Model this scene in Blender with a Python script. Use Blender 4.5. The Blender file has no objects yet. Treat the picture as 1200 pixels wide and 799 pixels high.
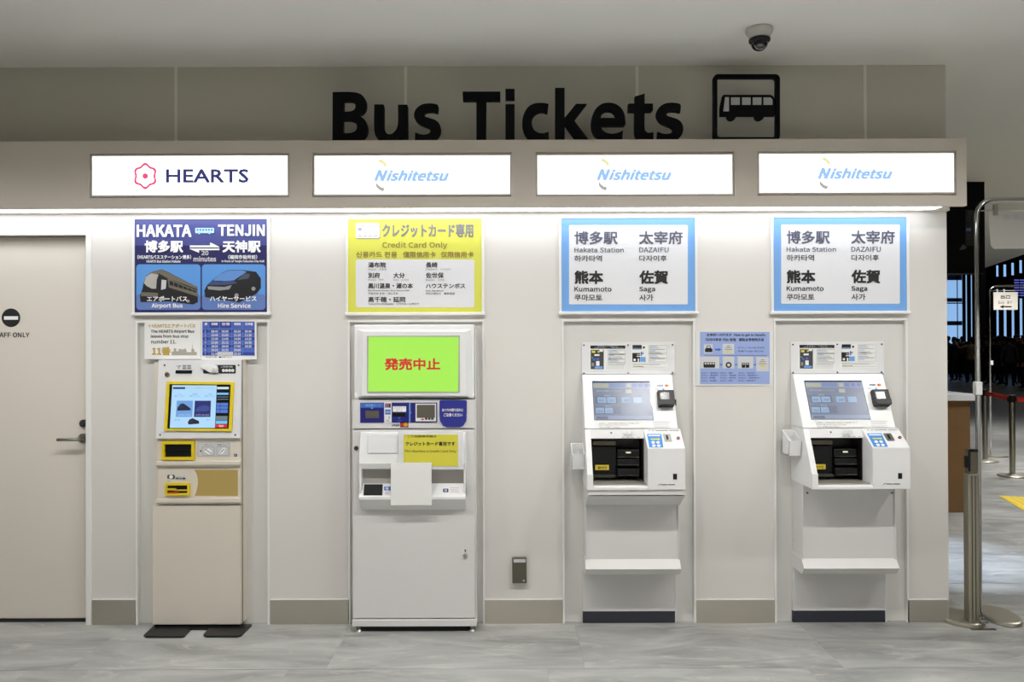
import bpy, bmesh, math, random, os
from mathutils import Vector, Matrix
random.seed(7)
SC = bpy.context.scene
COL = SC.collection

# ------------------------------------------------------------------ camera
F = 868.0; CW, CH = 1200.0, 799.0
CAM = Vector((0, -4.0, 1.5))
cd = bpy.data.cameras.new('camera'); cam = bpy.data.objects.new('camera', cd); COL.objects.link(cam)
cd.sensor_width = 36; cd.lens = 36 * F / CW; cd.clip_start = 0.05; cd.clip_end = 200
ROT = Matrix.Rotation(math.radians(90.30), 3, 'X') @ Matrix.Rotation(math.radians(-0.18), 3, 'Z')
cam.matrix_world = Matrix.Translation(CAM) @ ROT.to_4x4()
SC.camera = cam

# ------------------------------------------------------------------ view, world, lights
SC.view_settings.view_transform = 'Standard'; SC.view_settings.look = 'None'
SC.view_settings.gamma = 1; SC.view_settings.use_curve_mapping = False
SC.view_settings.exposure = 0.0
SC.cycles.use_denoising = True
SC.cycles.max_bounces = 10; SC.cycles.diffuse_bounces = 6; SC.cycles.transparent_max_bounces = 12
SC.cycles.sample_clamp_indirect = 8.0
W = bpy.data.worlds.new('world'); SC.world = W; W.use_nodes = True
wn = W.node_tree.nodes; wl = W.node_tree.links
bgn = wn['Background']; tc = wn.new('ShaderNodeTexCoord'); sx = wn.new('ShaderNodeSeparateXYZ'); rp = wn.new('ShaderNodeValToRGB')
wl.new(tc.outputs['Generated'], sx.inputs[0]); wl.new(sx.outputs['Z'], rp.inputs[0]); wl.new(rp.outputs[0], bgn.inputs[0])
rp.color_ramp.elements[0].color = (0.32, 0.56, 0.92, 1); rp.color_ramp.elements[1].color = (0.16, 0.38, 0.80, 1)
rp.color_ramp.elements[1].position = 0.5
bgn.inputs[1].default_value = 1.0

def area(name, loc, rot, sx_, sy_, power, col, spread=180):
    l = bpy.data.lights.new(name, 'AREA'); l.shape = 'RECTANGLE'; l.size = sx_; l.size_y = sy_
    l.energy = power; l.color = col; l.spread = math.radians(spread)
    o = bpy.data.objects.new(name, l); o.location = loc; o.rotation_euler = [math.radians(a) for a in rot]; COL.objects.link(o)
    return o
def spot(name, loc, power, col, size=110, rad=0.05, blend=0.5, rot=(0, 0, 0)):
    l = bpy.data.lights.new(name, 'SPOT'); l.energy = power; l.color = col; l.spot_size = math.radians(size)
    l.spot_blend = blend; l.shadow_soft_size = rad
    o = bpy.data.objects.new(name, l); o.location = loc; o.rotation_euler = [math.radians(a) for a in rot]; COL.objects.link(o)
    return o
WARM = (1.0, 0.985, 0.96)
for i, x in enumerate((-3.3, -2.2, -1.1, 0.0, 1.14, 2.1, 3.2)):   # ceiling downlights along the wall
    spot('downlight', (x, -1.72, 2.97), 60, WARM, 150, 0.035, 0.6)
for i, (x, e) in enumerate(((-3.2, 16), (-0.6, 90), (1.6, 105), (4.2, 105))):   # unseen second row behind the photographer, weighted as fill for ceiling and wall
    area('downlight', (x, -4.1, 2.96), (0, 0, 0), 0.6, 0.6, e, WARM, 115)
for (x, y, p) in ((5.2, 1.6, 50), (6.4, 4.8, 54), (8.2, 8.4, 34)):  # hall downlights beyond the wall
    area('downlight', (x, y, 2.96), (0, 0, 0), 0.5, 0.5, p, (1, 0.98, 0.95), 120)
for (x, y, p) in ((13, 14, 28), (19, 23, 22)):                    # added fill under the high ceiling, lifts the dark far floor
    area('hall_fill', (x, y, 6.9), (0, 0, 0), 1.0, 1.0, p, (1, 0.93, 0.82))
spot('cool_downlight', (2.95, 1.2, 2.95), 560, (0.68, 0.80, 1.0), 33, 0.10, 0.9, (0, 0, 0))

# ------------------------------------------------------------------ materials
def lin(c):
    return tuple((v / 255 / 12.92) if v / 255 <= 0.04045 else ((v / 255 + 0.055) / 1.055) ** 2.4 for v in c)
MATS = {}
def mat(name, rgb, rough=0.5, metal=0.0, emit=0.0, noise=0.0, nscale=40, bump=0.0, spec=None, coat=0.0):
    if name in MATS: return MATS[name]
    m = bpy.data.materials.new(name); m.use_nodes = True; nt = m.node_tree; b = nt.nodes['Principled BSDF']
    c = lin(rgb) + (1,)
    b.inputs['Base Color'].default_value = c; b.inputs['Roughness'].default_value = rough; b.inputs['Metallic'].default_value = metal
    if spec is not None: b.inputs['Specular IOR Level'].default_value = spec
    if coat: b.inputs['Coat Weight'].default_value = coat
    if emit:
        b.inputs['Emission Color'].default_value = c; b.inputs['Emission Strength'].default_value = emit
        b.inputs['Base Color'].default_value = (0.02, 0.02, 0.02, 1)
    if noise or bump:
        g = nt.nodes.new('ShaderNodeNewGeometry'); n = nt.nodes.new('ShaderNodeTexNoise'); n.inputs['Scale'].default_value = nscale
        n.inputs['Detail'].default_value = 5; nt.links.new(g.outputs['Position'], n.inputs['Vector'])
        if noise and not emit:
            r = nt.nodes.new('ShaderNodeMix'); r.data_type = 'RGBA'
            r.inputs[6].default_value = tuple(v * (1 - noise) for v in c[:3]) + (1,)
            r.inputs[7].default_value = tuple(min(1, v * (1 + noise)) for v in c[:3]) + (1,)
            nt.links.new(n.outputs['Fac'], r.inputs[0]); nt.links.new(r.outputs[2], b.inputs['Base Color'])
        if bump:
            bp = nt.nodes.new('ShaderNodeBump'); bp.inputs['Strength'].default_value = bump; bp.inputs['Distance'].default_value = 0.002
            nt.links.new(n.outputs['Fac'], bp.inputs['Height']); nt.links.new(bp.outputs[0], b.inputs['Normal'])
    MATS[name] = m
    return m
def glassy(name, rgb, alpha, rough=0.08):
    m = mat(name, rgb, rough); m.node_tree.nodes['Principled BSDF'].inputs['Alpha'].default_value = alpha
    return m
def brushed(name, rgb, rough, axis=2):
    m = mat(name, rgb, rough, 1.0); nt = m.node_tree; b = nt.nodes['Principled BSDF']
    g = nt.nodes.new('ShaderNodeNewGeometry'); mp = nt.nodes.new('ShaderNodeMapping'); n = nt.nodes.new('ShaderNodeTexNoise')
    s = [400, 400, 400]; s[axis] = 6; mp.inputs['Scale'].default_value = s
    n.inputs['Scale'].default_value = 1; n.inputs['Detail'].default_value = 3
    r = nt.nodes.new('ShaderNodeMapRange'); r.inputs[3].default_value = rough - 0.08; r.inputs[4].default_value = rough + 0.1
    nt.links.new(g.outputs['Position'], mp.inputs[0]); nt.links.new(mp.outputs[0], n.inputs[0]); nt.links.new(n.outputs['Fac'], r.inputs[0]); nt.links.new(r.outputs[0], b.inputs['Roughness'])
    return m
def stone():
    m = bpy.data.materials.new('stone_tile'); m.use_nodes = True; nt = m.node_tree; N = nt.nodes; L = nt.links; b = N['Principled BSDF']
    g = N.new('ShaderNodeNewGeometry'); oi = N.new('ShaderNodeObjectInfo')
    mul = N.new('ShaderNodeVectorMath'); mul.operation = 'MULTIPLY_ADD'
    mul.inputs[1].default_value = (1, 1, 1)
    sc = N.new('ShaderNodeMath'); sc.operation = 'MULTIPLY'; sc.inputs[1].default_value = 37
    L.new(oi.outputs['Random'], sc.inputs[0]); L.new(g.outputs['Position'], mul.inputs[0]); L.new(sc.outputs[0], mul.inputs[2])
    mp = N.new('ShaderNodeMapping'); mp.inputs['Rotation'].default_value = (0, 0, math.radians(38)); mp.inputs['Scale'].default_value = (0.9, 3.4, 1)
    L.new(mul.outputs[0], mp.inputs[0])
    n1 = N.new('ShaderNodeTexNoise'); n1.inputs['Scale'].default_value = 1.9; n1.inputs['Detail'].default_value = 8; n1.inputs['Roughness'].default_value = 0.62; n1.inputs['Distortion'].default_value = 0.7
    L.new(mp.outputs[0], n1.inputs[0])
    r1 = N.new('ShaderNodeValToRGB'); e = r1.color_ramp.elements
    e[0].position = 0.34; e[0].color = lin((128, 129, 127)) + (1,); e[1].position = 0.66; e[1].color = lin((170, 171, 168)) + (1,)
    L.new(n1.outputs['Fac'], r1.inputs[0])
    mp2 = N.new('ShaderNodeMapping'); mp2.inputs['Rotation'].default_value = (0, 0, math.radians(34)); mp2.inputs['Scale'].default_value = (1.0, 4.2, 1)
    L.new(mul.outputs[0], mp2.inputs[0])
    n2 = N.new('ShaderNodeTexNoise'); n2.inputs['Scale'].default_value = 2.0; n2.inputs['Detail'].default_value = 10; n2.inputs['Roughness'].default_value = 0.68; n2.inputs['Distortion'].default_value = 2.2
    L.new(mp2.outputs[0], n2.inputs[0])
    r2 = N.new('ShaderNodeValToRGB'); e = r2.color_ramp.elements
    e[0].position = 0.56; e[0].color = (0, 0, 0, 1); e[1].position = 0.72; e[1].color = (0.7, 0.7, 0.7, 1)
    L.new(n2.outputs['Fac'], r2.inputs[0])
    mx = N.new('ShaderNodeMix'); mx.data_type = 'RGBA'; mx.inputs[7].default_value = lin((200, 197, 190)) + (1,)
    L.new(r2.outputs[0], mx.inputs[0]); L.new(r1.outputs[0], mx.inputs[6])
    hv = N.new('ShaderNodeHueSaturation'); mr = N.new('ShaderNodeMapRange'); mr.inputs[3].default_value = 0.95; mr.inputs[4].default_value = 1.04
    L.new(oi.outputs['Random'], mr.inputs[0]); L.new(mr.outputs[0], hv.inputs['Value']); L.new(mx.outputs[2], hv.inputs['Color'])
    L.new(hv.outputs[0], b.inputs['Base Color'])
    r3 = N.new('ShaderNodeMapRange'); r3.inputs[3].default_value = 0.28; r3.inputs[4].default_value = 0.5; L.new(n1.outputs['Fac'], r3.inputs[0]); L.new(r3.outputs[0], b.inputs['Roughness'])
    bp = N.new('ShaderNodeBump'); bp.inputs['Strength'].default_value = 0.15; bp.inputs['Distance'].default_value = 0.002; L.new(n1.outputs['Fac'], bp.inputs['Height']); L.new(bp.outputs[0], b.inputs['Normal'])
    return m

wall_m = mat('wall_paint', (216, 212, 207), 0.55, noise=0.015, nscale=6, bump=0.05)
wall_up = mat('upper_wall_paint', (192, 188, 176), 0.6, noise=0.015, nscale=5)
fascia_m = mat('fascia_paint', (212, 203, 192), 0.55, noise=0.015, nscale=6)
ceil_m = mat('ceiling_paint', (228, 227, 222), 0.7, noise=0.01, nscale=3)
bay_m = mat('bay_panel_grey_white', (214, 212, 208), 0.4, noise=0.01, nscale=5)
trim_m = mat('white_trim', (232, 231, 228), 0.35)
door_m = mat('door_paint', (218, 211, 201), 0.5, noise=0.01, nscale=5)
white_m = mat('white_plastic', (230, 230, 230), 0.32, noise=0.01, nscale=20)
white2_m = mat('white_steel_paint', (216, 214, 213), 0.4, noise=0.012, nscale=9)
cream_m = mat('cream_steel_paint', (217, 209, 196), 0.42, noise=0.012, nscale=9)
grey_pl = mat('pale_grey_plastic', (205, 204, 202), 0.4)
steel_m = brushed('brushed_stainless', (206, 200, 188), 0.30, 0)
for n_ in steel_m.node_tree.nodes:
    if n_.bl_idname == 'ShaderNodeMapRange': n_.inputs[3].default_value = 0.27; n_.inputs[4].default_value = 0.33
b_ = steel_m.node_tree.nodes['Principled BSDF']; b_.inputs['Anisotropic'].default_value = 0.9
tg_ = steel_m.node_tree.nodes.new('ShaderNodeCombineXYZ'); tg_.inputs[2].default_value = 1; steel_m.node_tree.links.new(tg_.outputs[0], b_.inputs['Tangent'])
steel_v = brushed('brushed_steel_post', (176, 171, 154), 0.34, 2)
chrome = mat('polished_steel', (190, 190, 190), 0.12, 1.0)
chrome2 = mat('satin_steel', (170, 168, 160), 0.3, 1.0)
black_m = mat('black_plastic', (14, 15, 17), 0.38, spec=0.35)
black_s = mat('black_sign_paint', (8, 9, 12), 0.6, spec=0.12)
matte_blk = mat('matte_black', (10, 11, 12), 0.8)
dgrey = mat('dark_grey_plastic', (58, 56, 52), 0.4)
gap_m = mat('dark_gap', (40, 38, 36), 0.8)
navy_kick = mat('navy_kick_plate', (44, 46, 56), 0.5)
brown_m = mat('brown_wood_laminate', (112, 82, 50), 0.5, noise=0.06, nscale=14)
paper_m = mat('white_paper', (232, 232, 230), 0.6)
stone_m = stone()
yell_m = mat('yellow_frame', (226, 200, 30), 0.45)

# ------------------------------------------------------------------ geometry helpers
def ray(px, py):
    return ROT @ Vector(((px - CW / 2) / F, -(py - CH / 2) / F, -1))
class Plane:
    def __init__(s, pt, n): s.pt = Vector(pt); s.n = Vector(n).normalized()
    def hit(s, px, py):
        d = ray(px, py); return CAM + d * ((s.pt - CAM).dot(s.n) / d.dot(s.n))
def FP(p): return Plane((0, -p, 0), (0, -1, 0))         # frontal plane standing p metres in front of the wall
def V(px, py, p=0.0): return FP(p).hit(px, py)
def XX(px, py, p=0.0): return V(px, py, p).x
def ZZ(py, p=0.0, px=600): return V(px, py, p).z

def new(): return bmesh.new()
def part(name, bm, m, parent=None, smooth=False, props=None):
    me = bpy.data.meshes.new(name)
    off = parent['_w'] if parent is not None and '_w' in parent else (0, 0, 0)
    off = Vector(off)
    for v in bm.verts: v.co -= off
    bm.to_mesh(me); bm.free()
    for mm in (m if isinstance(m, (list, tuple)) else [m]): me.materials.append(mm)
    if smooth:
        for p in me.polygons: p.use_smooth = True
    o = bpy.data.objects.new(name, me); COL.objects.link(o)
    if parent is not None:
        o.parent = parent; o['_w'] = list(off)
    if props:
        for k, v in props.items(): o[k] = v
    return o
def struct(name, bm, m, **k):
    o = part(name, bm, m); o['kind'] = 'structure'
    for a, b in k.items(): o[a] = b
    return o
def thing(name, label, cat, loc, group=None, kind=None):
    o = bpy.data.objects.new(name, None); o.empty_display_size = 0.1; COL.objects.link(o); o.location = loc; o['_w'] = list(loc)
    if label: o['label'] = label
    if cat: o['category'] = cat
    if group: o['group'] = group
    if kind: o['kind'] = kind
    return o
def single(name, label, cat, bm, m, loc, group=None, smooth=False):
    """a thing that is one mesh, with its origin at loc"""
    loc = Vector(loc)
    for v in bm.verts: v.co -= loc
    o = part(name, bm, m, smooth=smooth); o.location = loc; o['label'] = label; o['category'] = cat
    if group: o['group'] = group
    return o
def copy_tree(o, dx=(0, 0, 0), parent=None, skip=()):
    c = o.copy(); COL.objects.link(c)
    if parent is None: c.location = o.location + Vector(dx)
    else: c.parent = parent
    for ch in list(o.children):
        if ch.name.split('.')[0] in skip: continue
        copy_tree(ch, dx, c, skip)
    return c
def B(bm, x0, x1, y0, y1, z0, z1, bev=0.0, seg=1, mi=0):
    """box; y is world depth"""
    vs = [bm.verts.new((x, y, z)) for x in (x0, x1) for y in (y0, y1) for z in (z0, z1)]
    fs = [bm.faces.new([vs[i] for i in f]) for f in ((0, 1, 3, 2), (4, 6, 7, 5), (0, 4, 5, 1), (2, 3, 7, 6), (0, 2, 6, 4), (1, 5, 7, 3))]
    for f in fs: f.material_index = mi
    if bev:
        es = list({e for f in fs for e in f.edges})
        bmesh.ops.bevel(bm, geom=es, offset=bev, segments=seg, affect='EDGES', profile=0.5)
    bmesh.ops.recalc_face_normals(bm, faces=bm.faces)
    return bm
def BP(bm, x0, y0, x1, y1, pf, pb, bev=0.0, seg=1, mi=0):
    """box whose front face fills the rectangle at depth pf and which reaches back to pb"""
    xm, ym = (x0 + x1) / 2, (y0 + y1) / 2
    return B(bm, XX(x0, ym, pf), XX(x1, ym, pf), -pf, -pb, ZZ(y1, pf, xm), ZZ(y0, pf, xm), bev, seg, mi)
def prismX(bm, prof, X0, X1, mi=0):
    """prof: (p, Z) outline, extruded along X"""
    a = [bm.verts.new((X0, -p, z)) for p, z in prof]; b = [bm.verts.new((X1, -p, z)) for p, z in prof]
    n = len(prof); fs = [bm.faces.new(a), bm.faces.new(b[::-1])]
    for i in range(n): fs.append(bm.faces.new((a[i], b[i], b[(i + 1) % n], a[(i + 1) % n])))
    for f in fs: f.material_index = mi
    bmesh.ops.recalc_face_normals(bm, faces=bm.faces); return bm
def prismXZ(bm, pts, y0, y1, mi=0):
    """pts: (x, z) outline, extruded in depth"""
    a = [bm.verts.new((x, y0, z)) for x, z in pts]; b = [bm.verts.new((x, y1, z)) for x, z in pts]
    n = len(pts); fs = [bm.faces.new(a), bm.faces.new(b[::-1])]
    for i in range(n): fs.append(bm.faces.new((a[i], b[i], b[(i + 1) % n], a[(i + 1) % n])))
    for f in fs: f.material_index = mi
    bmesh.ops.recalc_face_normals(bm, faces=bm.faces); return bm
def cyl(bm, c, r, h, axis='Z', seg=24, r2=None, mi=0):
    """from c, along the axis for h"""
    r2 = r if r2 is None else r2
    R = {'Z': Matrix.Identity(3), 'X': Matrix.Rotation(math.pi / 2, 3, 'Y'), 'Y': Matrix.Rotation(-math.pi / 2, 3, 'X')}[axis]
    c = Vector(c); a = []; b = []
    for i in range(seg):
        t = 2 * math.pi * i / seg
        a.append(bm.verts.new(c + R @ Vector((r * math.cos(t), r * math.sin(t), 0))))
        b.append(bm.verts.new(c + R @ Vector((r2 * math.cos(t), r2 * math.sin(t), h))))
    fs = [bm.faces.new(a), bm.faces.new(b)] + [bm.faces.new((a[i], a[(i + 1) % seg], b[(i + 1) % seg], b[i])) for i in range(seg)]
    for f in fs: f.material_index = mi
    bmesh.ops.recalc_face_normals(bm, faces=bm.faces); return bm
def tube(bm, pts, r, seg=12, caps=True, mi=0):
    pts = [Vector(p) for p in pts]; rings = []; up = None
    for i, p in enumerate(pts):
        t = ((pts[min(i + 1, len(pts) - 1)] - pts[max(i - 1, 0)])).normalized()
        if up is None: up = t.orthogonal().normalized()
        up = (up - t * up.dot(t)).normalized(); w = t.cross(up)
        rings.append([bm.verts.new(p + (up * math.cos(2 * math.pi * k / seg) + w * math.sin(2 * math.pi * k / seg)) * r) for k in range(seg)])
    fs = []
    for a, b in zip(rings, rings[1:]):
        for k in range(seg): fs.append(bm.faces.new((a[k], a[(k + 1) % seg], b[(k + 1) % seg], b[k])))
    if caps: fs += [bm.faces.new(rings[0][::-1]), bm.faces.new(rings[-1])]
    for f in fs: f.material_index = mi; f.smooth = True
    return bm
def lathe(bm, c, prof, seg=28, mi=0):
    c = Vector(c); rings = []
    for r, z in prof:
        rings.append([bm.verts.new(c + Vector((r * math.cos(2 * math.pi * k / seg), r * math.sin(2 * math.pi * k / seg), z))) for k in range(seg)])
    for a, b in zip(rings, rings[1:]):
        for k in range(seg):
            f = bm.faces.new((a[k], a[(k + 1) % seg], b[(k + 1) % seg], b[k])); f.material_index = mi; f.smooth = True
    bm.faces.new(rings[0]); bm.faces.new(rings[-1])
    bmesh.ops.recalc_face_normals(bm, faces=bm.faces); return bm

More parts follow.
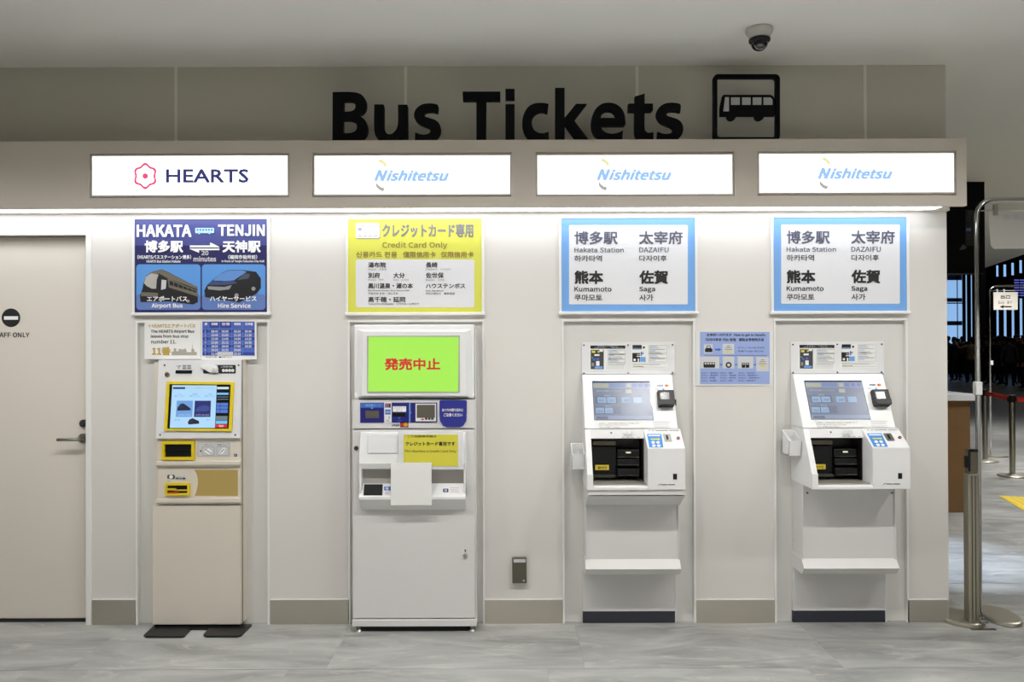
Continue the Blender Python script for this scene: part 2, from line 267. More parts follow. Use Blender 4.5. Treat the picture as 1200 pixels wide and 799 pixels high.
# ------------------------------------------------------------------ print (flat lettering and pictures)
# letter outlines: one line per character: the character, its advance, then its outlines (x y x y ...) set apart by double spaces, 200 units to the em
GLYPHS = """
. 56  38 52 44 54 49 59 51 66 49 74 44 78 38 80 31 78 26 74 25 66 26 59 31 54
/ 78  12 19 26 19 85 214 72 214
0 111  66 52 90 61 106 86 111 129 106 171 90 196 66 204 41 196 26 171 20 129 26 86 41 61  66 67 51 74 41 94 38 129 41 164 51 183 66 190 80 183 90 164 94 129 90 94 80 74
1 111  28 55 108 55 108 70 79 70 79 202 65 202 56 197 34 191 34 180 60 180 60 70 28 70
2 111  19 55 111 55 111 71 46 69 77 101 97 132 104 161 99 184 84 199 61 204 44 202 30 194 18 183 29 172 48 187 59 189 74 186 83 175 86 160 79 134 57 103 19 66
3 111  63 52 86 57 103 72 110 94 106 112 94 124 79 131 92 140 102 152 105 168 99 187 84 200 62 204 46 202 33 196 21 187 31 175 50 188 61 189 75 186 83 178 86 166 82 152 70 142 46 138 46 124 73 121 87 110 91 95 87 80 77 71 61 68 47 70 35 76 25 84 16 73 27 63 42 55
4 111  78 55 95 55 95 95 115 95 115 110 95 110 95 202 75 202 14 107 14 95 78 95  78 110 33 110 66 160 79 182
5 111  62 52 86 58 103 75 110 103 104 129 88 144 66 149 44 144 48 186 103 186 103 202 32 202 27 133 37 127 45 132 61 136 77 132 88 120 92 102 88 84 76 72 61 68 46 70 34 76 25 84 15 72 27 62 42 55
6 111  70 52 91 58 107 75 112 100 107 126 93 141 72 146 60 144 48 138 38 128 44 164 58 184 76 189 85 188 99 178 110 189 101 197 89 202 75 204 49 196 29 171 21 125 28 85 45 60  39 114 49 125 59 131 69 132 83 128 92 117 95 100 92 83 83 71 70 67 54 72 44 88
7 111  50 55 69 55 73 106 86 149 112 191 112 202 20 202 20 186 91 186 68 147 55 105
8 111  66 52 90 57 106 71 112 90 108 108 99 120 87 129 103 151 107 165 102 185 88 199 66 204 46 199 32 186 26 167 29 153 36 141 46 132 33 123 23 109 19 91 25 71 42 57  76 135 60 142 48 152 43 167 46 179 54 187 66 190 80 187 88 177 91 164 89 154 84 144  66 66 50 70 39 79 35 93 38 106 45 117 56 126 75 118 89 107 94 91 91 78 81 69
9 111  57 52 83 61 102 87 110 135 104 173 86 197 61 204 40 198 25 182 19 157 24 131 38 116 59 111 71 113 83 119 93 128 87 92 74 73 56 68 47 69 32 79 22 67 31 60 43 54  93 144 83 132 72 126 62 124 48 128 39 139 36 157 39 174 48 186 61 190 77 185 88 169
: 56  38 133 44 135 49 140 51 147 49 154 44 159 38 161 31 159 26 154 25 147 26 140 31 135  38 52 44 54 49 59 51 66 49 74 44 78 38 80 31 78 26 74 25 66 26 59 31 54
A 122  11 55 29 55 44 100 97 100 111 55 131 55 81 202 60 202  48 114 71 187 93 114
B 131  30 55 77 55 106 60 125 74 132 98 129 115 118 127 103 134 114 141 122 152 124 166 118 187 100 198 74 202 30 202  49 139 49 187 90 185 102 177 106 163 102 151 91 142  49 70 49 125 74 125 96 122 110 114 114 99 109 82 96 73 74 70
C 128  85 52 103 55 118 62 130 73 120 85 110 76 99 71 86 69 62 76 46 97 41 129 46 160 63 181 87 188 98 186 117 174 127 186 117 195 103 202 87 204 53 195 30 169 22 128 30 87 53 61
D 138  30 55 68 55 105 64 128 89 136 129 128 168 105 193 67 202 30 202  49 70 49 187 65 187 94 180 111 160 117 129 111 97 94 77 65 70
E 118  30 55 117 55 117 71 49 71 49 124 104 124 104 140 49 140 49 186 115 186 115 202 30 202
F 110  30 55 49 55 49 121 105 121 105 136 49 136 49 186 115 186 115 202 30 202
H 146  30 55 49 55 49 124 117 124 117 55 136 55 136 202 117 202 117 140 49 140 49 202 30 202
I 59  30 55 49 55 49 202 30 202
J 107  57 52 81 59 94 75 98 98 98 202 79 202 79 100 77 82 69 72 56 69 46 70 37 76 30 85 17 76 27 63 41 55
K 129  30 55 49 55 49 101 74 131 118 55 138 55 85 146 131 202 110 202 49 128 49 202 30 202
L 109  30 55 113 55 113 71 49 71 49 202 30 202
M 162  30 55 47 55 47 136 44 179 85 70 97 70 137 179 135 136 135 55 152 55 152 202 130 202 92 93 52 202 30 202
N 145  30 55 48 55 45 178 115 55 134 55 134 202 117 202 117 125 119 79 49 202 30 202
O 148  84 52 117 62 139 88 147 129 139 169 117 195 84 204 52 195 30 169 22 129 30 88 52 62  84 69 61 76 46 97 41 129 46 160 61 181 84 188 107 181 122 160 128 129 122 97 107 76
P 127  30 55 49 55 49 113 73 113 101 118 120 133 127 159 120 184 101 198 72 202 30 202  49 128 49 187 91 184 104 175 108 159 104 141 92 132 70 128
R 127  49 132 49 187 93 184 105 176 109 161 105 145 93 135 73 132  111 55 131 55 94 119 112 127 123 141 127 161 121 185 103 198 76 202 30 202 30 55 49 55 49 117 75 117
S 119  71 52 97 58 114 73 121 94 117 112 106 125 58 148 49 155 45 167 49 178 58 185 73 188 85 186 106 174 116 186 104 196 89 202 73 204 49 199 32 186 26 165 31 147 42 135 90 112 99 105 102 92 98 80 88 72 71 69 56 71 42 77 31 87 20 74 34 63 51 55
T 120  61 55 79 55 79 186 124 186 124 202 16 202 16 186 61 186
U 144  82 52 109 58 128 78 135 115 135 202 117 202 117 115 112 87 100 73 82 69 65 73 53 87 48 115 48 202 30 202 30 115 37 78 55 58
V 115  57 55 78 55 125 202 106 202 68 74 30 202 10 202
W 176  46 55 68 55 97 177 128 55 150 55 180 202 163 202 139 74 107 202 90 202 59 74 34 202 15 202
X 115  13 55 33 55 66 118 101 55 121 55 78 130 118 202 99 202 69 143 37 202 16 202 56 131
Y 106  54 55 72 55 72 112 116 202 97 202 64 128 29 202 10 202 54 112
Z 121  20 55 121 55 121 71 43 71 120 191 120 202 27 202 27 186 97 186 20 66
a 113  53 52 66 55 89 68 92 55 107 55 107 122 103 145 91 161 69 166 52 164 26 152 33 140 54 149 66 151 80 147 87 137 88 124 51 116 29 103 22 83 26 67 37 56  59 67 49 69 42 74 39 84 44 97 59 106 88 112 88 81 69 69
b 124  76 52 99 59 117 79 123 111 118 140 104 160 80 166 68 164 46 151 47 214 28 214 28 55 43 55 45 66 66 54  73 68 56 72 47 79 47 136 66 149 76 151 92 146 102 132 104 111 100 88 89 73
c 102  71 52 84 54 106 66 98 78 82 69 73 68 55 73 43 87 39 109 44 131 56 146 73 151 81 150 95 142 104 154 85 165 73 166 47 160 28 140 20 109 27 78 45 59
d 124  65 52 78 55 98 68 101 55 116 55 116 214 97 214 98 154 79 165 68 166 44 159 27 140 21 109 26 78 42 59  69 68 53 73 43 87 39 109 44 131 55 146 71 151 88 146 97 140 97 83 79 69
e 111  72 52 86 54 108 63 102 76 84 68 74 67 56 72 44 85 38 105 112 105 112 115 107 142 93 160 69 166 45 159 27 140 20 109 27 79 46 59  38 118 44 136 55 148 69 152 84 148 93 137 96 118
f 65  17 149 31 149 31 55 50 55 50 149 73 149 73 164 50 164 51 193 56 200 65 202 77 199 81 213 63 217 45 212 35 200 31 181 31 164 17 163
g 113  65 5 94 10 113 24 120 43 116 57 103 66 49 70 43 74 43 85 49 93 65 89 85 94 99 107 105 127 103 136 96 150 118 150 118 164 80 164 65 166 45 162 30 148 24 128 26 115 38 98 28 86 26 77 28 70 36 59 28 52 22 43 20 34 26 18 42 8  65 102 53 105 45 114 42 128 45 141 53 150 65 153 77 150 85 141 88 128 85 114 76 105  68 18 51 20 40 27 36 37 41 49 47 55 57 54 92 52 99 48 102 40 98 29 86 21
h 121  28 55 47 55 47 134 66 149 76 150 88 147 95 138 97 121 97 55 115 55 115 124 112 147 101 161 82 166 68 164 46 148 47 214 28 214
i 55  28 55 47 55 47 164 28 164  38 186 44 188 48 192 50 198 48 204 44 208 38 210 31 208 27 204 26 198 27 192 31 188
j 55  17 7 34 11 44 23 47 43 47 164 29 164 29 43 28 31 23 24 15 21 5 23 1 9  38 186 44 188 48 192 50 198 48 204 44 208 38 210 31 208 27 204 25 198 27 192 31 188
k 110  28 55 46 55 46 84 67 107 99 55 118 55 77 120 114 164 93 164 46 106 46 214 28 214
l 57  48 52 58 54 56 68 49 68 47 75 47 214 28 214 28 77 30 63 37 55
m 185  28 55 47 55 47 134 65 149 74 150 85 147 92 138 94 121 94 55 112 55 112 134 131 149 140 150 151 147 158 138 160 121 160 55 178 55 178 124 175 147 164 161 145 166 133 164 121 156 109 146 103 157 94 164 79 166 67 164 46 148 43 164 28 164
n 122  28 55 47 55 47 134 66 149 76 150 88 147 95 138 97 121 97 55 115 55 115 124 112 147 101 161 82 166 68 164 56 157 46 148 43 164 28 164
o 121  71 52 95 59 114 78 121 109 114 140 95 160 71 166 46 160 28 140 20 109 28 78 46 59  71 68 54 73 43 87 39 109 43 131 54 146 71 151 87 146 98 131 102 109 98 87 87 73
p 124  28 9 47 9 46 65 66 54 76 52 99 59 117 79 123 111 118 140 104 160 80 166 68 164 45 151 43 164 28 164  73 68 56 72 47 79 47 136 66 149 76 151 92 146 102 132 104 111 100 88 89 73
r 78  28 55 47 55 47 125 55 140 65 148 74 150 85 148 88 164 76 166 65 164 54 156 46 144 43 164 28 164
s 94  57 52 78 57 92 68 96 85 91 101 79 111 52 122 43 128 40 136 42 144 49 150 60 152 69 151 85 143 93 154 73 165 60 166 40 162 27 151 22 136 27 120 39 111 66 99 75 93 79 84 76 75 69 69 57 67 45 68 25 80 16 67 28 60 42 54
t 75  62 52 83 56 79 70 67 67 57 70 51 77 50 149 79 149 79 164 50 164 50 194 35 194 33 164 15 163 15 149 32 149 32 89 34 70 44 57
u 121  60 52 74 55 85 62 96 72 98 55 113 55 113 164 95 164 95 87 85 76 76 70 66 68 54 71 47 81 45 97 45 164 27 164 27 95 30 71 41 57
v 104  52 55 73 55 112 164 94 164 63 70 32 164 13 164
w 160  46 55 67 55 90 145 114 55 136 55 165 164 148 164 125 71 100 164 82 164 58 71 34 164 15 164
x 100  13 55 32 55 58 100 87 55 107 55 71 110 104 164 85 164 62 122 36 164 16 164 49 112
y 104  30 8 49 13 62 27 71 46 112 164 94 164 65 73 54 103 32 164 13 164 56 55 48 35 40 26 29 23 21 25 17 10
z 95  17 55 99 55 99 70 40 70 97 154 97 164 23 164 23 149 74 149 17 65
※ 200  110 173 118 175 123 180 125 188 123 196 118 201 110 203 102 201 97 196 95 188 97 180 102 175  110 137 44 203 38 197 104 131 38 65 44 59 110 125 176 59 182 65 116 131 182 197 176 203  68 131 66 139 61 144 53 146 45 144 40 139 38 131 40 123 45 118 53 116 61 118 66 123  152 131 154 123 159 118 167 116 175 118 180 123 182 131 180 139 175 144 167 146 159 144 154 139  110 89 102 87 97 82 95 74 97 66 102 61 110 59 118 61 123 66 125 74 123 82 118 87
■ 200  190 211 30 211 30 51 190 51
● 200  20 131 32 86 65 53 110 41 155 53 188 86 200 131 188 176 155 209 110 221 65 209 32 176
あ 200  133 143 123 123 99 92 95 137 117 142  155 165 140 169 137 156 119 155 96 151 98 175 170 183 170 198 100 189 104 213 88 214 86 189 39 191 39 176 84 175 82 146 57 129 39 106 32 81 35 67 43 58 55 56 67 57 89 67 93 55 107 60 102 76 119 93 134 115 147 141 163 133 172 121 176 107 168 84 148 67 117 58 126 45 163 58 184 79 191 106 186 126 173 143 151 153  81 131 86 82 76 76 58 71 52 72 48 77 47 83 52 100 64 117
い 200  55 195 35 195 39 124 48 82 63 60 81 53 94 57 107 72 119 99 106 113 100 94 91 78 82 72 69 79 60 99 54 128 53 175  159 189 143 184 160 155 172 120 178 83 194 90 187 125 175 160
お 200  154 193 147 181 192 151 200 163  75 111 75 70 68 66 59 68 51 74 47 83 50 92 60 102  34 179 35 164 75 163 75 126 53 114 37 98 31 82 38 65 55 53 73 49 82 51 88 59 90 73 89 117 118 123 133 124 150 121 163 113 167 98 163 83 150 73 134 67 110 66 116 49 141 52 164 62 178 77 183 98 177 119 159 133 133 138 89 131 90 165 132 172 131 187 90 179 92 215 74 215 75 178
が 200  164 187 149 181 163 159 185 109 200 116 177 166  166 216 155 212 171 184 182 189  188 224 177 220 194 192 205 197  23 166 25 149 68 154 59 123 44 87 26 55 42 48 61 85 84 156 106 157 117 156 124 149 127 136 126 113 123 91 117 74 113 68 107 65 93 65 75 68 78 51 102 49 113 50 123 55 131 65 137 86 141 112 142 137 138 158 126 169 110 171 87 170 95 210 76 212 71 169
き 200  71 108 55 111 51 102 48 83 55 62 76 49 109 45 126 46 156 49 156 65 109 61 83 63 68 72 63 85 64 94  110 195 112 190 46 192 47 177 116 176 125 150 72 149 42 151 43 136 74 135 131 136 146 108 116 111 115 99 159 92 167 105 160 113 146 138 182 145 179 160 139 152 130 177 170 185 168 200 127 191 122 215 105 212
く 200  151 203 136 216 125 202 66 152 53 138 52 126 64 112 109 74 141 42 155 55 80 120 72 129 72 136
こ 200  57 195 57 179 110 177 164 179 164 196 110 193  65 115 49 116 45 89 52 67 74 54 109 50 136 51 177 57 177 74 135 67 108 66 82 70 66 79 61 92
ご 200  53 193 53 177 106 175 160 177 160 194 106 191  61 113 45 114 41 86 49 65 71 52 105 48 132 49 173 55 173 72 131 65 105 64 78 67 63 76 57 90  166 216 155 211 171 183 182 188  188 224 177 219 194 191 205 196
さ 200  72 117 57 121 52 110 47 88 55 65 76 51 109 47 161 51 162 67 110 62 85 65 69 74 63 90 64 99  42 181 42 165 72 163 126 165 150 119 117 122 116 109 164 103 172 115 156 137 141 166 182 175 181 190 136 180 127 215 110 212 121 179 70 179
し 200  78 211 58 211 59 191 57 89 64 63 81 49 106 45 144 52 172 69 190 89 178 103 161 83 138 67 107 61 90 64 78 73 74 91
す 200  124 129 122 114 116 104 106 101 96 104 88 110 86 121 89 132 96 140 106 142 113 141 119 137  29 186 30 170 119 174 119 153 106 156 88 151 76 139 71 121 75 102 87 91 103 87 121 93 109 77 92 65 68 57 81 44 117 63 136 88 141 115 140 125 135 141 134 174 196 173 196 188 134 188 135 213 117 213 119 188
だ 200  111 149 111 134 149 136 182 133 183 149 148 150  116 100 101 101 98 78 103 61 120 51 146 48 185 51 186 67 147 63 125 66 115 73 113 82  161 203 150 199 167 171 177 176  183 212 173 207 189 179 200 184  48 176 24 178 25 162 66 162 52 109 28 51 45 45 67 105 83 163 124 170 124 186 86 179 93 209 73 211 70 177
つ 200  25 159 32 142 95 164 132 170 155 165 169 152 174 133 160 100 124 81 75 74 82 58 138 68 177 92 192 132 184 161 162 179 132 185 101 181
て 200  27 188 29 170 123 182 105 167 91 144 85 115 98 78 128 57 165 49 170 65 138 71 112 87 101 118 107 143 123 166 147 181 186 185 186 201
で 200  26 187 28 169 122 181 104 166 90 142 84 113 97 77 126 55 163 48 169 64 137 70 111 86 100 117 106 142 122 165 146 180 185 183 185 199  156 159 146 154 163 126 173 131  178 167 168 163 185 135 196 140
な 200  187 147 196 160 150 186 142 174  134 88 133 69 126 62 112 59 99 61 92 67 89 75 92 83 101 89 114 91  147 152 132 152 134 102 114 104 94 100 80 90 74 74 80 57 94 48 114 45 134 49 146 59 149 82 182 59 190 73 165 90 149 98  100 214 83 215 76 181 29 181 30 166 72 166 45 114 29 91 44 83 60 109 88 168 124 175 124 190 92 183
に 200  101 190 101 174 128 172 183 174 183 190 128 188  109 109 95 110 91 86 96 70 112 60 140 56 190 61 189 77 157 73 119 75 109 81 106 90  63 205 45 207 37 143 35 113 36 87 42 48 57 49 56 62 71 110 63 117 51 87 50 97 51 141
の 200  105 183 99 147 84 102 74 87 64 82 54 86 47 98 43 119 51 146 72 171  122 184 151 174 169 153 175 126 168 96 149 76 124 66 107 64 117 49 157 62 183 88 192 125 182 162 156 189 115 199 71 187 39 158 28 117 33 89 46 70 63 64 81 71 96 92 110 126
は 200  61 208 43 209 33 111 34 86 41 48 55 49 54 62 69 109 61 115 50 86 48 95 49 140  145 92 143 73 137 66 124 63 111 65 102 70 99 79 103 88 111 93 125 95  160 209 142 209 143 172 90 173 90 158 143 157 145 106 126 108 104 104 90 93 85 77 90 62 104 52 126 49 147 54 158 65 161 85 191 62 200 75 176 94 160 101 158 158 193 162 193 177 158 173
へ 200  21 110 36 95 84 156 90 162 96 163 187 62 200 77 165 112 110 173 98 181 86 180 75 171 36 123
ま 200  110 91 110 77 107 67 100 61 89 60 73 62 64 68 61 76 65 84 75 90 91 93  47 150 47 135 109 132 109 105 93 106 68 102 52 91 46 75 52 59 66 49 91 46 111 50 123 60 126 74 126 86 144 78 174 56 183 70 149 92 125 101 123 132 179 137 179 152 123 146 123 174 177 179 177 194 123 188 125 214 108 214 108 188 48 192 48 177 108 174 108 146
り 200  78 213 60 213 52 132 55 100 70 101 70 126 78 153 97 178 120 188 138 181 148 162 152 134 142 94 114 70 75 59 84 45 128 60 158 88 168 134 162 170 146 194 123 203 99 195 81 178 68 157
る 200  126 62 110 60 96 62 87 68 83 76 85 82 91 87 99 89 113 85 122 76  58 202 58 186 133 190 32 106 44 94 68 116 91 129 120 134 144 129 159 117 165 100 162 85 154 73 140 65 134 83 121 96 99 101 83 97 72 88 69 75 74 60 89 50 112 46 149 53 173 71 181 99 174 124 154 140 124 146 96 142 160 194 151 206 120 203
れ 200  69 199 68 180 26 176 27 160 67 165 65 146 21 85 31 71 64 118 62 47 80 47 78 131 98 150 119 164 137 170 146 168 151 163 153 153 146 79 149 65 156 56 168 54 181 56 194 61 205 70 202 87 182 73 172 71 166 72 163 77 162 83 169 158 166 172 157 181 141 185 120 179 98 166 80 151 81 162 90 176 83 183 87 213 68 214
を 200  186 143 180 158 127 134 122 144 112 150 91 151 73 145 91 176 157 181 157 196 96 190 102 213 86 215 81 190 34 192 34 177 75 175 50 137 29 114 43 104 61 125 83 138 95 140 103 138 110 134 113 127 91 114 73 97 66 77 73 58 92 49 118 46 173 50 173 66 136 61 100 62 87 67 82 79 86 91 97 102 114 112 113 81 129 81 128 120
ア 200  196 190 186 200 58 198 35 200 35 182 172 183 161 168 146 152 128 138 141 128 162 146  116 164 98 164 97 118 87 90 64 69 46 60 61 48 98 77 113 115
イ 200  27 127 35 112 63 121 111 144 110 49 130 49 129 155 148 169 183 199 169 212 135 179 115 165 60 138
ウ 200  186 176 176 183 117 182 118 215 99 215 100 182 37 182 37 119 55 119 54 167 166 167 162 148 156 127 147 108 132 91 113 77 92 68 72 63 85 48 118 61 145 80 164 104 173 125
エ 200  27 81 27 63 193 63 193 81 118 80 118 172 183 171 183 189 39 189 39 171 101 172 101 80
カ 200  181 171 170 176 109 175 112 212 93 212 93 175 35 177 35 160 92 160 84 124 70 97 52 76 32 61 46 50 76 76 96 111 108 160 164 160 160 99 154 75 151 71 142 68 112 70 114 54 146 52 156 53 163 58 168 64 175 94
ク 200  117 210 99 216 93 201 80 180 59 156 30 133 44 123 64 138 94 172 162 172 155 152 144 130 130 109 109 89 83 72 50 59 65 46 98 62 124 80 144 101 160 124 172 147 184 180 171 188 158 186 104 186
ケ 200  92 210 73 213 68 189 59 169 37 139 23 126 39 117 51 129 72 160 124 160 115 117 99 87 80 68 63 59 80 47 111 73 131 110 140 160 193 159 193 176 80 175
サ 200  23 171 23 153 65 154 64 103 82 103 81 154 138 154 132 101 114 75 83 58 97 46 132 69 149 102 154 154 194 153 194 170 154 169 155 211 137 211 138 169 81 169 82 209 64 209 65 169
シ 200  70 209 61 195 104 167 114 180  40 66 49 49 94 63 116 74 146 95 172 119 193 146 183 162 164 135 138 110 107 89 86 79  40 164 31 150 46 142 75 123 84 137
ジ 200  153 204 142 200 160 168 172 173  179 214 168 209 187 178 199 183  68 207 59 194 102 165 111 179  38 64 47 48 91 62 113 73 144 94 170 118 190 144 181 161 161 133 136 109 105 87 83 77  38 162 29 149 43 140 72 121 81 135
ス 200  170 189 160 197 145 195 47 196 47 178 146 179 138 161 112 123 89 101 61 80 30 64 43 51 71 67 98 87 121 109 141 89 176 50 190 62 131 121 145 141
タ 200  117 212 99 218 93 202 79 181 58 156 28 132 42 122 63 139 95 175 162 175 147 138 135 120 93 147 82 136 125 107 104 88 78 71 47 59 62 46 92 61 118 78 138 97 160 79 171 93 149 110 162 131 185 183 171 191 158 189 104 189
チ 200  28 146 28 130 105 131 98 99 81 75 54 58 70 47 98 69 115 97 121 131 193 130 193 146 122 146 122 184 173 195 162 209 110 197 43 194 47 179 105 182 105 146
ッ 200  107 170 92 165 108 122 122 127  179 159 162 164 156 139 147 116 134 96 115 77 93 63 69 53 82 40 105 51 127 67 148 88 160 107 169 127  60 160 45 154 63 109 78 115
テ 200  53 203 53 186 171 186 171 203  29 153 29 136 106 137 102 102 95 87 85 75 72 64 57 56 72 45 88 56 102 69 111 82 118 98 123 137 193 136 193 153
ト 200  77 73 76 49 95 49 94 139 147 118 173 106 179 123 94 156 95 210 76 210
ド 200  141 199 130 194 137 184 148 164 159 169  165 209 154 204 161 194 173 174 184 179  71 70 70 46 89 46 88 136 141 116 166 104 173 121 88 154 89 207 69 207
ハ 200  56 118 37 82 25 64 42 57 63 93 79 134 93 189 76 193 71 168  154 126 177 57 195 63 171 131 142 195 125 189
バ 200  163 211 152 206 169 179 179 183  185 219 174 214 191 187 202 192  54 115 35 79 23 61 40 54 61 90 77 131 91 186 73 189 69 164  152 123 175 54 192 60 168 128 139 191 123 186
ビ 200  156 212 145 207 161 179 172 184  178 220 167 215 184 188 194 193  66 205 47 205 48 79 51 65 59 57 72 53 104 51 153 53 174 55 174 73 153 70 105 67 79 68 71 71 66 75 65 127 121 144 165 161 158 177 117 159 65 144
ボ 200  160 213 150 209 166 181 176 186  184 219 173 214 190 187 200 192  74 128 60 135 36 98 22 83 36 74 63 109  158 135 144 128 178 75 193 83  28 175 28 159 101 159 100 65 93 61 70 64 72 48 100 46 110 48 115 54 117 62 117 159 186 159 186 175 117 174 118 209 100 209 101 174
ポ 200  161 203 163 209 167 214 174 216 180 214 185 209 187 203 185 196 180 192 174 190 167 192 163 196  152 203 155 192 163 184 174 181 185 184 193 192 196 203 193 214 185 222 174 225 163 222 155 214  74 128 60 135 36 98 22 83 36 74 63 109  158 135 144 128 178 75 193 83  28 175 28 159 101 159 100 65 93 61 70 64 72 48 100 46 110 48 115 54 117 62 117 159 186 159 186 175 117 174 118 209 100 209 101 174
ヤ 200  193 181 182 189 89 170 78 214 59 209 72 167 23 159 27 142 76 152 101 63 104 46 123 51 93 156 169 171 143 136 126 120 143 112 180 158
ョ 200  52 67 52 51 149 52 149 44 165 44 165 164 55 165 55 149 149 150 149 117 59 117 59 102 149 102 149 67
レ 200  54 61 66 51 121 73 161 97 191 126 182 140 152 111 113 87 73 72 74 204 55 204 56 186 56 71
ン 200  55 202 44 189 94 148 106 160  38 68 49 51 79 59 106 70 127 82 155 104 178 128 195 153 185 170 169 145 147 119 118 97 97 85 70 75
・ 200  110 152 99 149 92 142 89 131 92 120 99 113 110 110 121 113 128 120 131 131 128 142 121 149
ー 200  30 142 30 122 189 122 189 142
一 200  19 141 19 125 202 125 202 141
下 200  21 208 21 193 98 193 98 39 114 39 114 145 178 105 188 119 168 132 117 160 114 157 114 193 199 193 199 208
世 200  101 222 101 173 65 173 65 218 49 218 49 173 20 173 20 158 49 158 49 52 194 52 194 67 65 67 65 158 101 158 101 95 170 95 170 158 200 158 200 173 170 173 170 220 155 220 155 173 116 173 116 222  155 158 155 109 116 109 116 158
中 200  102 223 102 187 29 187 29 92 44 92 44 105 102 105 102 39 117 39 117 105 175 105 175 93 190 93 190 187 117 187 117 223  44 119 44 173 102 173 102 119  175 119 117 119 117 173 175 173
乗 200  102 131 102 108 73 108 73 131  102 144 73 144 73 166 102 166  117 131 147 131 147 108 117 108  117 144 117 166 147 166 147 144  172 220 132 214 33 207 37 194 102 197 102 179 32 179 32 166 59 166 59 144 21 144 21 131 59 131 59 108 30 108 30 95 90 95 69 79 44 66 18 57 28 44 55 55 80 70 102 88 102 39 117 39 117 88 139 70 165 54 191 43 202 56 175 66 150 79 129 95 192 95 192 108 161 108 161 131 199 131 199 144 161 144 161 166 190 166 190 179 117 179 117 199 182 208
五 200  45 145 45 131 83 131 70 65 21 65 21 50 199 50 199 65 158 65 166 145 154 146 101 145 108 189 185 189 185 204 34 204 34 189 91 189 85 145  87 65 99 131 149 131 143 65
人 200  101 222 98 174 77 108 19 52 31 40 71 71 96 110 110 151 125 111 151 71 192 41 203 53 150 98 125 153 117 193 118 222
仅 200  83 201 83 187 93 187 90 186 100 151 113 119 129 92 111 75 91 62 70 52 79 39 100 50 120 63 138 80 154 64 173 51 194 40 204 52 183 62 164 75 148 91 167 121 182 156 192 199 183 202  104 187 175 187 166 155 154 127 139 103 124 128 113 156  69 222 54 191 36 163 15 140 24 125 47 152 47 39 62 39 62 174 84 217
代 200  153 212 185 179 197 187 164 219  120 220 124 161 75 154 77 140 125 146 136 91 154 54 182 39 192 43 199 57 205 84 196 89 192 92 186 61 181 57 163 70 149 101 140 148 201 156 199 170 138 162 135 220  73 221 57 190 37 162 14 139 23 125 50 154 50 39 65 39 65 176 87 216
佐 200  117 221 110 182 70 182 70 168 107 168 95 130 80 97 59 70 71 58 86 77 109 122 109 116 142 116 142 60 92 60 92 45 202 45 202 60 157 60 157 116 198 116 198 130 111 130 122 168 203 168 203 182 125 182 132 220  65 222 51 193 34 166 14 143 22 128 45 155 45 40 59 40 59 177 79 218
便 200  81 181 81 105 129 105 122 85 115 76 96 91 88 100 75 95 93 75 104 67 80 55 64 51 73 38 91 44 117 59 140 50 195 40 204 54 150 62 128 70 136 81 143 105 192 105 192 181 145 181 145 198 199 198 199 212 76 212 76 198 130 198 130 181  95 138 130 138 130 128 130 117 95 117  145 138 178 138 178 117 145 117  95 169 130 169 130 149 95 149  145 169 178 169 178 149 145 149  61 222 50 192 34 165 17 142 26 128 42 149 42 39 56 39 56 174 76 218
保 200  100 200 175 200 175 163 100 163  86 214 86 150 130 150 130 125 71 125 71 111 121 111 105 91 86 73 65 60 76 48 95 62 114 80 130 101 130 39 145 39 145 102 160 81 177 62 196 47 206 59 187 73 169 91 154 111 201 111 201 125 145 125 145 150 190 150 190 214  65 222 52 193 34 166 15 143 23 128 45 154 45 40 59 40 59 176 79 218
信 200  86 161 86 149 184 149 184 161  86 133 86 121 184 121 184 133  72 190 72 177 199 177 199 190  118 218 132 191 146 197 131 223  84 104 84 39 97 39 97 47 172 47 172 40 186 40 186 104  97 59 97 91 172 91 172 59  61 222 49 192 34 165 16 142 25 128 44 154 44 38 58 38 58 178 75 218
僅 200  102 223 102 204 75 204 75 193 102 193 102 168 130 168 130 158 84 158 84 118 130 118 130 106 80 106 80 95 130 95 130 81 85 81 85 69 130 69 130 54 72 54 72 43 202 43 202 54 145 54 145 69 191 69 191 81 145 81 145 95 195 95 195 106 145 106 145 118 193 118 193 158 145 158 145 168 174 168 174 193 201 193 201 204 174 204 174 223 159 223 159 204 116 204 116 223  159 193 159 179 116 179 116 193  98 148 130 148 130 129 98 129  145 148 178 148 178 129 145 129  63 222 49 192 32 165 13 142 22 128 42 152 42 39 56 39 56 175 77 218
八 200  71 204 64 147 48 94 16 51 24 44 27 40 61 85 79 142 87 202  142 208 127 207 132 167 149 100 192 40 205 51 163 108 146 170
内 200  30 189 30 39 45 39 45 174 102 174 98 146 83 117 50 91 61 79 84 96 100 114 110 133 158 82 171 92 114 148 118 174 176 174 175 56 171 54 139 54 144 39 182 42 187 45 190 51 191 189 118 189 118 223 103 223 103 189
出 200  31 123 31 51 173 51 173 39 189 39 189 123 173 123 173 66 118 66 118 136 181 136 181 205 165 205 165 150 118 150 118 223 101 223 101 150 56 150 56 205 40 205 40 136 101 136 101 66 47 66 47 123
分 200  145 219 131 214 148 184 168 156 190 134 202 146 181 166 160 192  75 219 60 190 41 164 19 143 32 132 47 146 47 133 86 133 78 100 59 72 23 51 32 38 72 62 93 95 102 133 156 133 150 68 144 56 107 57 112 42 144 41 155 44 160 48 165 62 169 91 172 147 48 147 65 167 79 190 91 215
切 200  94 205 94 191 126 191 123 135 108 87 72 51 83 39 121 78 137 131 141 191 183 191 176 77 171 60 163 56 136 57 141 42 169 42 180 46 185 51 191 70 195 116 198 205  40 68 98 97 95 110 56 94 56 154 97 163 94 177 56 169 56 215 42 215 42 166 16 160 18 146 42 151 42 96 40 90 33 82
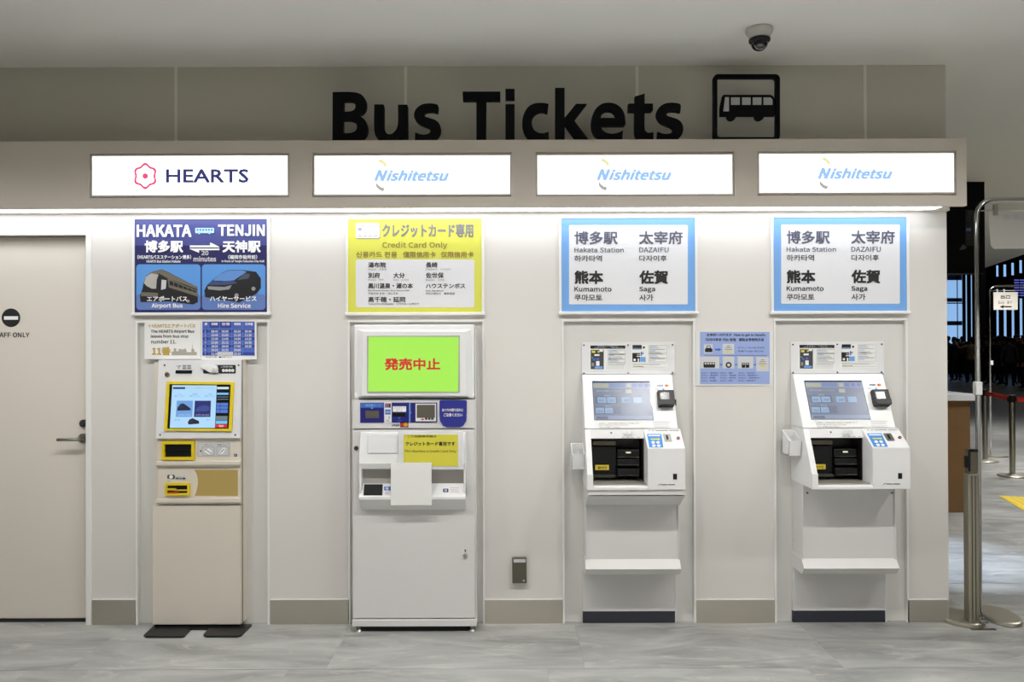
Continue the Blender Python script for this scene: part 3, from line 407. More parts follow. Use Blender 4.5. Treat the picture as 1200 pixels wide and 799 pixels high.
別 200  129 199 129 88 143 88 143 199  178 219 177 56 172 54 142 54 147 39 184 42 189 45 192 50 193 219  43 200 94 200 94 162 43 162  29 214 29 148 51 148 47 111 37 76 17 49 27 39 45 59 56 85 62 113 95 113 91 62 86 53 58 53 62 40 87 40 96 42 100 46 104 57 107 80 110 127 64 127 66 148 108 148 108 214
利 200  129 199 129 89 143 89 143 199  178 219 177 56 172 54 142 54 147 39 184 42 189 45 192 50 193 219  102 222 78 214 18 202 23 191 62 197 62 163 20 163 20 149 59 149 47 123 32 100 15 81 24 67 37 83 62 126 62 39 77 39 77 119 106 90 114 102 77 134 77 149 115 149 115 163 77 163 77 200 113 210
券 200  131 140 154 116 61 116 86 140  156 218 137 188 113 188 122 222 106 224 97 188 71 188 81 194 64 219 52 213 68 188 35 188 35 174 91 174 78 154 22 154 22 140 66 140 36 117 17 107 26 95 53 110 53 102 84 102 76 81 59 64 29 52 38 39 71 54 90 75 99 102 148 102 146 78 140 57 132 55 108 56 112 41 144 42 152 47 157 57 164 110 195 95 205 107 183 115 164 126 148 140 198 140 198 154 96 154 107 174 184 174 184 188 152 188 170 213
刻 200  180 221 180 58 180 56 175 54 148 54 153 40 186 42 194 50 195 221  144 200 144 88 159 88 159 200  102 171 90 151 49 149 78 184 130 184 130 198 89 198 75 224 62 220 72 198 21 198 21 184 60 184 38 156 26 148 31 134 79 138 63 122 44 108 23 96 33 84 65 106 93 133 116 166  115 133 91 100 59 72 22 52 31 39 72 64 90 79 121 48 132 58 100 89 129 127
前 200  131 158 131 76 145 76 145 158  171 164 171 55 141 54 146 40 170 41 183 45 186 58 186 164  155 224 136 191 76 191 86 195 66 223 52 218 59 209 70 191 21 191 21 178 199 178 199 191 153 191 171 219  92 115 92 95 47 95 47 115  92 127 47 127 47 147 92 147  33 160 33 40 47 40 47 83 92 83 91 54 66 53 71 40 99 42 106 50 106 160
動 200  141 220 141 176 117 176 117 162 140 162 137 126 129 95 116 68 76 65 76 81 115 81 115 92 76 92 76 105 115 105 115 164 76 164 76 177 118 177 118 189 76 189 76 204 115 209 107 221 82 217 21 211 24 200 62 202 62 189 18 189 18 177 62 177 62 164 24 164 24 105 62 105 62 92 24 92 24 81 62 81 62 63 18 59 20 46 105 56 96 49 107 38 135 70 149 112 155 162 183 162 181 104 178 70 174 57 170 54 144 54 149 40 173 40 183 44 187 48 192 64 198 176 155 176 156 220  37 130 62 130 62 115 37 115  76 130 102 130 102 115 76 115  37 154 62 154 62 140 37 140  76 154 102 154 102 140 76 140
区 200  195 212 29 212 29 45 200 45 200 59 44 59 44 198 195 198  62 172 111 129 75 98 55 85 67 73 86 87 122 119 164 73 177 84 132 130 170 182 156 188 121 139 73 181
千 200  169 220 130 211 31 198 35 185 102 192 102 144 20 144 20 129 102 129 102 39 117 39 117 129 200 129 200 144 117 144 117 194 180 208
博 200  93 78 119 51 130 60 103 86  88 178 88 110 101 110 101 123 131 123 131 111 145 111 145 123 178 123 178 110 191 110 191 178 145 178 145 189 202 189 202 201 187 201 192 207 164 222 157 214 180 201 145 201 145 223 131 223 131 201 77 201 77 189 131 189 131 178  131 145 131 133 101 133 101 145  145 145 178 145 178 133 145 133  131 155 101 155 101 167 131 167  145 155 145 167 178 167 178 155  158 115 158 100 72 100 72 87 158 87 157 53 131 52 136 39 148 39 165 41 171 48 172 87 203 87 203 100 172 100 172 115  43 223 43 170 18 170 18 156 43 156 43 39 57 39 57 156 81 156 81 170 57 170 57 223
卡 200  117 101 183 72 191 85 125 113  98 223 98 149 20 149 20 135 98 135 98 39 114 39 114 135 200 135 200 149 113 149 113 180 180 180 180 195 113 195 113 223
収 200  176 195 170 163 160 135 149 110 137 135 121 195  98 208 98 195 117 195 107 193 115 157 126 124 140 95 126 77 110 62 93 51 103 39 135 65 149 82 177 52 194 41 204 53 186 64 171 78 157 95 173 126 184 163 192 206 182 209  31 74 73 95 73 39 87 39 87 220 73 220 73 109 46 98 46 202 32 202 32 100 31 94 25 88
取 200  180 186 174 158 156 109 147 133 135 186  111 201 111 186 121 186 136 122 148 94 135 76 121 62 106 50 116 39 143 64 155 80 179 51 193 40 203 52 188 63 175 77 164 93 178 123 189 158 196 199 187 201  18 81 21 67 81 77 81 39 96 39 96 80 114 83 113 96 96 93 96 200 110 200 110 214 20 214 20 200 33 200 33 83  47 200 81 200 81 172 47 172  47 159 81 159 81 130 47 130  47 117 81 117 81 91 47 85
口 200  35 202 35 44 51 44 51 61 169 61 169 45 185 45 185 202  51 76 51 187 169 187 169 76
可 200  21 209 21 194 159 194 159 58 154 55 116 56 123 39 164 42 171 46 174 52 175 194 200 194 200 209  56 150 109 150 109 104 56 104  42 164 42 74 56 74 56 90 124 90 124 164
合 200  113 224 88 194 55 169 18 151 29 138 60 154 60 144 161 144 161 157 193 139 204 153 173 168 145 186 120 208 127 217  65 158 97 183 111 197 127 182 160 158  49 120 49 39 64 39 64 51 158 51 158 40 173 40 173 120  64 65 64 106 158 106 158 65
地 200  96 204 96 150 74 141 80 127 96 134 96 71 98 54 108 46 125 44 175 44 191 47 199 58 203 80 189 86 187 68 183 59 174 57 126 57 116 58 111 62 110 140 137 152 137 84 151 84 151 158 179 170 178 110 175 105 158 105 162 92 181 94 190 100 193 122 194 185 184 189 178 184 151 173 151 223 137 223 137 167 110 156 110 204  17 86 23 71 84 99 81 112 58 103 58 161 82 161 82 175 58 175 58 221 44 221 44 175 18 175 18 161 44 161 44 97
堡 200  99 205 166 205 166 186 99 186  68 160 68 148 108 148 81 126 66 118 75 108 92 118 109 132 123 148 125 148 125 106 139 106 139 148 173 119 191 109 201 120 184 127 155 148 196 148 196 160 139 160 139 174 181 174 181 216 85 216 85 174 125 174 125 160  102 110 102 93 37 93 37 79 102 79 102 58 18 58 18 45 202 45 202 58 117 58 117 79 184 79 184 93 117 93 117 110  62 223 49 200 34 179 16 161 26 149 37 161 43 167 43 105 57 105 57 187 75 219
場 200  109 179 174 179 174 163 109 163  109 206 174 206 174 190 109 190  96 217 96 152 188 152 188 217  76 141 76 128 104 128 93 112 64 88 75 78 101 101 121 101 108 84 92 68 76 56 86 47 104 62 122 81 135 101 154 101 144 80 130 61 115 47 126 38 142 55 156 77 167 101 182 101 180 76 173 53 170 51 150 52 154 40 178 40 185 45 190 54 194 74 197 114 111 114 119 128 202 128 202 141  17 91 23 76 82 105 79 118 58 109 58 165 80 165 80 180 58 180 58 221 44 221 44 180 21 180 21 165 44 165 44 102
売 200  28 140 28 101 43 101 43 126 177 126 177 101 192 101 192 140  125 116 125 63 127 51 134 44 177 43 190 46 196 56 199 77 189 80 185 83 184 66 181 58 176 56 143 57 140 63 140 116  76 116 70 86 53 65 19 52 25 43 27 39 65 55 84 80 91 116  102 223 102 203 23 203 23 189 102 189 102 169 42 169 42 156 179 156 179 169 117 169 117 189 197 189 197 203 117 203 117 223
変 200  55 180 47 165 25 141 33 136 37 133 49 145 69 176  148 173 184 135 196 143 160 180  88 133 73 117 52 101 24 87 34 77 69 96 96 70 72 62 19 52 27 38 84 51 110 61 135 51 163 43 193 39 202 53 149 62 126 70 143 81 157 95 169 111 159 118 94 117 104 129  79 104 147 105 125 85 111 77 99 85  96 222 106 205 24 205 24 192 79 192 79 133 95 133 95 192 125 192 125 133 140 133 140 192 196 192 196 205 122 205 111 225
多 200  101 223 85 206 62 189 32 174 43 163 60 172 89 192 146 192 135 180 106 160 81 178 70 170 93 153 71 143 26 131 33 118 86 134 134 161 169 200 159 206 105 206 118 220  134 154 115 133 87 114 50 97 59 86 83 96 122 121 177 121 165 107 135 83 110 103 98 96 121 76 91 65 59 58 25 53 31 39 100 53 159 81 199 130 189 136 137 135 150 150
大 200  102 223 99 166 22 166 22 150 97 150 84 113 59 78 19 52 30 39 70 67 96 101 110 139 129 97 156 63 190 39 202 53 167 76 141 109 123 150 198 150 198 166 115 166 118 223
天 200  23 146 23 131 97 131 85 103 60 75 18 52 28 39 70 63 96 90 110 120 130 84 157 57 193 40 203 53 167 70 140 96 121 131 197 131 197 146 116 146 117 192 189 192 189 208 30 208 30 192 101 192 100 146
太 200  102 223 100 170 22 170 22 155 97 155 85 115 60 79 18 51 29 39 50 51 68 64 82 79 119 41 132 51 107 77 92 90 87 86 98 105 111 145 130 100 157 64 193 39 204 52 168 76 142 111 124 155 199 155 199 170 116 170 118 223
宮 200  73 161 147 161 147 134 73 134  44 104 44 40 59 40 59 48 163 48 163 40 178 40 178 104 108 104 116 122 162 122 162 173 58 173 58 122 99 122 92 104  59 61 59 91 163 91 163 61  95 220 103 204 26 204 26 159 41 159 41 190 179 190 179 159 194 159 194 204 121 204 110 224
宰 200  144 155 131 125 82 125 89 127 77 154 63 151 74 125 21 125 21 111 102 111 102 88 35 88 35 74 102 74 102 39 117 39 117 74 185 74 185 88 117 88 117 111 199 111 199 125 145 125 159 151  98 182 106 169 41 169 41 155 180 155 180 169 121 169 110 187  94 220 102 204 24 204 24 168 39 168 39 191 181 191 181 168 196 168 196 204 120 204 109 224
専 200  51 76 82 48 94 57 62 84  40 181 40 115 140 115 140 99 20 99 20 87 140 87 139 53 106 52 111 38 138 39 151 43 154 48 154 87 200 87 200 99 154 99 154 115 181 115 181 181 117 181 117 194 195 194 195 207 117 207 117 223 102 223 102 207 25 207 25 194 102 194 102 181  54 143 102 143 102 126 54 126  117 143 166 143 166 126 117 126  54 169 102 169 102 153 54 153  117 169 166 169 166 153 117 153
岡 200  66 190 81 159 94 164 79 194  28 212 28 39 42 39 42 198 179 198 178 56 174 54 147 54 152 41 185 43 193 51 193 212  63 130 63 70 157 70 157 130 143 130 143 83 116 83 116 145 170 145 170 157 136 157 149 180 155 191 140 195 122 157 52 157 52 145 102 145 102 83 76 83 76 130
崎 200  105 121 105 63 118 63 118 74 156 74 156 121  118 110 144 110 144 85 118 85  141 223 140 205 98 205 98 193 138 193 130 178 117 168 95 160 103 150 122 156 136 165 145 176 186 151 195 161 150 187 152 193 196 193 196 205 154 205 155 223  92 149 92 136 175 136 175 54 171 52 144 53 149 39 181 41 189 49 190 136 202 136 202 149  23 190 23 65 76 70 76 62 87 62 87 190 76 190 76 84 61 82 61 221 48 221 48 81 34 80 34 190
川 200  42 212 40 110 33 77 16 48 24 41 28 37 47 70 55 106 57 212  105 204 105 57 121 57 121 204  173 213 173 39 188 39 188 213
市 200  93 220 106 194 20 194 20 179 102 179 102 152 40 152 40 62 55 62 55 137 102 137 102 39 117 39 117 137 167 137 165 78 133 78 138 63 165 64 179 69 182 74 182 152 117 152 117 179 200 179 200 194 120 194 123 195 107 225
布 200  90 223 79 192 22 192 22 178 73 178 57 152 39 129 16 110 25 97 54 124 54 58 69 58 69 127 112 127 112 39 127 39 127 127 172 127 172 75 168 73 140 73 145 60 171 60 184 65 187 70 187 141 127 141 127 168 112 168 112 141 68 141 89 178 198 178 198 192 96 192 105 220
府 200  110 118 133 78 145 84 122 123  163 181 163 151 102 151 102 137 163 137 162 55 158 54 133 54 138 39 151 39 169 42 177 50 178 137 200 137 200 151 178 151 178 181  90 183 81 160 68 138 52 119 59 105 70 117 75 123 75 39 89 39 89 146 104 179  104 221 113 201 33 201 32 101 28 72 18 47 31 38 42 66 47 98 48 187 200 187 200 201 130 201 119 225
延 200  97 167 97 79 200 79 200 93 155 93 155 144 198 144 198 157 155 157 155 200 197 210 185 222 158 214 89 203 93 191 140 197 140 93 111 93 111 167  29 134 34 139 66 139 53 92 37 124 25 119 31 103 46 79 37 66 16 48 28 38 48 56 56 68 81 53 110 46 197 44 204 59 113 60 86 67 63 80 78 124 82 151 73 153 47 153 78 206 68 212 64 210 20 210 20 197 57 197 35 158 23 146
役 200  60 223 49 208 19 181 25 173 27 169 44 183 74 217  63 178 50 158 33 139 16 124 24 109 38 123 46 130 46 39 60 39 60 148 77 173  99 216 97 177 88 162 68 149 78 137 100 153 111 172 113 202 152 202 152 170 154 158 159 151 170 149 201 150 199 163 169 163 167 216  167 121 158 106 133 81 110 106 101 121  77 135 77 121 88 121 86 120 95 102 120 73 103 64 64 52 72 39 114 53 133 63 170 44 192 38 202 52 182 57 146 73 163 89 177 108 188 131 178 135
往 200  60 223 49 208 19 181 25 173 27 169 44 183 74 217  120 219 136 186 151 191 133 224  64 178 50 158 34 139 16 124 24 109 38 122 45 129 45 39 61 39 61 148 77 173  80 185 80 171 131 171 131 125 87 125 87 111 131 111 131 60 74 60 74 45 202 45 202 60 146 60 146 111 190 111 190 125 146 125 146 171 196 171 196 185
忘 200  65 105 65 65 67 53 76 46 141 44 156 47 163 56 167 76 157 79 153 82 151 66 148 60 85 59 81 61 80 65 80 105  93 119 122 83 135 90 105 126  164 103 182 69 187 54 201 60 195 75 177 108  41 104 28 73 19 59 32 53 54 99  97 220 106 200 23 200 23 186 49 186 49 132 186 132 186 146 64 146 64 186 195 186 195 200 122 200 111 224
意 200  70 85 72 48 79 42 133 41 146 43 153 51 156 69 146 72 142 74 141 60 138 55 89 54 85 55 84 59 84 85  158 83 184 48 196 54 170 88  46 86 32 62 22 52 35 44 44 55 59 81  62 120 158 120 158 106 62 106  62 143 158 143 158 130 62 130  48 154 48 95 99 95 92 89 123 66 132 76 104 95 173 95 173 154  78 196 142 196 133 176 86 176  99 221 105 208 34 208 34 196 76 196 64 193 71 176 25 176 25 164 197 164 197 176 148 176 158 193 146 196 186 196 186 208 122 208 113 225
戻 200  116 139 112 115 56 115 56 102 109 102 97 82 76 65 44 54 52 41 85 54 107 71 121 92 138 69 162 53 191 42 201 55 171 65 147 81 130 102 190 102 190 115 128 115 131 139  95 217 107 195 37 195 36 120 30 85 16 53 29 45 43 77 50 112 52 145 184 145 184 195 123 195 108 223  52 183 170 183 170 156 52 156
所 200  117 203 115 107 108 76 91 49 102 39 122 69 130 103 132 141 163 141 163 40 178 40 178 141 202 141 202 155 132 155 132 192 178 201 198 208 188 221 168 213  44 127 44 159 84 159 84 127  98 219 79 212 30 203 29 105 25 75 16 48 28 39 37 62 42 88 44 114 98 114 98 173 44 173 44 192 89 200 108 206
択 200  101 212 100 111 92 79 73 49 85 39 103 67 113 99 116 131 141 131 152 92 170 61 195 39 206 52 183 70 166 97 156 131 195 131 195 212  116 197 180 197 180 145 116 145  17 117 20 103 49 110 49 55 45 53 21 53 26 39 49 40 60 45 63 50 64 114 92 121 91 135 64 128 64 168 91 168 91 182 64 182 64 223 49 223 49 182 19 182 19 168 49 168 49 125
押 200  105 153 136 153 136 122 105 122  105 167 105 197 136 197 136 167  181 153 181 122 150 122 150 153  181 167 150 167 150 197 181 197  91 211 91 97 105 97 105 108 136 108 136 39 150 39 150 108 181 108 181 98 196 98 196 211  45 223 45 183 20 183 20 169 45 169 45 124 18 117 22 103 45 109 44 55 23 54 27 40 38 41 52 43 59 51 59 114 83 121 81 134 59 128 59 169 81 169 81 183 59 183 59 223
換 200  126 155 115 130 107 120 113 116 116 114 123 125 136 153  144 152 163 115 173 119 154 156  41 223 41 183 18 183 18 169 41 169 41 125 16 117 19 102 41 110 40 56 20 54 25 40 35 40 48 43 53 51 54 115 73 122 71 136 54 129 54 169 73 169 73 183 54 183 54 223  118 195 149 195 137 175 105 175  75 100 75 87 127 87 117 70 98 58 70 50 76 39 107 48 127 62 139 81 153 62 172 49 197 40 205 52 180 58 162 70 149 87 202 87 202 100 189 100 189 175 151 175 167 202 158 208 125 208 131 221 117 223 108 204 95 184 77 166 86 156 93 163 93 100  134 119 131 100 105 100 105 163 177 163 177 100 145 100 147 119
数 200  99 219 84 193 93 188 111 214  28 214 40 187 51 192 39 218  92 107 73 80 58 88 51 91 59 107  32 86 63 72 49 63 18 52 25 41 60 55 75 65 92 54 102 64 85 74 103 101 109 117 101 120 66 120 70 130 57 132 51 120 24 120 24 107 45 107  61 223 61 186 20 186 20 173 57 173 32 150 18 142 26 131 38 139 61 160 61 136 75 136 75 163 102 142 111 153 78 173 116 173 116 186 75 186 75 223  136 221 129 187 120 156 106 132 118 122 131 148 149 95 136 77 120 63 100 51 109 38 127 50 143 64 156 81 180 52 194 41 204 53 189 63 175 78 164 95 174 117 186 170 200 170 200 184 143 184 150 219  172 170 163 128 157 110 150 129 140 170
斯 200  46 84 39 71 20 50 29 44 32 41 43 52 60 80  73 78 91 51 104 58 85 83  87 221 87 196 51 196 51 221 37 221 37 196 21 196 21 183 37 183 37 101 18 101 18 88 117 88 117 101 101 101 101 183 116 183 116 196 101 196 101 221  51 183 87 183 87 165 51 165  51 153 87 153 87 134 51 134  51 122 87 122 87 101 51 101  123 202 122 102 114 72 97 46 108 36 127 65 135 97 137 142 167 142 167 39 181 39 181 142 202 142 202 156 137 156 137 193 182 204 201 212 189 223 170 215
方 200  98 219 112 188 24 188 24 174 78 174 73 127 57 84 19 50 30 39 61 62 80 93 90 127 161 127 158 90 153 68 148 57 139 55 105 56 110 42 151 42 161 48 168 61 173 89 178 142 92 142 95 174 197 174 197 188 113 188 127 195 123 204 112 224
時 200  99 97 124 62 137 69 111 104  136 223 136 199 94 199 94 186 136 186 136 160 86 160 86 147 163 147 163 124 87 124 87 111 163 111 162 55 132 53 137 39 151 39 169 42 177 50 177 111 201 111 201 124 177 124 177 147 203 147 203 160 151 160 151 186 194 186 194 199 151 199 151 223  68 138 68 92 39 92 39 138  68 152 39 152 39 196 68 196  25 210 25 62 39 62 39 78 82 78 82 210
更 200  60 103 48 97 55 87 73 69 41 57 19 52 28 39 52 45 86 61 117 49 154 43 197 40 204 54 162 56 127 61 99 70 107 81 117 104 185 104 185 182 119 182 119 199 197 199 197 212 23 212 23 199 103 199 103 182 41 182 41 104 101 104 93 86 85 78 68 93  56 137 103 137 103 125 103 117 56 117  119 117 119 137 170 137 170 117  56 169 103 169 103 149 56 149  119 169 170 169 170 149 119 149
書 200  61 68 160 68 160 56 61 56  61 78 61 90 160 90 160 78  47 101 47 38 61 38 61 45 160 45 160 39 175 39 175 101  21 122 21 110 199 110 199 122 117 122 117 133 186 133 186 143 117 143 117 155 174 155 174 177 199 177 199 188 174 188 174 209 117 209 117 223 102 223 102 209 42 209 42 199 102 199 102 188 21 188 21 177 102 177 102 165 40 165 40 155 102 155 102 143 35 143 35 133 102 133 102 122  117 199 160 199 160 188 117 188  117 165 117 177 160 177 160 165
本 200  102 223 102 181 23 181 23 166 83 166 66 133 43 104 17 83 28 71 56 95 80 128 99 166 102 166 102 92 55 92 55 76 102 76 102 39 118 39 118 76 164 76 164 92 118 92 118 166 121 166 139 128 163 95 191 71 203 84 176 105 153 133 136 166 197 166 197 181 118 181 118 223
案 200  20 101 20 88 90 88 69 74 44 62 17 54 26 42 54 52 80 66 102 83 102 39 117 39 117 84 139 66 166 52 195 41 204 54 177 62 151 74 130 88 200 88 200 101 117 101 117 118 102 118 102 101  96 220 103 208 26 208 26 179 40 179 40 195 180 195 180 179 195 179 195 208 119 208 109 224  143 162 135 154 115 140 71 148 85 162  48 140 94 133 73 128 22 123 28 111 92 120 117 128 181 110 193 120 134 136 144 144 159 162 198 162 198 174 96 174 107 188 94 193 80 174 23 174 23 162 70 162
機 200  42 223 42 184 20 184 20 170 40 170 25 117 15 97 22 82 29 97 42 138 42 39 54 39 54 139 65 116 72 127 54 157 54 170 71 170 71 184 54 184 54 223  125 222 129 150 133 120 103 120 103 132 90 132 90 120 74 120 74 107 90 107 86 88 77 68 60 49 69 40 84 54 94 70 99 87 121 67 130 76 102 100 103 107 136 107 147 71 110 50 118 40 153 60 162 49 173 42 185 39 192 41 198 51 203 68 193 76 188 56 184 54 170 61 164 68 181 89 188 101 175 105 157 80 149 107 197 107 197 120 180 120 186 125 165 140 157 132 175 120 146 120 142 150 138 222  150 136 187 143 190 134 199 138 188 168 179 165 184 152 163 150 193 195 182 199 175 185 160 184 177 216 167 219 156 195 145 182 148 171 169 175 153 152 147 148  78 132 115 139 117 131 127 134 117 164 107 161 112 148 92 146 122 190 111 194 105 182 89 180 109 215 98 219 85 192 73 178 77 167 98 171 81 148 75 143
次 200  21 198 60 171 70 183 30 209  18 70 32 59 72 121 60 131  101 223 93 192 82 163 68 140 82 132 104 174 177 174 173 160 163 136 175 129 196 184 185 190 109 189 117 220  124 164 120 119 102 83 58 50 69 38 102 60 123 83 134 108 148 79 167 56 192 40 202 54 172 72 152 100 139 137 140 164
止 200  48 179 48 64 20 64 20 49 200 49 200 64 125 64 125 141 191 141 191 156 125 156 125 222 110 222 110 64 63 64 63 179
泉 200  57 163 162 163 162 144 57 144  57 193 162 193 162 174 57 174  24 117 24 104 71 104 57 84 38 68 17 57 23 49 26 45 52 61 75 84 90 114 81 118  101 224 93 205 43 205 43 132 102 132 102 54 71 53 76 39 101 40 114 44 117 56 117 103 138 78 163 59 194 46 203 59 182 66 162 77 145 90 190 120 177 130 137 99 117 129 117 132 178 132 178 205 110 205 119 221
法 200  29 210 67 187 76 200 37 221  18 156 55 134 64 146 27 167  25 52 38 42 74 106 63 116  87 46 176 59 185 39 198 46 190 64 163 103 151 97 169 71 105 64 141 124 197 124 197 138 145 138 145 174 189 174 189 189 145 189 145 223 130 223 130 189 87 189 87 174 130 174 130 138 78 138 78 124 123 124 102 85 90 68 82 61
注 200  29 210 67 187 75 200 37 221  18 154 55 133 64 145 27 166  24 51 37 41 73 106 62 116  120 219 136 186 151 191 133 224  77 185 77 171 129 171 129 125 84 125 84 111 129 111 129 60 70 60 70 45 202 45 202 60 145 60 145 111 190 111 190 125 145 125 145 171 198 171 198 185
温 200  99 170 167 170 167 150 99 150  99 201 167 201 167 182 99 182  85 214 85 138 182 138 182 214  30 210 66 188 74 200 38 221  18 155 55 134 63 146 26 166  23 52 36 42 70 107 59 116  61 58 61 45 202 45 202 58 189 58 189 121 78 121 78 58  92 58 92 107 111 107 111 58  123 58 123 107 143 107 143 58  155 58 155 107 175 107 175 58
港 200  27 210 61 188 70 200 36 221  17 156 51 135 60 148 25 168  109 116 156 116 156 95 109 95  153 223 153 199 114 199 114 223 99 223 99 199 72 199 72 185 99 185 99 162 64 162 64 148 100 148 78 119 65 108 55 115 22 51 36 42 65 101 71 94 95 116 95 62 97 49 106 43 167 41 181 44 189 53 192 71 179 77 177 62 174 56 166 54 114 55 110 57 109 63 109 83 169 83 169 121 196 96 206 108 191 118 178 132 167 148 203 148 203 162 167 162 167 185 197 185 197 199 167 199 167 223  109 128 103 128 115 148 153 148 164 128  114 185 153 185 153 162 114 162
湯 200  103 179 170 179 170 163 103 163  103 205 170 205 170 190 103 190  88 216 88 152 185 152 185 216  28 210 62 188 71 200 36 221  18 156 52 135 61 148 26 168  22 51 35 42 66 106 54 115  70 139 70 127 98 127 88 112 61 87 72 78 95 100 115 100 103 83 88 67 72 54 83 45 100 60 116 79 130 100 150 100 140 80 128 62 113 48 124 39 140 56 153 76 164 100 180 100 175 61 170 53 149 53 153 40 173 40 181 42 188 54 196 112 105 112 113 127 202 127 202 139
瀬 200  18 157 49 136 58 148 26 167  21 49 35 41 60 106 47 113  149 141 182 141 182 123 149 123  149 111 182 111 182 93 149 93  149 170 182 170 182 152 149 152  169 72 191 39 203 45 180 77  147 77 129 56 117 47 125 41 129 39 140 48 160 71  67 167 67 113 87 113 66 79 54 66 61 52 72 64 91 96 91 39 104 39 104 90 124 69 131 82 104 104 104 113 130 113 130 167 104 167 104 185 132 185 132 198 104 198 104 222 91 222 91 198 64 198 65 200 56 207 34 221 25 210 56 188 63 198 63 185 91 185 91 167  78 155 92 155 92 126 78 126  103 155 118 155 118 126 103 126  136 182 136 81 195 81 195 182 168 182 173 201 202 201 202 215 130 215 130 201 158 201 155 182
熊 200  78 73 82 40 96 42 92 74  120 73 130 40 145 44 134 75  161 73 185 39 200 44 174 78  44 79 30 54 21 45 34 39 44 49 58 75  26 175 96 183 102 173 115 179 108 190 87 213 76 207 88 194 44 191 70 220 56 225 38 200 22 188  88 159 88 146 47 146 47 159  33 170 33 85 47 85 47 114 88 114 87 98 63 98 67 86 88 87 99 91 102 101 102 170  47 136 88 136 88 123 47 123  121 222 121 175 123 163 130 158 145 156 178 156 190 158 196 166 199 181 186 186 182 170 139 169 136 171 135 188 189 204 179 214 135 200 135 222  121 153 121 105 123 93 130 87 145 86 179 86 191 88 197 95 200 111 187 116 186 105 184 99 139 99 136 101 135 119 190 136 180 146 135 131 135 153
用 200  41 209 39 106 33 76 16 48 28 38 41 57 49 78 53 100 103 100 103 41 119 41 119 100 173 100 172 57 167 54 136 55 141 40 178 43 184 46 187 51 187 209  55 195 103 195 103 162 55 162  173 195 173 162 119 162 119 195  55 148 103 148 103 115 55 115  173 148 173 115 119 115 119 148
番 200  102 167 72 167 80 170 71 188 64 197 102 199  51 192 66 167 22 167 22 154 86 154 66 139 42 125 17 115 27 104 48 113 48 39 62 39 62 46 160 46 160 40 175 40 175 112 193 105 204 118 178 127 154 139 133 154 198 154 198 167 152 167 171 196 155 201 138 169 145 167 117 167 117 200 180 209 170 221 131 215 33 207 37 196 63 197  102 152 102 120 117 120 117 152 149 127 167 116 54 116 88 139  62 76 102 76 102 58 62 58  62 87 62 104 102 104 102 87  160 76 160 58 117 58 117 76  160 87 117 87 117 104 160 104
発 200  187 198 158 172 145 187 175 213 163 221 138 197 126 222 113 218 125 194 140 171 157 152 63 152 80 169 94 188 105 210 95 215 35 214 35 201 85 201 66 175 42 194 32 186 57 165 44 155 16 139 25 128 55 145 55 138 76 138 76 108 30 108 30 94 75 94 68 78 53 63 26 50 35 38 66 54 83 73 90 94 126 94 128 49 135 42 174 40 186 43 192 53 195 73 181 79 178 56 150 54 142 57 142 94 190 94 190 108 142 108 142 138 165 138 165 145 194 128 204 141 191 147 167 164 198 190  91 138 126 138 126 108 91 108
登 200  67 125 150 125 150 100 67 100  52 138 52 88 166 88 166 138  186 198 158 173 144 189 175 213 163 221 137 198 123 223 110 218 131 183 144 167 77 167 97 195 105 211 95 216 30 215 30 203 85 203 65 175 39 195 30 186 56 166 29 146 15 139 24 128 59 150 74 164 74 154 146 154 146 164 177 139 194 130 205 142 191 149 167 165 197 190  140 87 126 57 79 57 92 61 79 86 66 82 70 73 77 57 22 57 22 44 198 44 198 57 141 57 155 83
的 200  120 140 151 93 164 101 132 146  58 223 50 191 27 191 27 44 41 44 41 60 97 60 97 191 64 191 74 221  41 177 83 177 83 135 41 135  41 74 41 122 83 122 83 74  130 224 122 197 111 172 99 151 111 142 130 178 181 178 175 76 169 60 161 56 131 58 136 43 166 43 177 47 182 51 188 70 192 111 196 191 135 191 144 221
目 200  57 149 162 149 162 116 57 116  57 163 57 196 162 196 162 163  57 102 162 102 162 68 57 68  42 211 42 40 57 40 57 54 162 54 162 40 177 40 177 211
着 200  79 91 163 91 163 80 79 80  79 101 79 113 163 113 163 101  79 70 163 70 163 58 79 58  23 149 23 136 70 136 54 116 36 98 16 83 28 72 64 104 64 39 79 39 79 46 163 46 163 39 178 39 178 124 79 124 87 136 197 136 197 149 94 149 101 162 179 162 179 174 106 174 111 188 188 188 188 200 149 200 163 219 147 224 132 200 81 200 88 203 73 224 59 219 72 200 32 200 32 188 95 188 90 174 41 174 41 162 85 162 77 149
確 200  149 115 149 93 120 93 120 115  21 209 21 195 44 195 38 163 28 134 15 111 24 97 35 115 35 49 48 49 48 65 83 65 83 135 92 124 105 135 105 39 120 39 120 48 201 48 201 61 163 61 163 82 193 82 193 93 163 93 163 115 193 115 193 126 163 126 163 147 195 147 195 160 167 160 156 183 143 178 152 160 126 160 143 190 183 190 183 169 197 169 197 203 149 203 155 220 140 223 133 203 91 203 91 168 104 168 104 190 127 190 115 169 100 151 83 136 83 151 49 151 59 195 86 195 86 209  149 126 120 126 120 147 149 147  149 82 149 61 120 61 120 82  48 137 70 137 70 79 48 79
神 200  41 216 59 190 71 198 53 223  109 137 137 137 137 108 109 108  109 150 109 178 137 178 137 150  181 137 181 108 152 108 152 137  181 150 152 150 152 178 181 178  137 223 137 191 96 191 96 85 109 85 109 95 137 95 137 39 152 39 152 95 181 95 181 87 195 87 195 191 152 191 152 223  20 189 20 175 71 175 56 150 37 129 16 113 23 98 48 120 48 39 62 39 62 126 82 100 91 113 65 140 82 168 89 183 81 189
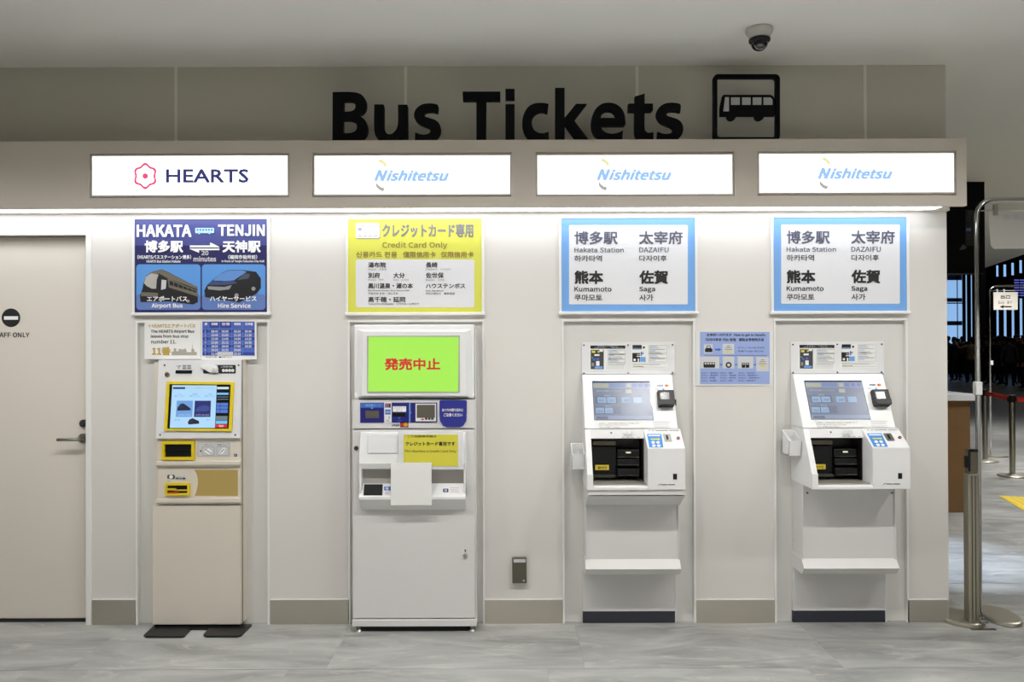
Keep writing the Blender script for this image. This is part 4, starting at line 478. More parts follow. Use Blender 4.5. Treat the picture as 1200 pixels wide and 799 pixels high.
福 200  37 217 52 187 64 193 49 222  117 175 174 175 174 153 117 153  103 187 103 140 188 140 188 187  92 213 92 200 198 200 198 213  137 115 137 94 107 94 107 115  151 115 183 115 183 94 151 94  137 82 137 61 107 61 107 82  151 82 183 82 183 61 151 61  21 185 21 172 72 172 56 146 36 123 14 106 22 92 48 116 48 39 63 39 63 126 84 103 93 114 93 39 107 39 107 48 183 48 183 40 197 40 197 127 93 127 93 115 67 138 90 181 82 186
穂 200  114 94 116 47 122 42 159 40 170 42 175 51 178 68 169 71 165 73 162 54 131 53 128 58 128 94  94 92 85 65 77 53 89 47 96 59 106 88  170 91 180 76 192 48 205 53 192 82 182 96  121 103 151 80 160 90 132 110 195 110 195 178 150 178 150 193 198 193 198 205 150 205 150 223 136 223 136 205 88 205 88 193 136 193 136 178 94 178 94 110 129 110  107 139 136 139 136 121 107 121  150 139 181 139 181 121 150 121  107 166 136 166 136 149 107 149  150 166 181 166 181 149 150 149  77 220 61 214 19 205 23 194 49 198 49 168 19 168 19 154 47 154 28 108 16 90 24 76 41 107 49 126 49 39 63 39 63 130 78 106 87 118 63 146 63 154 88 154 88 168 63 168 63 201 88 209
空 200  123 162 184 126 194 138 132 172  87 173 50 148 27 138 36 125 59 136 97 164  25 59 25 46 195 46 195 59 118 59 118 110 175 110 175 124 46 124 46 110 102 110 102 59  95 220 105 199 25 199 25 153 40 153 40 185 180 185 180 158 195 158 195 199 123 199 110 224
符 200  89 110 114 70 127 78 101 117  157 163 157 141 77 141 77 128 157 128 156 56 152 54 120 54 126 39 142 40 162 42 168 45 171 50 171 128 199 128 199 141 171 141 171 163  62 165 50 143 35 124 18 107 29 95 42 108 48 116 48 39 63 39 63 136 76 160  46 224 29 186 17 171 30 162 49 191 59 191 68 172 71 164 85 169 74 191 105 191 105 204 55 204 61 220  125 224 118 204 107 187 95 172 108 164 127 191 141 191 152 174 156 167 169 172 157 191 197 191 197 204 133 204 139 220
約 200  116 137 142 107 151 93 162 102 153 115 126 145  55 93 61 48 74 51 67 96  31 94 18 48 27 45 31 43 45 92  80 96 92 57 104 62 91 100  124 223 117 196 106 172 93 151 106 143 122 172 180 172 174 73 169 58 164 55 132 56 137 41 167 40 178 44 183 49 189 67 193 107 196 186 128 186 139 220  24 103 87 115 90 104 103 108 89 149 77 146 83 127 45 122 63 140 95 183 82 191 66 167 40 165 76 217 62 223 39 184 26 168 18 162 23 148 56 154 29 124 19 117
能 200  87 139 87 122 44 122 44 139  30 152 30 39 44 39 44 80 87 80 86 55 63 53 68 40 94 42 101 50 101 152  44 110 87 110 87 92 44 92  182 208 135 189 135 223 120 223 120 156 122 143 130 137 144 135 179 135 191 138 198 147 201 166 188 172 186 157 183 150 177 149 146 149 136 152 135 177 192 197  184 119 135 98 135 130 120 130 120 62 122 49 130 43 145 41 180 41 193 44 200 54 203 75 189 81 188 64 185 56 179 54 146 54 136 57 135 85 176 99 194 108  27 166 93 172 97 162 110 168 104 181 85 211 72 206 87 184 43 181 67 219 52 223 36 195 28 184 22 180
自 200  58 137 165 137 165 108 58 108  58 151 58 181 165 181 165 151  58 94 165 94 165 64 58 64  101 223 93 196 43 196 43 39 58 39 58 50 165 50 165 40 181 40 181 196 108 196 118 221
行 200  97 211 97 197 195 197 195 211  63 223 51 208 17 179 23 171 26 167 44 182 78 217  88 156 88 141 156 141 155 56 150 54 119 54 124 40 141 40 162 42 167 45 170 50 171 141 201 141 201 156  71 180 55 158 36 137 15 119 26 107 41 120 48 128 48 38 63 38 63 144 86 175
認 200  26 163 26 151 83 151 83 163  26 136 26 124 83 124 83 136  18 189 18 177 90 177 90 189  38 218 54 191 66 198 49 224  110 196 100 173 93 164 103 157 111 168 121 194  116 111 116 61 118 49 124 43 163 41 174 44 179 54 182 74 173 78 170 80 167 56 132 55 129 61 129 111  100 109 92 75 86 60 97 54 103 70 111 105  129 121 151 85 161 93 139 128  171 106 187 73 192 58 203 64 198 79 181 112  26 110 26 42 39 42 39 51 84 51 84 110  39 97 72 97 72 64 39 64  100 215 100 202 141 202 134 176 121 152 96 134 105 124 132 144 147 171 154 202 182 202 178 155 175 148 169 146 150 146 153 133 180 134 187 139 191 149 194 171 196 215
豪 200  25 145 25 113 38 113 38 134 182 134 182 114 196 114 196 145  64 178 157 178 157 164 64 164  50 188 50 155 172 155 172 188  172 111 124 91 106 111 112 114 170 114 170 124 50 124 50 114 92 114 33 99 39 89 95 106 102 101 82 90 56 81 30 76 37 67 87 83 107 94 112 87 88 72 58 60 25 52 32 42 63 50 92 62 116 78 118 67 116 59 112 54 106 52 86 52 90 40 116 42 128 54 131 66 128 81 142 86 153 67 170 53 190 43 198 54 179 62 164 74 153 90 181 102  99 221 105 209 22 209 22 197 199 197 199 209 122 209 114 224
賀 200  137 200 177 200 177 173 137 173  124 212 124 161 192 161 192 212  61 119 162 119 162 105 61 105  61 95 162 95 162 81 61 81  61 142 162 142 162 128 61 128  46 152 46 71 177 71 177 152  127 61 184 39 199 47 138 69  80 69 62 61 21 50 29 42 32 38 53 45 93 63  57 223 55 209 22 209 22 197 53 197 46 181 34 169 17 160 25 149 46 161 60 177 67 197 97 197 94 177 91 173 67 173 70 161 93 161 104 165 109 184 111 209 70 209 71 223
車 200  42 176 42 98 102 98 102 82 21 82 21 68 102 68 102 38 117 38 117 68 200 68 200 82 117 82 117 98 179 98 179 176 117 176 117 191 193 191 193 205 117 205 117 223 102 223 102 205 27 205 27 191 102 191 102 176  56 131 102 131 102 111 56 111  117 131 164 131 164 111 117 111  56 164 102 164 102 143 56 143  117 164 164 164 164 143 117 143
選 200  143 88 183 64 196 71 153 95  112 95 101 87 74 73 85 64 113 80 125 90  22 208 53 174 66 184 34 216  150 152 150 138 117 138 117 152 103 152 103 138 76 138 76 126 103 126 103 107 68 107 68 96 200 96 200 107 163 107 163 126 192 126 192 138 163 138 163 152  117 126 150 126 150 107 117 107  86 204 115 204 115 191 86 191  74 215 74 171 76 161 81 157 126 157 131 162 133 172 123 176 120 167 87 168 86 181 128 181 128 215  151 204 181 204 181 191 151 191  139 215 139 171 141 161 146 157 193 157 198 162 201 172 190 177 187 167 154 166 152 168 151 181 193 181 193 215  60 146 21 146 21 132 46 132 46 72 18 53 29 41 49 59 57 62 63 61 92 47 131 43 199 45 203 59 111 57 94 59 60 75
釣 200  27 111 35 73 47 77 38 113  85 116 75 79 85 76 97 112  116 138 144 108 154 94 166 104 155 117 126 146  61 224 49 205 34 188 17 174 24 159 34 168 34 159 56 159 56 137 22 137 22 124 56 124 56 66 20 59 23 46 102 63 101 75 70 69 70 124 100 124 100 137 70 137 70 159 92 159 92 172 38 172 62 200 97 172 105 184 69 211 74 219  126 223 119 197 108 173 95 153 108 144 125 175 182 175 177 72 172 56 168 53 137 54 142 40 170 39 181 43 185 48 191 66 194 107 196 189 131 189 141 220
長 200  56 215 56 127 21 127 21 113 53 113 53 68 52 61 43 54 50 39 122 59 122 72 68 59 68 113 100 113 122 80 154 55 195 40 204 54 164 67 147 77 191 103 178 111 137 85 116 113 200 113 200 127 71 127 71 144 174 144 174 156 71 156 71 173 174 173 174 185 71 185 71 202 180 202 180 215
間 200  133 89 133 69 86 69 86 89  133 100 86 100 86 119 133 119  72 131 72 47 86 47 86 58 147 58 147 131  87 175 87 157 43 157 43 175  87 186 43 186 43 203 87 203  178 175 178 157 133 157 133 175  178 186 133 186 133 203 178 203  186 214 119 214 119 145 178 145 178 56 173 54 145 54 151 39 184 42 190 45 192 51 193 214  28 214 28 39 43 39 43 146 101 146 101 214
限 200  28 215 28 39 42 39 42 201 71 201 55 156 66 141 72 127 73 109 67 100 51 100 55 86 72 87 78 90 83 96 86 114 85 127 80 142 69 158 88 210 79 215  172 164 172 139 113 139 113 164  172 177 113 177 113 201 172 201  98 39 149 55 149 69 113 60 113 126 132 126 146 90 165 61 193 40 203 53 188 61 175 72 164 85 199 109 189 120 158 96 146 126 187 126 187 214 98 214 98 66 97 59 91 51
院 200  103 162 103 149 184 149 184 162  88 126 88 113 116 113 110 85 97 65 70 51 79 39 108 56 124 80 130 113 151 113 153 49 158 43 168 41 186 41 196 44 201 54 203 74 191 80 188 56 167 55 165 60 165 113 201 113 201 126  127 220 138 198 87 198 87 163 101 163 101 185 185 185 185 163 200 163 200 198 150 198 154 200 141 225  26 215 26 39 39 39 39 201 66 201 50 156 61 141 66 127 68 109 62 100 46 100 50 86 67 87 73 90 78 96 81 114 80 127 75 142 63 158 83 210 74 215
面 200  88 122 130 122 130 99 88 99  88 134 88 156 130 156 130 134  88 87 130 87 130 64 88 64  22 210 22 195 99 195 93 170 31 170 31 39 45 39 45 50 174 50 174 39 189 39 189 170 109 170 116 195 199 195 199 210  45 64 45 156 74 156 74 64  174 64 144 64 144 156 174 156
領 200  122 139 180 139 180 120 122 120  122 109 180 109 180 89 122 89  122 170 180 170 180 151 122 151  129 74 117 64 86 48 93 42 96 38 113 46 142 66  158 65 193 38 205 47 169 73  46 162 64 132 75 141 57 170  108 182 108 77 194 77 194 182 153 182 158 201 200 201 200 214 100 214 100 201 142 201 138 182  25 129 25 116 82 116 60 78 41 93 32 84 60 58 71 44 81 54 69 69 91 105 99 124 90 130  61 225 48 201 32 180 16 163 23 151 49 180 60 197 96 159 103 171 66 209 71 218
駅 200  55 98 63 66 71 68 63 100  40 96 43 59 51 61 48 97  26 100 22 67 16 54 24 49 30 63 35 99  117 215 116 108 110 75 97 46 109 39 123 68 129 101 131 133 149 133 158 93 172 61 194 38 204 50 184 70 171 98 163 133 195 133 195 215  131 201 181 201 181 147 131 147  60 172 60 154 40 154 40 172  27 215 27 112 90 112 88 81 77 104 70 102 81 75 88 78 84 57 81 51 60 52 64 39 82 39 93 45 97 55 101 78 103 124 72 124 72 142 98 142 98 154 72 154 72 172 98 172 98 184 72 184 72 202 102 202 102 215  60 184 40 184 40 202 60 202  60 142 60 124 40 124 40 142
高 200  67 167 154 167 154 149 67 149  52 178 52 138 169 138 169 178  98 220 104 202 22 202 22 189 197 189 197 202 121 202 113 224  29 126 29 39 44 39 44 114 176 114 176 53 152 52 157 41 184 42 190 49 191 126  66 102 66 51 80 51 80 61 151 61 151 102  80 91 138 91 138 72 80 72
黒 200  79 73 82 40 97 42 92 74  119 73 130 40 144 44 133 75  160 73 186 39 200 45 174 78  44 79 30 54 20 45 34 38 44 49 58 75  57 173 102 173 102 153 57 153  117 173 163 173 163 153 117 153  57 204 102 204 102 185 57 185  117 204 163 204 163 185 117 185  21 98 21 85 199 85 199 98 117 98 117 115 184 115 184 127 117 127 117 141 178 141 178 216 43 216 43 141 102 141 102 127 38 127 38 115 102 115 102 98
가 184  142 220 142 40 159 40 159 133 188 133 188 147 159 147 159 220  29 201 29 187 96 187 85 147 60 113 21 87 30 74 78 108 104 152 112 201
구 184  20 131 20 117 93 117 93 39 110 39 110 117 183 117 183 131 157 131 161 155 162 209 40 209 40 195 146 195 144 155 140 131
나 184  142 220 142 40 159 40 159 134 188 134 188 148 159 148 159 220  27 99 27 85 69 86 128 93 126 107 97 103 44 99 44 203 27 203
노 184  40 205 40 125 93 125 93 76 20 76 20 63 184 63 184 76 110 76 110 125 165 125 165 138 57 138 57 205
는 184  20 128 20 115 184 115 184 128  42 214 42 153 165 153 165 166 58 166 58 214  41 97 41 44 166 44 166 57 57 57 57 97
다 184  142 220 142 39 159 39 159 135 189 135 189 149 159 149 159 220  28 203 28 84 73 85 128 90 126 105 100 101 44 98 44 189 112 189 112 203
드 184  20 78 20 64 184 64 184 78  41 204 41 120 165 120 165 134 57 134 57 190 163 190 163 204
로 184  40 123 40 109 93 109 93 76 20 76 20 62 184 62 184 76 110 76 110 109 168 109 168 123 57 123 57 152 164 152 164 207 40 207 40 193 147 193 147 165 40 165
마 184  27 202 27 85 110 85 110 202  94 189 94 99 43 99 43 189  142 220 142 39 159 39 159 134 189 134 189 148 159 148 159 220
모 184  148 192 148 133 55 133 55 192  39 205 39 120 93 120 93 76 20 76 20 63 184 63 184 76 110 76 110 120 164 120 164 205
방 184  103 107 71 103 50 91 43 73 50 55 71 44 103 40 135 44 155 55 162 73 155 91 135 103  103 94 126 91 141 84 146 73 141 62 126 55 103 53 80 55 65 62 60 73 65 84 80 91  27 209 27 126 111 126 111 209 95 209 95 182 44 182 44 209  44 169 95 169 95 139 44 139  144 220 144 112 160 112 160 161 187 161 187 175 160 175 160 220
법 184  45 170 94 170 94 142 45 142  53 113 53 42 169 42 169 113 152 113 152 91 69 91 69 113  69 78 152 78 152 56 69 56  152 220 152 176 111 176 111 211 94 211 94 183 45 183 45 211 29 211 29 128 111 128 111 162 152 162 152 122 169 122 169 220
베 184  42 145 80 145 80 99 42 99  158 220 158 39 174 39 174 220  122 216 122 152 96 152 96 203 80 203 80 158 42 158 42 203 26 203 26 85 96 85 96 138 122 138 122 48 138 48 138 216
벳 184  44 166 82 166 82 137 44 137  157 220 157 97 173 97 173 220  122 216 122 173 98 173 98 208 82 208 82 180 44 180 44 208 28 208 28 124 98 124 98 159 122 159 122 114 138 114 138 216  104 104 104 98 95 77 73 62 42 53 48 40 75 47 97 60 112 77 128 60 150 47 176 40 182 53 152 62 130 77 121 98 121 104
보 184  56 162 148 162 148 129 56 129  39 208 39 115 93 115 93 76 20 76 20 62 184 62 184 76 110 76 110 115 164 115 164 208 148 208 148 175 56 175 56 208
사 184  64 205 64 172 58 140 41 111 17 91 28 78 47 92 62 113 73 138 83 115 98 95 116 82 127 95 103 113 87 141 81 172 81 205  142 220 142 39 159 39 159 133 189 133 189 147 159 147 159 220
세 184  158 220 158 39 174 39 174 220  121 217 121 156 91 156 91 142 121 142 121 49 137 49 137 217  58 203 58 169 53 138 39 111 18 91 28 78 45 92 57 111 66 134 74 113 86 95 101 82 111 95 91 114 78 141 74 169 74 203
스 184  20 78 20 64 184 64 184 78  92 208 92 194 82 165 58 142 27 130 34 116 61 126 85 144 101 168 118 144 141 126 168 116 176 130 145 142 120 165 110 194 110 208
신 184  152 220 152 88 168 88 168 220  52 100 52 43 174 43 174 57 69 57 69 100  67 210 67 192 61 165 46 142 22 127 31 114 50 125 65 141 76 162 86 143 101 128 120 117 129 130 105 145 90 166 84 192 84 210
역 184  48 104 48 90 152 90 152 39 169 39 169 104  69 196 85 192 96 182 100 167 96 151 85 141 69 137 54 141 43 151 39 167 43 182 54 192  152 180 152 153 114 153 116 162 114 180  69 210 45 205 29 189 23 167 29 144 45 129 69 123 84 125 97 131 106 140 152 140 152 114 169 114 169 220 152 220 152 194 107 194 97 203 84 208
오 184  102 195 127 191 145 179 151 161 145 143 127 131 102 127 76 131 59 143 52 161 59 179 76 191  20 76 20 63 184 63 184 76 110 76 110 114 140 121 160 138 167 161 159 186 136 203 102 209 68 203 45 186 36 161 43 138 63 121 93 114 93 76
온 184  102 202 126 199 142 191 148 179 142 167 126 159 102 156 77 159 61 167 55 179 61 191 77 199  102 215 68 211 46 198 38 179 45 161 64 148 93 143 93 124 20 124 20 111 183 111 183 124 110 124 110 143 139 148 158 161 165 179 157 198 135 211  41 96 41 43 165 43 165 57 58 57 58 96
와 184  74 194 90 191 101 181 106 166 101 151 90 141 74 138 58 141 46 151 42 166 46 181 58 191  20 79 93 81 132 85 131 98 82 94 82 124 103 131 117 146 122 166 116 188 99 203 74 209 49 203 32 188 26 166 31 146 45 131 66 124 66 93 18 92  142 220 142 39 159 39 159 132 188 132 188 146 159 146 159 220
용 184  102 104 68 100 47 89 40 72 47 54 68 44 102 40 135 44 156 54 163 72 156 89 135 100  102 91 126 89 141 82 147 72 141 61 126 55 102 53 77 55 62 61 56 72 62 82 77 89  102 204 126 202 143 195 148 183 143 172 126 165 102 163 77 165 61 172 55 183 61 195 77 202  102 217 68 213 46 202 38 183 41 172 48 163 60 156 60 131 20 131 20 118 183 118 183 131 143 131 143 156 155 163 163 172 165 183 157 202 136 213  77 131 77 152 102 150 127 152 127 131
우 184  101 213 68 208 46 195 38 173 46 152 68 139 101 134 135 139 157 152 165 173 157 195 135 208  101 200 126 197 142 187 148 173 142 159 126 150 101 147 77 150 61 159 55 173 61 187 77 197  20 117 20 103 93 103 93 39 110 39 110 103 184 103 184 117
유 184  101 213 68 208 46 195 38 174 46 153 68 139 101 134 135 139 157 153 165 174 157 195 135 208  101 200 126 197 142 188 148 174 142 160 126 151 101 148 77 151 61 160 55 174 61 188 77 197  20 117 20 104 62 104 62 39 79 39 79 104 124 104 124 39 141 39 141 104 184 104 184 117
이 184  151 220 151 39 168 39 168 220  73 206 49 199 33 177 27 143 33 110 49 88 73 80 96 88 112 110 118 143 112 177 96 199  73 192 88 186 99 169 102 143 99 118 88 101 73 95 57 101 46 118 43 143 46 169 57 186
인 184  152 220 152 88 168 88 168 220  71 208 47 202 30 186 24 163 30 140 47 124 71 119 95 124 112 140 118 163 112 186 95 202  71 193 87 189 98 179 102 163 98 148 87 137 71 133 55 137 44 148 40 163 44 179 55 189  52 102 52 43 174 43 174 57 69 57 69 102
자 184  23 202 23 188 65 188 65 165 58 134 41 106 17 87 27 74 46 89 62 109 73 134 84 111 99 92 118 79 127 92 104 110 87 136 81 165 81 188 121 188 121 202  142 220 142 39 159 39 159 133 189 133 189 147 159 147 159 220
전 184  152 220 152 170 116 170 116 157 152 157 152 88 169 88 169 220  53 99 53 43 174 43 174 57 70 57 70 99  26 206 26 192 66 192 66 183 60 158 44 138 21 124 29 111 49 121 64 137 75 156 85 139 100 125 118 115 127 128 104 141 88 161 83 183 83 192 122 192 122 206
천 184  65 219 65 196 25 196 25 183 65 183 65 177 60 153 44 133 20 120 29 107 48 117 63 132 74 150 84 133 100 120 119 111 127 124 103 136 87 155 82 183 122 183 122 196 82 196 82 219  152 220 152 165 115 165 115 151 152 151 152 85 169 85 169 220  53 97 53 43 174 43 174 57 70 57 70 97
출 184  40 54 40 41 168 41 168 54 56 54 56 71 162 71 162 111 110 111 110 127 183 127 183 140 20 140 20 127 93 127 93 111 40 111 40 98 146 98 146 83 40 83  37 205 37 192 92 192 82 176 59 166 29 161 34 148 62 153 86 163 102 177 117 163 141 153 170 148 175 161 144 166 121 176 111 192 167 192 167 205 110 205 110 221 93 221 93 205
치 184  151 220 151 39 168 39 168 220  70 217 70 189 28 189 28 176 70 176 70 162 64 131 47 105 23 87 33 74 52 88 68 107 79 130 90 108 106 90 125 78 134 90 110 107 93 132 87 162 87 176 128 176 128 189 87 189 87 217
카 184  32 202 32 188 96 188 95 177 91 157 22 152 25 137 86 143 72 120 51 100 22 82 31 69 81 106 106 151 113 202  142 220 142 40 159 40 159 133 188 133 188 147 159 147 159 220
쿠 184  20 123 20 109 94 109 94 40 110 40 110 109 183 109 183 123 156 123 162 173 163 209 41 209 41 196 147 196 146 170 35 166 38 152 146 157 140 123
키 184  152 220 152 39 168 39 168 220  33 202 33 188 100 188 94 157 24 152 27 137 89 143 74 120 53 100 24 82 33 69 83 106 109 151 116 202
타 184  28 204 28 83 73 83 127 89 126 102 100 99 44 97 44 140 108 140 108 153 44 153 44 190 112 190 112 204  142 220 142 39 159 39 159 134 189 134 189 148 159 148 159 220
텐 184  157 220 157 85 172 85 172 220  122 217 122 169 98 169 98 156 122 156 122 89 137 89 137 217  55 100 55 43 178 43 178 57 72 57 72 100  28 205 28 115 65 115 106 120 105 133 44 128 44 154 89 154 89 167 44 167 44 192 97 192 97 205
토 184  41 206 41 113 93 113 93 76 20 76 20 62 184 62 184 76 110 76 110 113 165 113 165 126 58 126 58 153 159 153 159 167 58 167 58 192 163 192 163 206
푸 184  36 147 36 134 167 134 167 147 141 147 141 197 168 197 168 210 35 210 35 197 63 197 63 147  79 197 124 197 124 147 79 147  20 113 20 99 93 99 93 40 110 40 110 99 184 99 184 113
하 184  73 163 50 158 35 143 29 121 35 100 50 85 73 80 96 85 111 100 117 121 111 143 96 158  73 149 88 146 98 136 101 121 98 107 88 97 73 94 59 97 49 107 45 121 49 136 59 146  143 220 143 39 159 39 159 132 189 132 189 146 159 146 159 220  65 218 65 191 19 191 19 178 126 178 126 191 81 191 81 218
호 184  102 155 124 152 139 145 144 134 139 122 124 115 102 113 79 115 64 122 59 134 64 145 79 152  93 217 93 194 28 194 28 180 175 180 175 194 110 194 110 217  102 168 70 164 50 152 42 134 49 116 66 105 93 99 93 74 20 74 20 61 184 61 184 74 110 74 110 99 137 105 155 116 161 134 154 152 133 164
후 184  102 176 70 172 50 162 43 146 50 129 70 119 102 116 133 119 153 129 160 146 153 162 133 172  102 163 124 161 138 155 143 146 138 136 124 130 102 128 79 130 65 136 60 146 65 155 79 161  93 221 93 200 29 200 29 186 174 186 174 200 110 200 110 221  20 103 20 89 93 89 93 39 110 39 110 89 184 89 184 103
（ 200  149 131 154 94 168 63 189 36 201 42 181 68 168 97 164 131 168 165 181 194 201 220 189 226 168 199 154 168
） 200  71 131 66 168 52 199 31 226 19 220 39 194 52 165 56 131 52 97 39 68 19 42 31 36 52 63 66 94
＋ 200  183 123 183 137 117 137 117 203 103 203 103 137 37 137 37 123 103 123 103 57 117 57 117 123
"""
GL = {}
for ln in GLYPHS.strip('\n').split('\n'):
    q_ = ln[2:].split('  '); outs = []
    for r_ in q_[1:]:
        vs_ = [int(v) for v in r_.split()]; outs.append([((vs_[i] - 10) / 200, (vs_[i + 1] - 55) / 200) for i in range(0, len(vs_), 2)])
    GL[ln[0]] = (int(q_[0]) / 200, outs)
TC = {}
def text_geo(s, font='cjk', shear=0.0, res=3):
    """flat filled mesh of a line of text: vertices, faces and its ink box"""
    k = (s, font, shear, res)
    if k in TC: return TC[k]
    if font == 'inter':
        c = bpy.data.curves.new('t', 'FONT'); c.body = s; c.resolution_u = res; c.shear = shear
    else:
        c = bpy.data.curves.new('t', 'CURVE'); c.dimensions = '2D'; c.fill_mode = 'BOTH'; x = 0
        for ch in s:
            if ch == ' ': x += .25; continue
            if ch == '\u3000': x += 1; continue
            a, outs = GL[ch]
            for l in outs:
                sp_ = c.splines.new('POLY'); sp_.points.add(len(l) - 1); sp_.use_cyclic_u = True
                for q_, (u, v) in zip(sp_.points, l): q_.co = (x + u + v * shear, v, 0, 1)
            x += a
    o = bpy.data.objects.new('t', c); me = o.to_mesh()
    vs = [v.co.copy() for v in me.vertices]; fs = [tuple(p.vertices) for p in me.polygons]
    o.to_mesh_clear(); bpy.data.objects.remove(o); bpy.data.curves.remove(c)
    xs = [v.x for v in vs] or [0, 1]; ys = [v.y for v in vs] or [0, 1]
    TC[k] = (vs, fs, min(xs), max(xs), min(ys), max(ys)); return TC[k]
class Print:
    STEP = 0.0005
    def __init__(s, plane, base=1): s.pl = plane; s.bm = new(); s.ms = []; s.base = base; s.texts = []; s.small = False
    def mi(s, m):
        if m not in s.ms: s.ms.append(m)
        return s.ms.index(m)
    def pt(s, x, y, l): return s.pl.hit(x, y) + s.pl.n * (s.STEP * (l + s.base))
    def poly(s, pts, m, l=0):
        f = s.bm.faces.new([s.bm.verts.new(s.pt(x, y, l)) for x, y in pts]); f.material_index = s.mi(m)
        f.normal_update()
        if f.normal.dot(s.pl.n) < 0: f.normal_flip()
    def rect(s, x0, y0, x1, y1, m, l=0): s.poly([(x0, y0), (x1, y0), (x1, y1), (x0, y1)], m, l)
    def rrect(s, x0, y0, x1, y1, r, m, l=0): s.poly(rr(x0, y0, x1, y1, r), m, l)
    def circ(s, x, y, r, m, l=0, ry=None, n=20):
        ry = ry or r; s.poly([(x + r * math.cos(2 * math.pi * i / n), y + ry * math.sin(2 * math.pi * i / n)) for i in range(n)], m, l)
    def line(s, pts, w, m, l=0):
        for (a, b), (c, d) in zip(pts, pts[1:]):
            L = math.hypot(c - a, d - b) or 1; nx, ny = -(d - b) / L * w / 2, (c - a) / L * w / 2
            s.poly([(a + nx, b + ny), (c + nx, d + ny), (c - nx, d - ny), (a - nx, b - ny)], m, l)
    def frame(s, x0, y0, x1, y1, w, m, l=0):
        s.rect(x0, y0, x1, y0 + w, m, l); s.rect(x0, y1 - w, x1, y1, m, l); s.rect(x0, y0 + w, x0 + w, y1 - w, m, l); s.rect(x1 - w, y0 + w, x1, y1 - w, m, l)
    def text(s, t, x0, y0, x1, y1, m, l=1, font='cjk', bold=0.0, shear=0.0, quad=None, res=2):
        vs, fs, a, b, c, d = text_geo(t, font, shear, res)
        if not fs: return
        q = quad or [(x0, y0), (x1, y0), (x1, y1), (x0, y1)]
        h = abs(q[3][1] - q[0][1]); own = h >= 3.4; r = bold * h
        bm = new() if own else s.bm
        i = 0 if own else s.mi(m)
        if not own: s.small = True
        k = max(.0, 1 - 2 * r / max(1e-6, abs(q[1][0] - q[0][0]))), max(.0, 1 - 2 * r / max(1e-6, h))
        for st_, (dx, dy) in enumerate(((0, 0),) if not bold else ((0, 0), (-.8, -.8), (.8, -.8), (.8, .8), (-.8, .8))):
            nv = []
            for v in vs:
                u = (v.x - a) / (b - a or 1); w = 1 - (v.y - c) / (d - c or 1)
                tx = q[0][0] + (q[1][0] - q[0][0]) * u; ty = q[0][1] + (q[1][1] - q[0][1]) * u
                bx = q[3][0] + (q[2][0] - q[3][0]) * u; by = q[3][1] + (q[2][1] - q[3][1]) * u
                X, Y = tx + (bx - tx) * w, ty + (by - ty) * w
                if bold:
                    mx, my = (q[0][0] + q[2][0]) / 2, (q[0][1] + q[2][1]) / 2
                    X = mx + (X - mx) * k[0] + dx * r; Y = my + (Y - my) * k[1] + dy * r
                nv.append(bm.verts.new(s.pt(X, Y, l + .12 * st_)))
            for f in fs:
                try: g = bm.faces.new([nv[j] for j in f]); g.material_index = i
                except ValueError: pass
        if own: s.texts.append((bm, m))
    def build(s, name, parent, **props):
        o = None
        for bm, m in s.texts: part('lettering', bm, m, parent)
        if len(s.bm.faces):
            o = part('small_print' if name == 'lettering' and s.small else name, s.bm, s.ms, parent, props=props)
            if name == 'lettering' and s.small: o['kind'] = 'stuff'
        return o
def rr(x0, y0, x1, y1, r, n=5):
    out = []
    for cx, cy, a0 in ((x1 - r, y0 + r, -90), (x1 - r, y1 - r, 0), (x0 + r, y1 - r, 90), (x0 + r, y0 + r, 180)):
        for i in range(n + 1):
            a = math.radians(a0 + 90 * i / n); out.append((cx + r * math.cos(a), cy + r * math.sin(a)))
    return out
def ink(name, rgb, rough=0.5): return mat('ink_' + name, rgb, rough)
K = ink('black', (28, 28, 30)); WH = ink('white', (240, 240, 240)); DK = ink('dark_grey', (70, 68, 70)); GR = ink('grey', (150, 150, 150)); LG = ink('light_grey', (200, 200, 202))
BL = ink('blue', (66, 110, 190)); LB = ink('light_blue', (110, 165, 225)); NV = ink('navy', (34, 32, 100)); YE = ink('yellow', (222, 216, 60)); RD = ink('red', (200, 40, 40)); GO = ink('gold', (190, 160, 80)); OR = ink('orange', (225, 150, 30))

# ================================================================== STRUCTURE
WX0 = -4.6; WX1 = XX(1110.5, 480, 0)                 # the ticket wall
ZC = ZZ(77.5, 0); ZTOP = ZZ(375.5, 0)
BAYS = [(160.5, 315), (409, 567), (660, 814), (908, 1063)]
bx = [(XX(a, 560), XX(b, 560)) for a, b in BAYS]
DX0, DX1 = -3.62, XX(101.5, 500); DZ = ZZ(275.6, 0, 50)
ZF = ZZ(163.8, 0.18)                                 # top of the fascia
TH = 0.9
bm = new()
edges = [(WX0, DX0)] + [(DX1, bx[0][0]), (bx[0][1], bx[1][0]), (bx[1][1], bx[2][0]), (bx[2][1], bx[3][0]), (bx[3][1], WX1)]
for a, b in edges: B(bm, a, b, 0, TH, 0, DZ)
for a, b in bx: B(bm, a, b, 0, TH, ZTOP, DZ); B(bm, a, b, 0.10, TH, 0, ZTOP)
B(bm, DX0, DX1, 0.09, TH, 0, DZ)
B(bm, WX0, WX1, 0, TH, DZ, 2.3)
wall = struct('wall_back', bm, wall_m)
bm = new(); B(bm, WX0, WX1, 0, TH, 2.3, ZC); up = part('upper_panel', bm, wall_up, wall)
for px in (206.5, 475.5, 746.5, 1013.5):             # pale aluminium joints of the upper wall panels
    bm = new(); x = XX(px, 120); B(bm, x - 0.008, x + 0.008, -0.004, 0.0, 2.3, ZC - 0.001); part('joint_strip', bm, mat('pale_aluminium', (222, 219, 208), 0.5), wall)
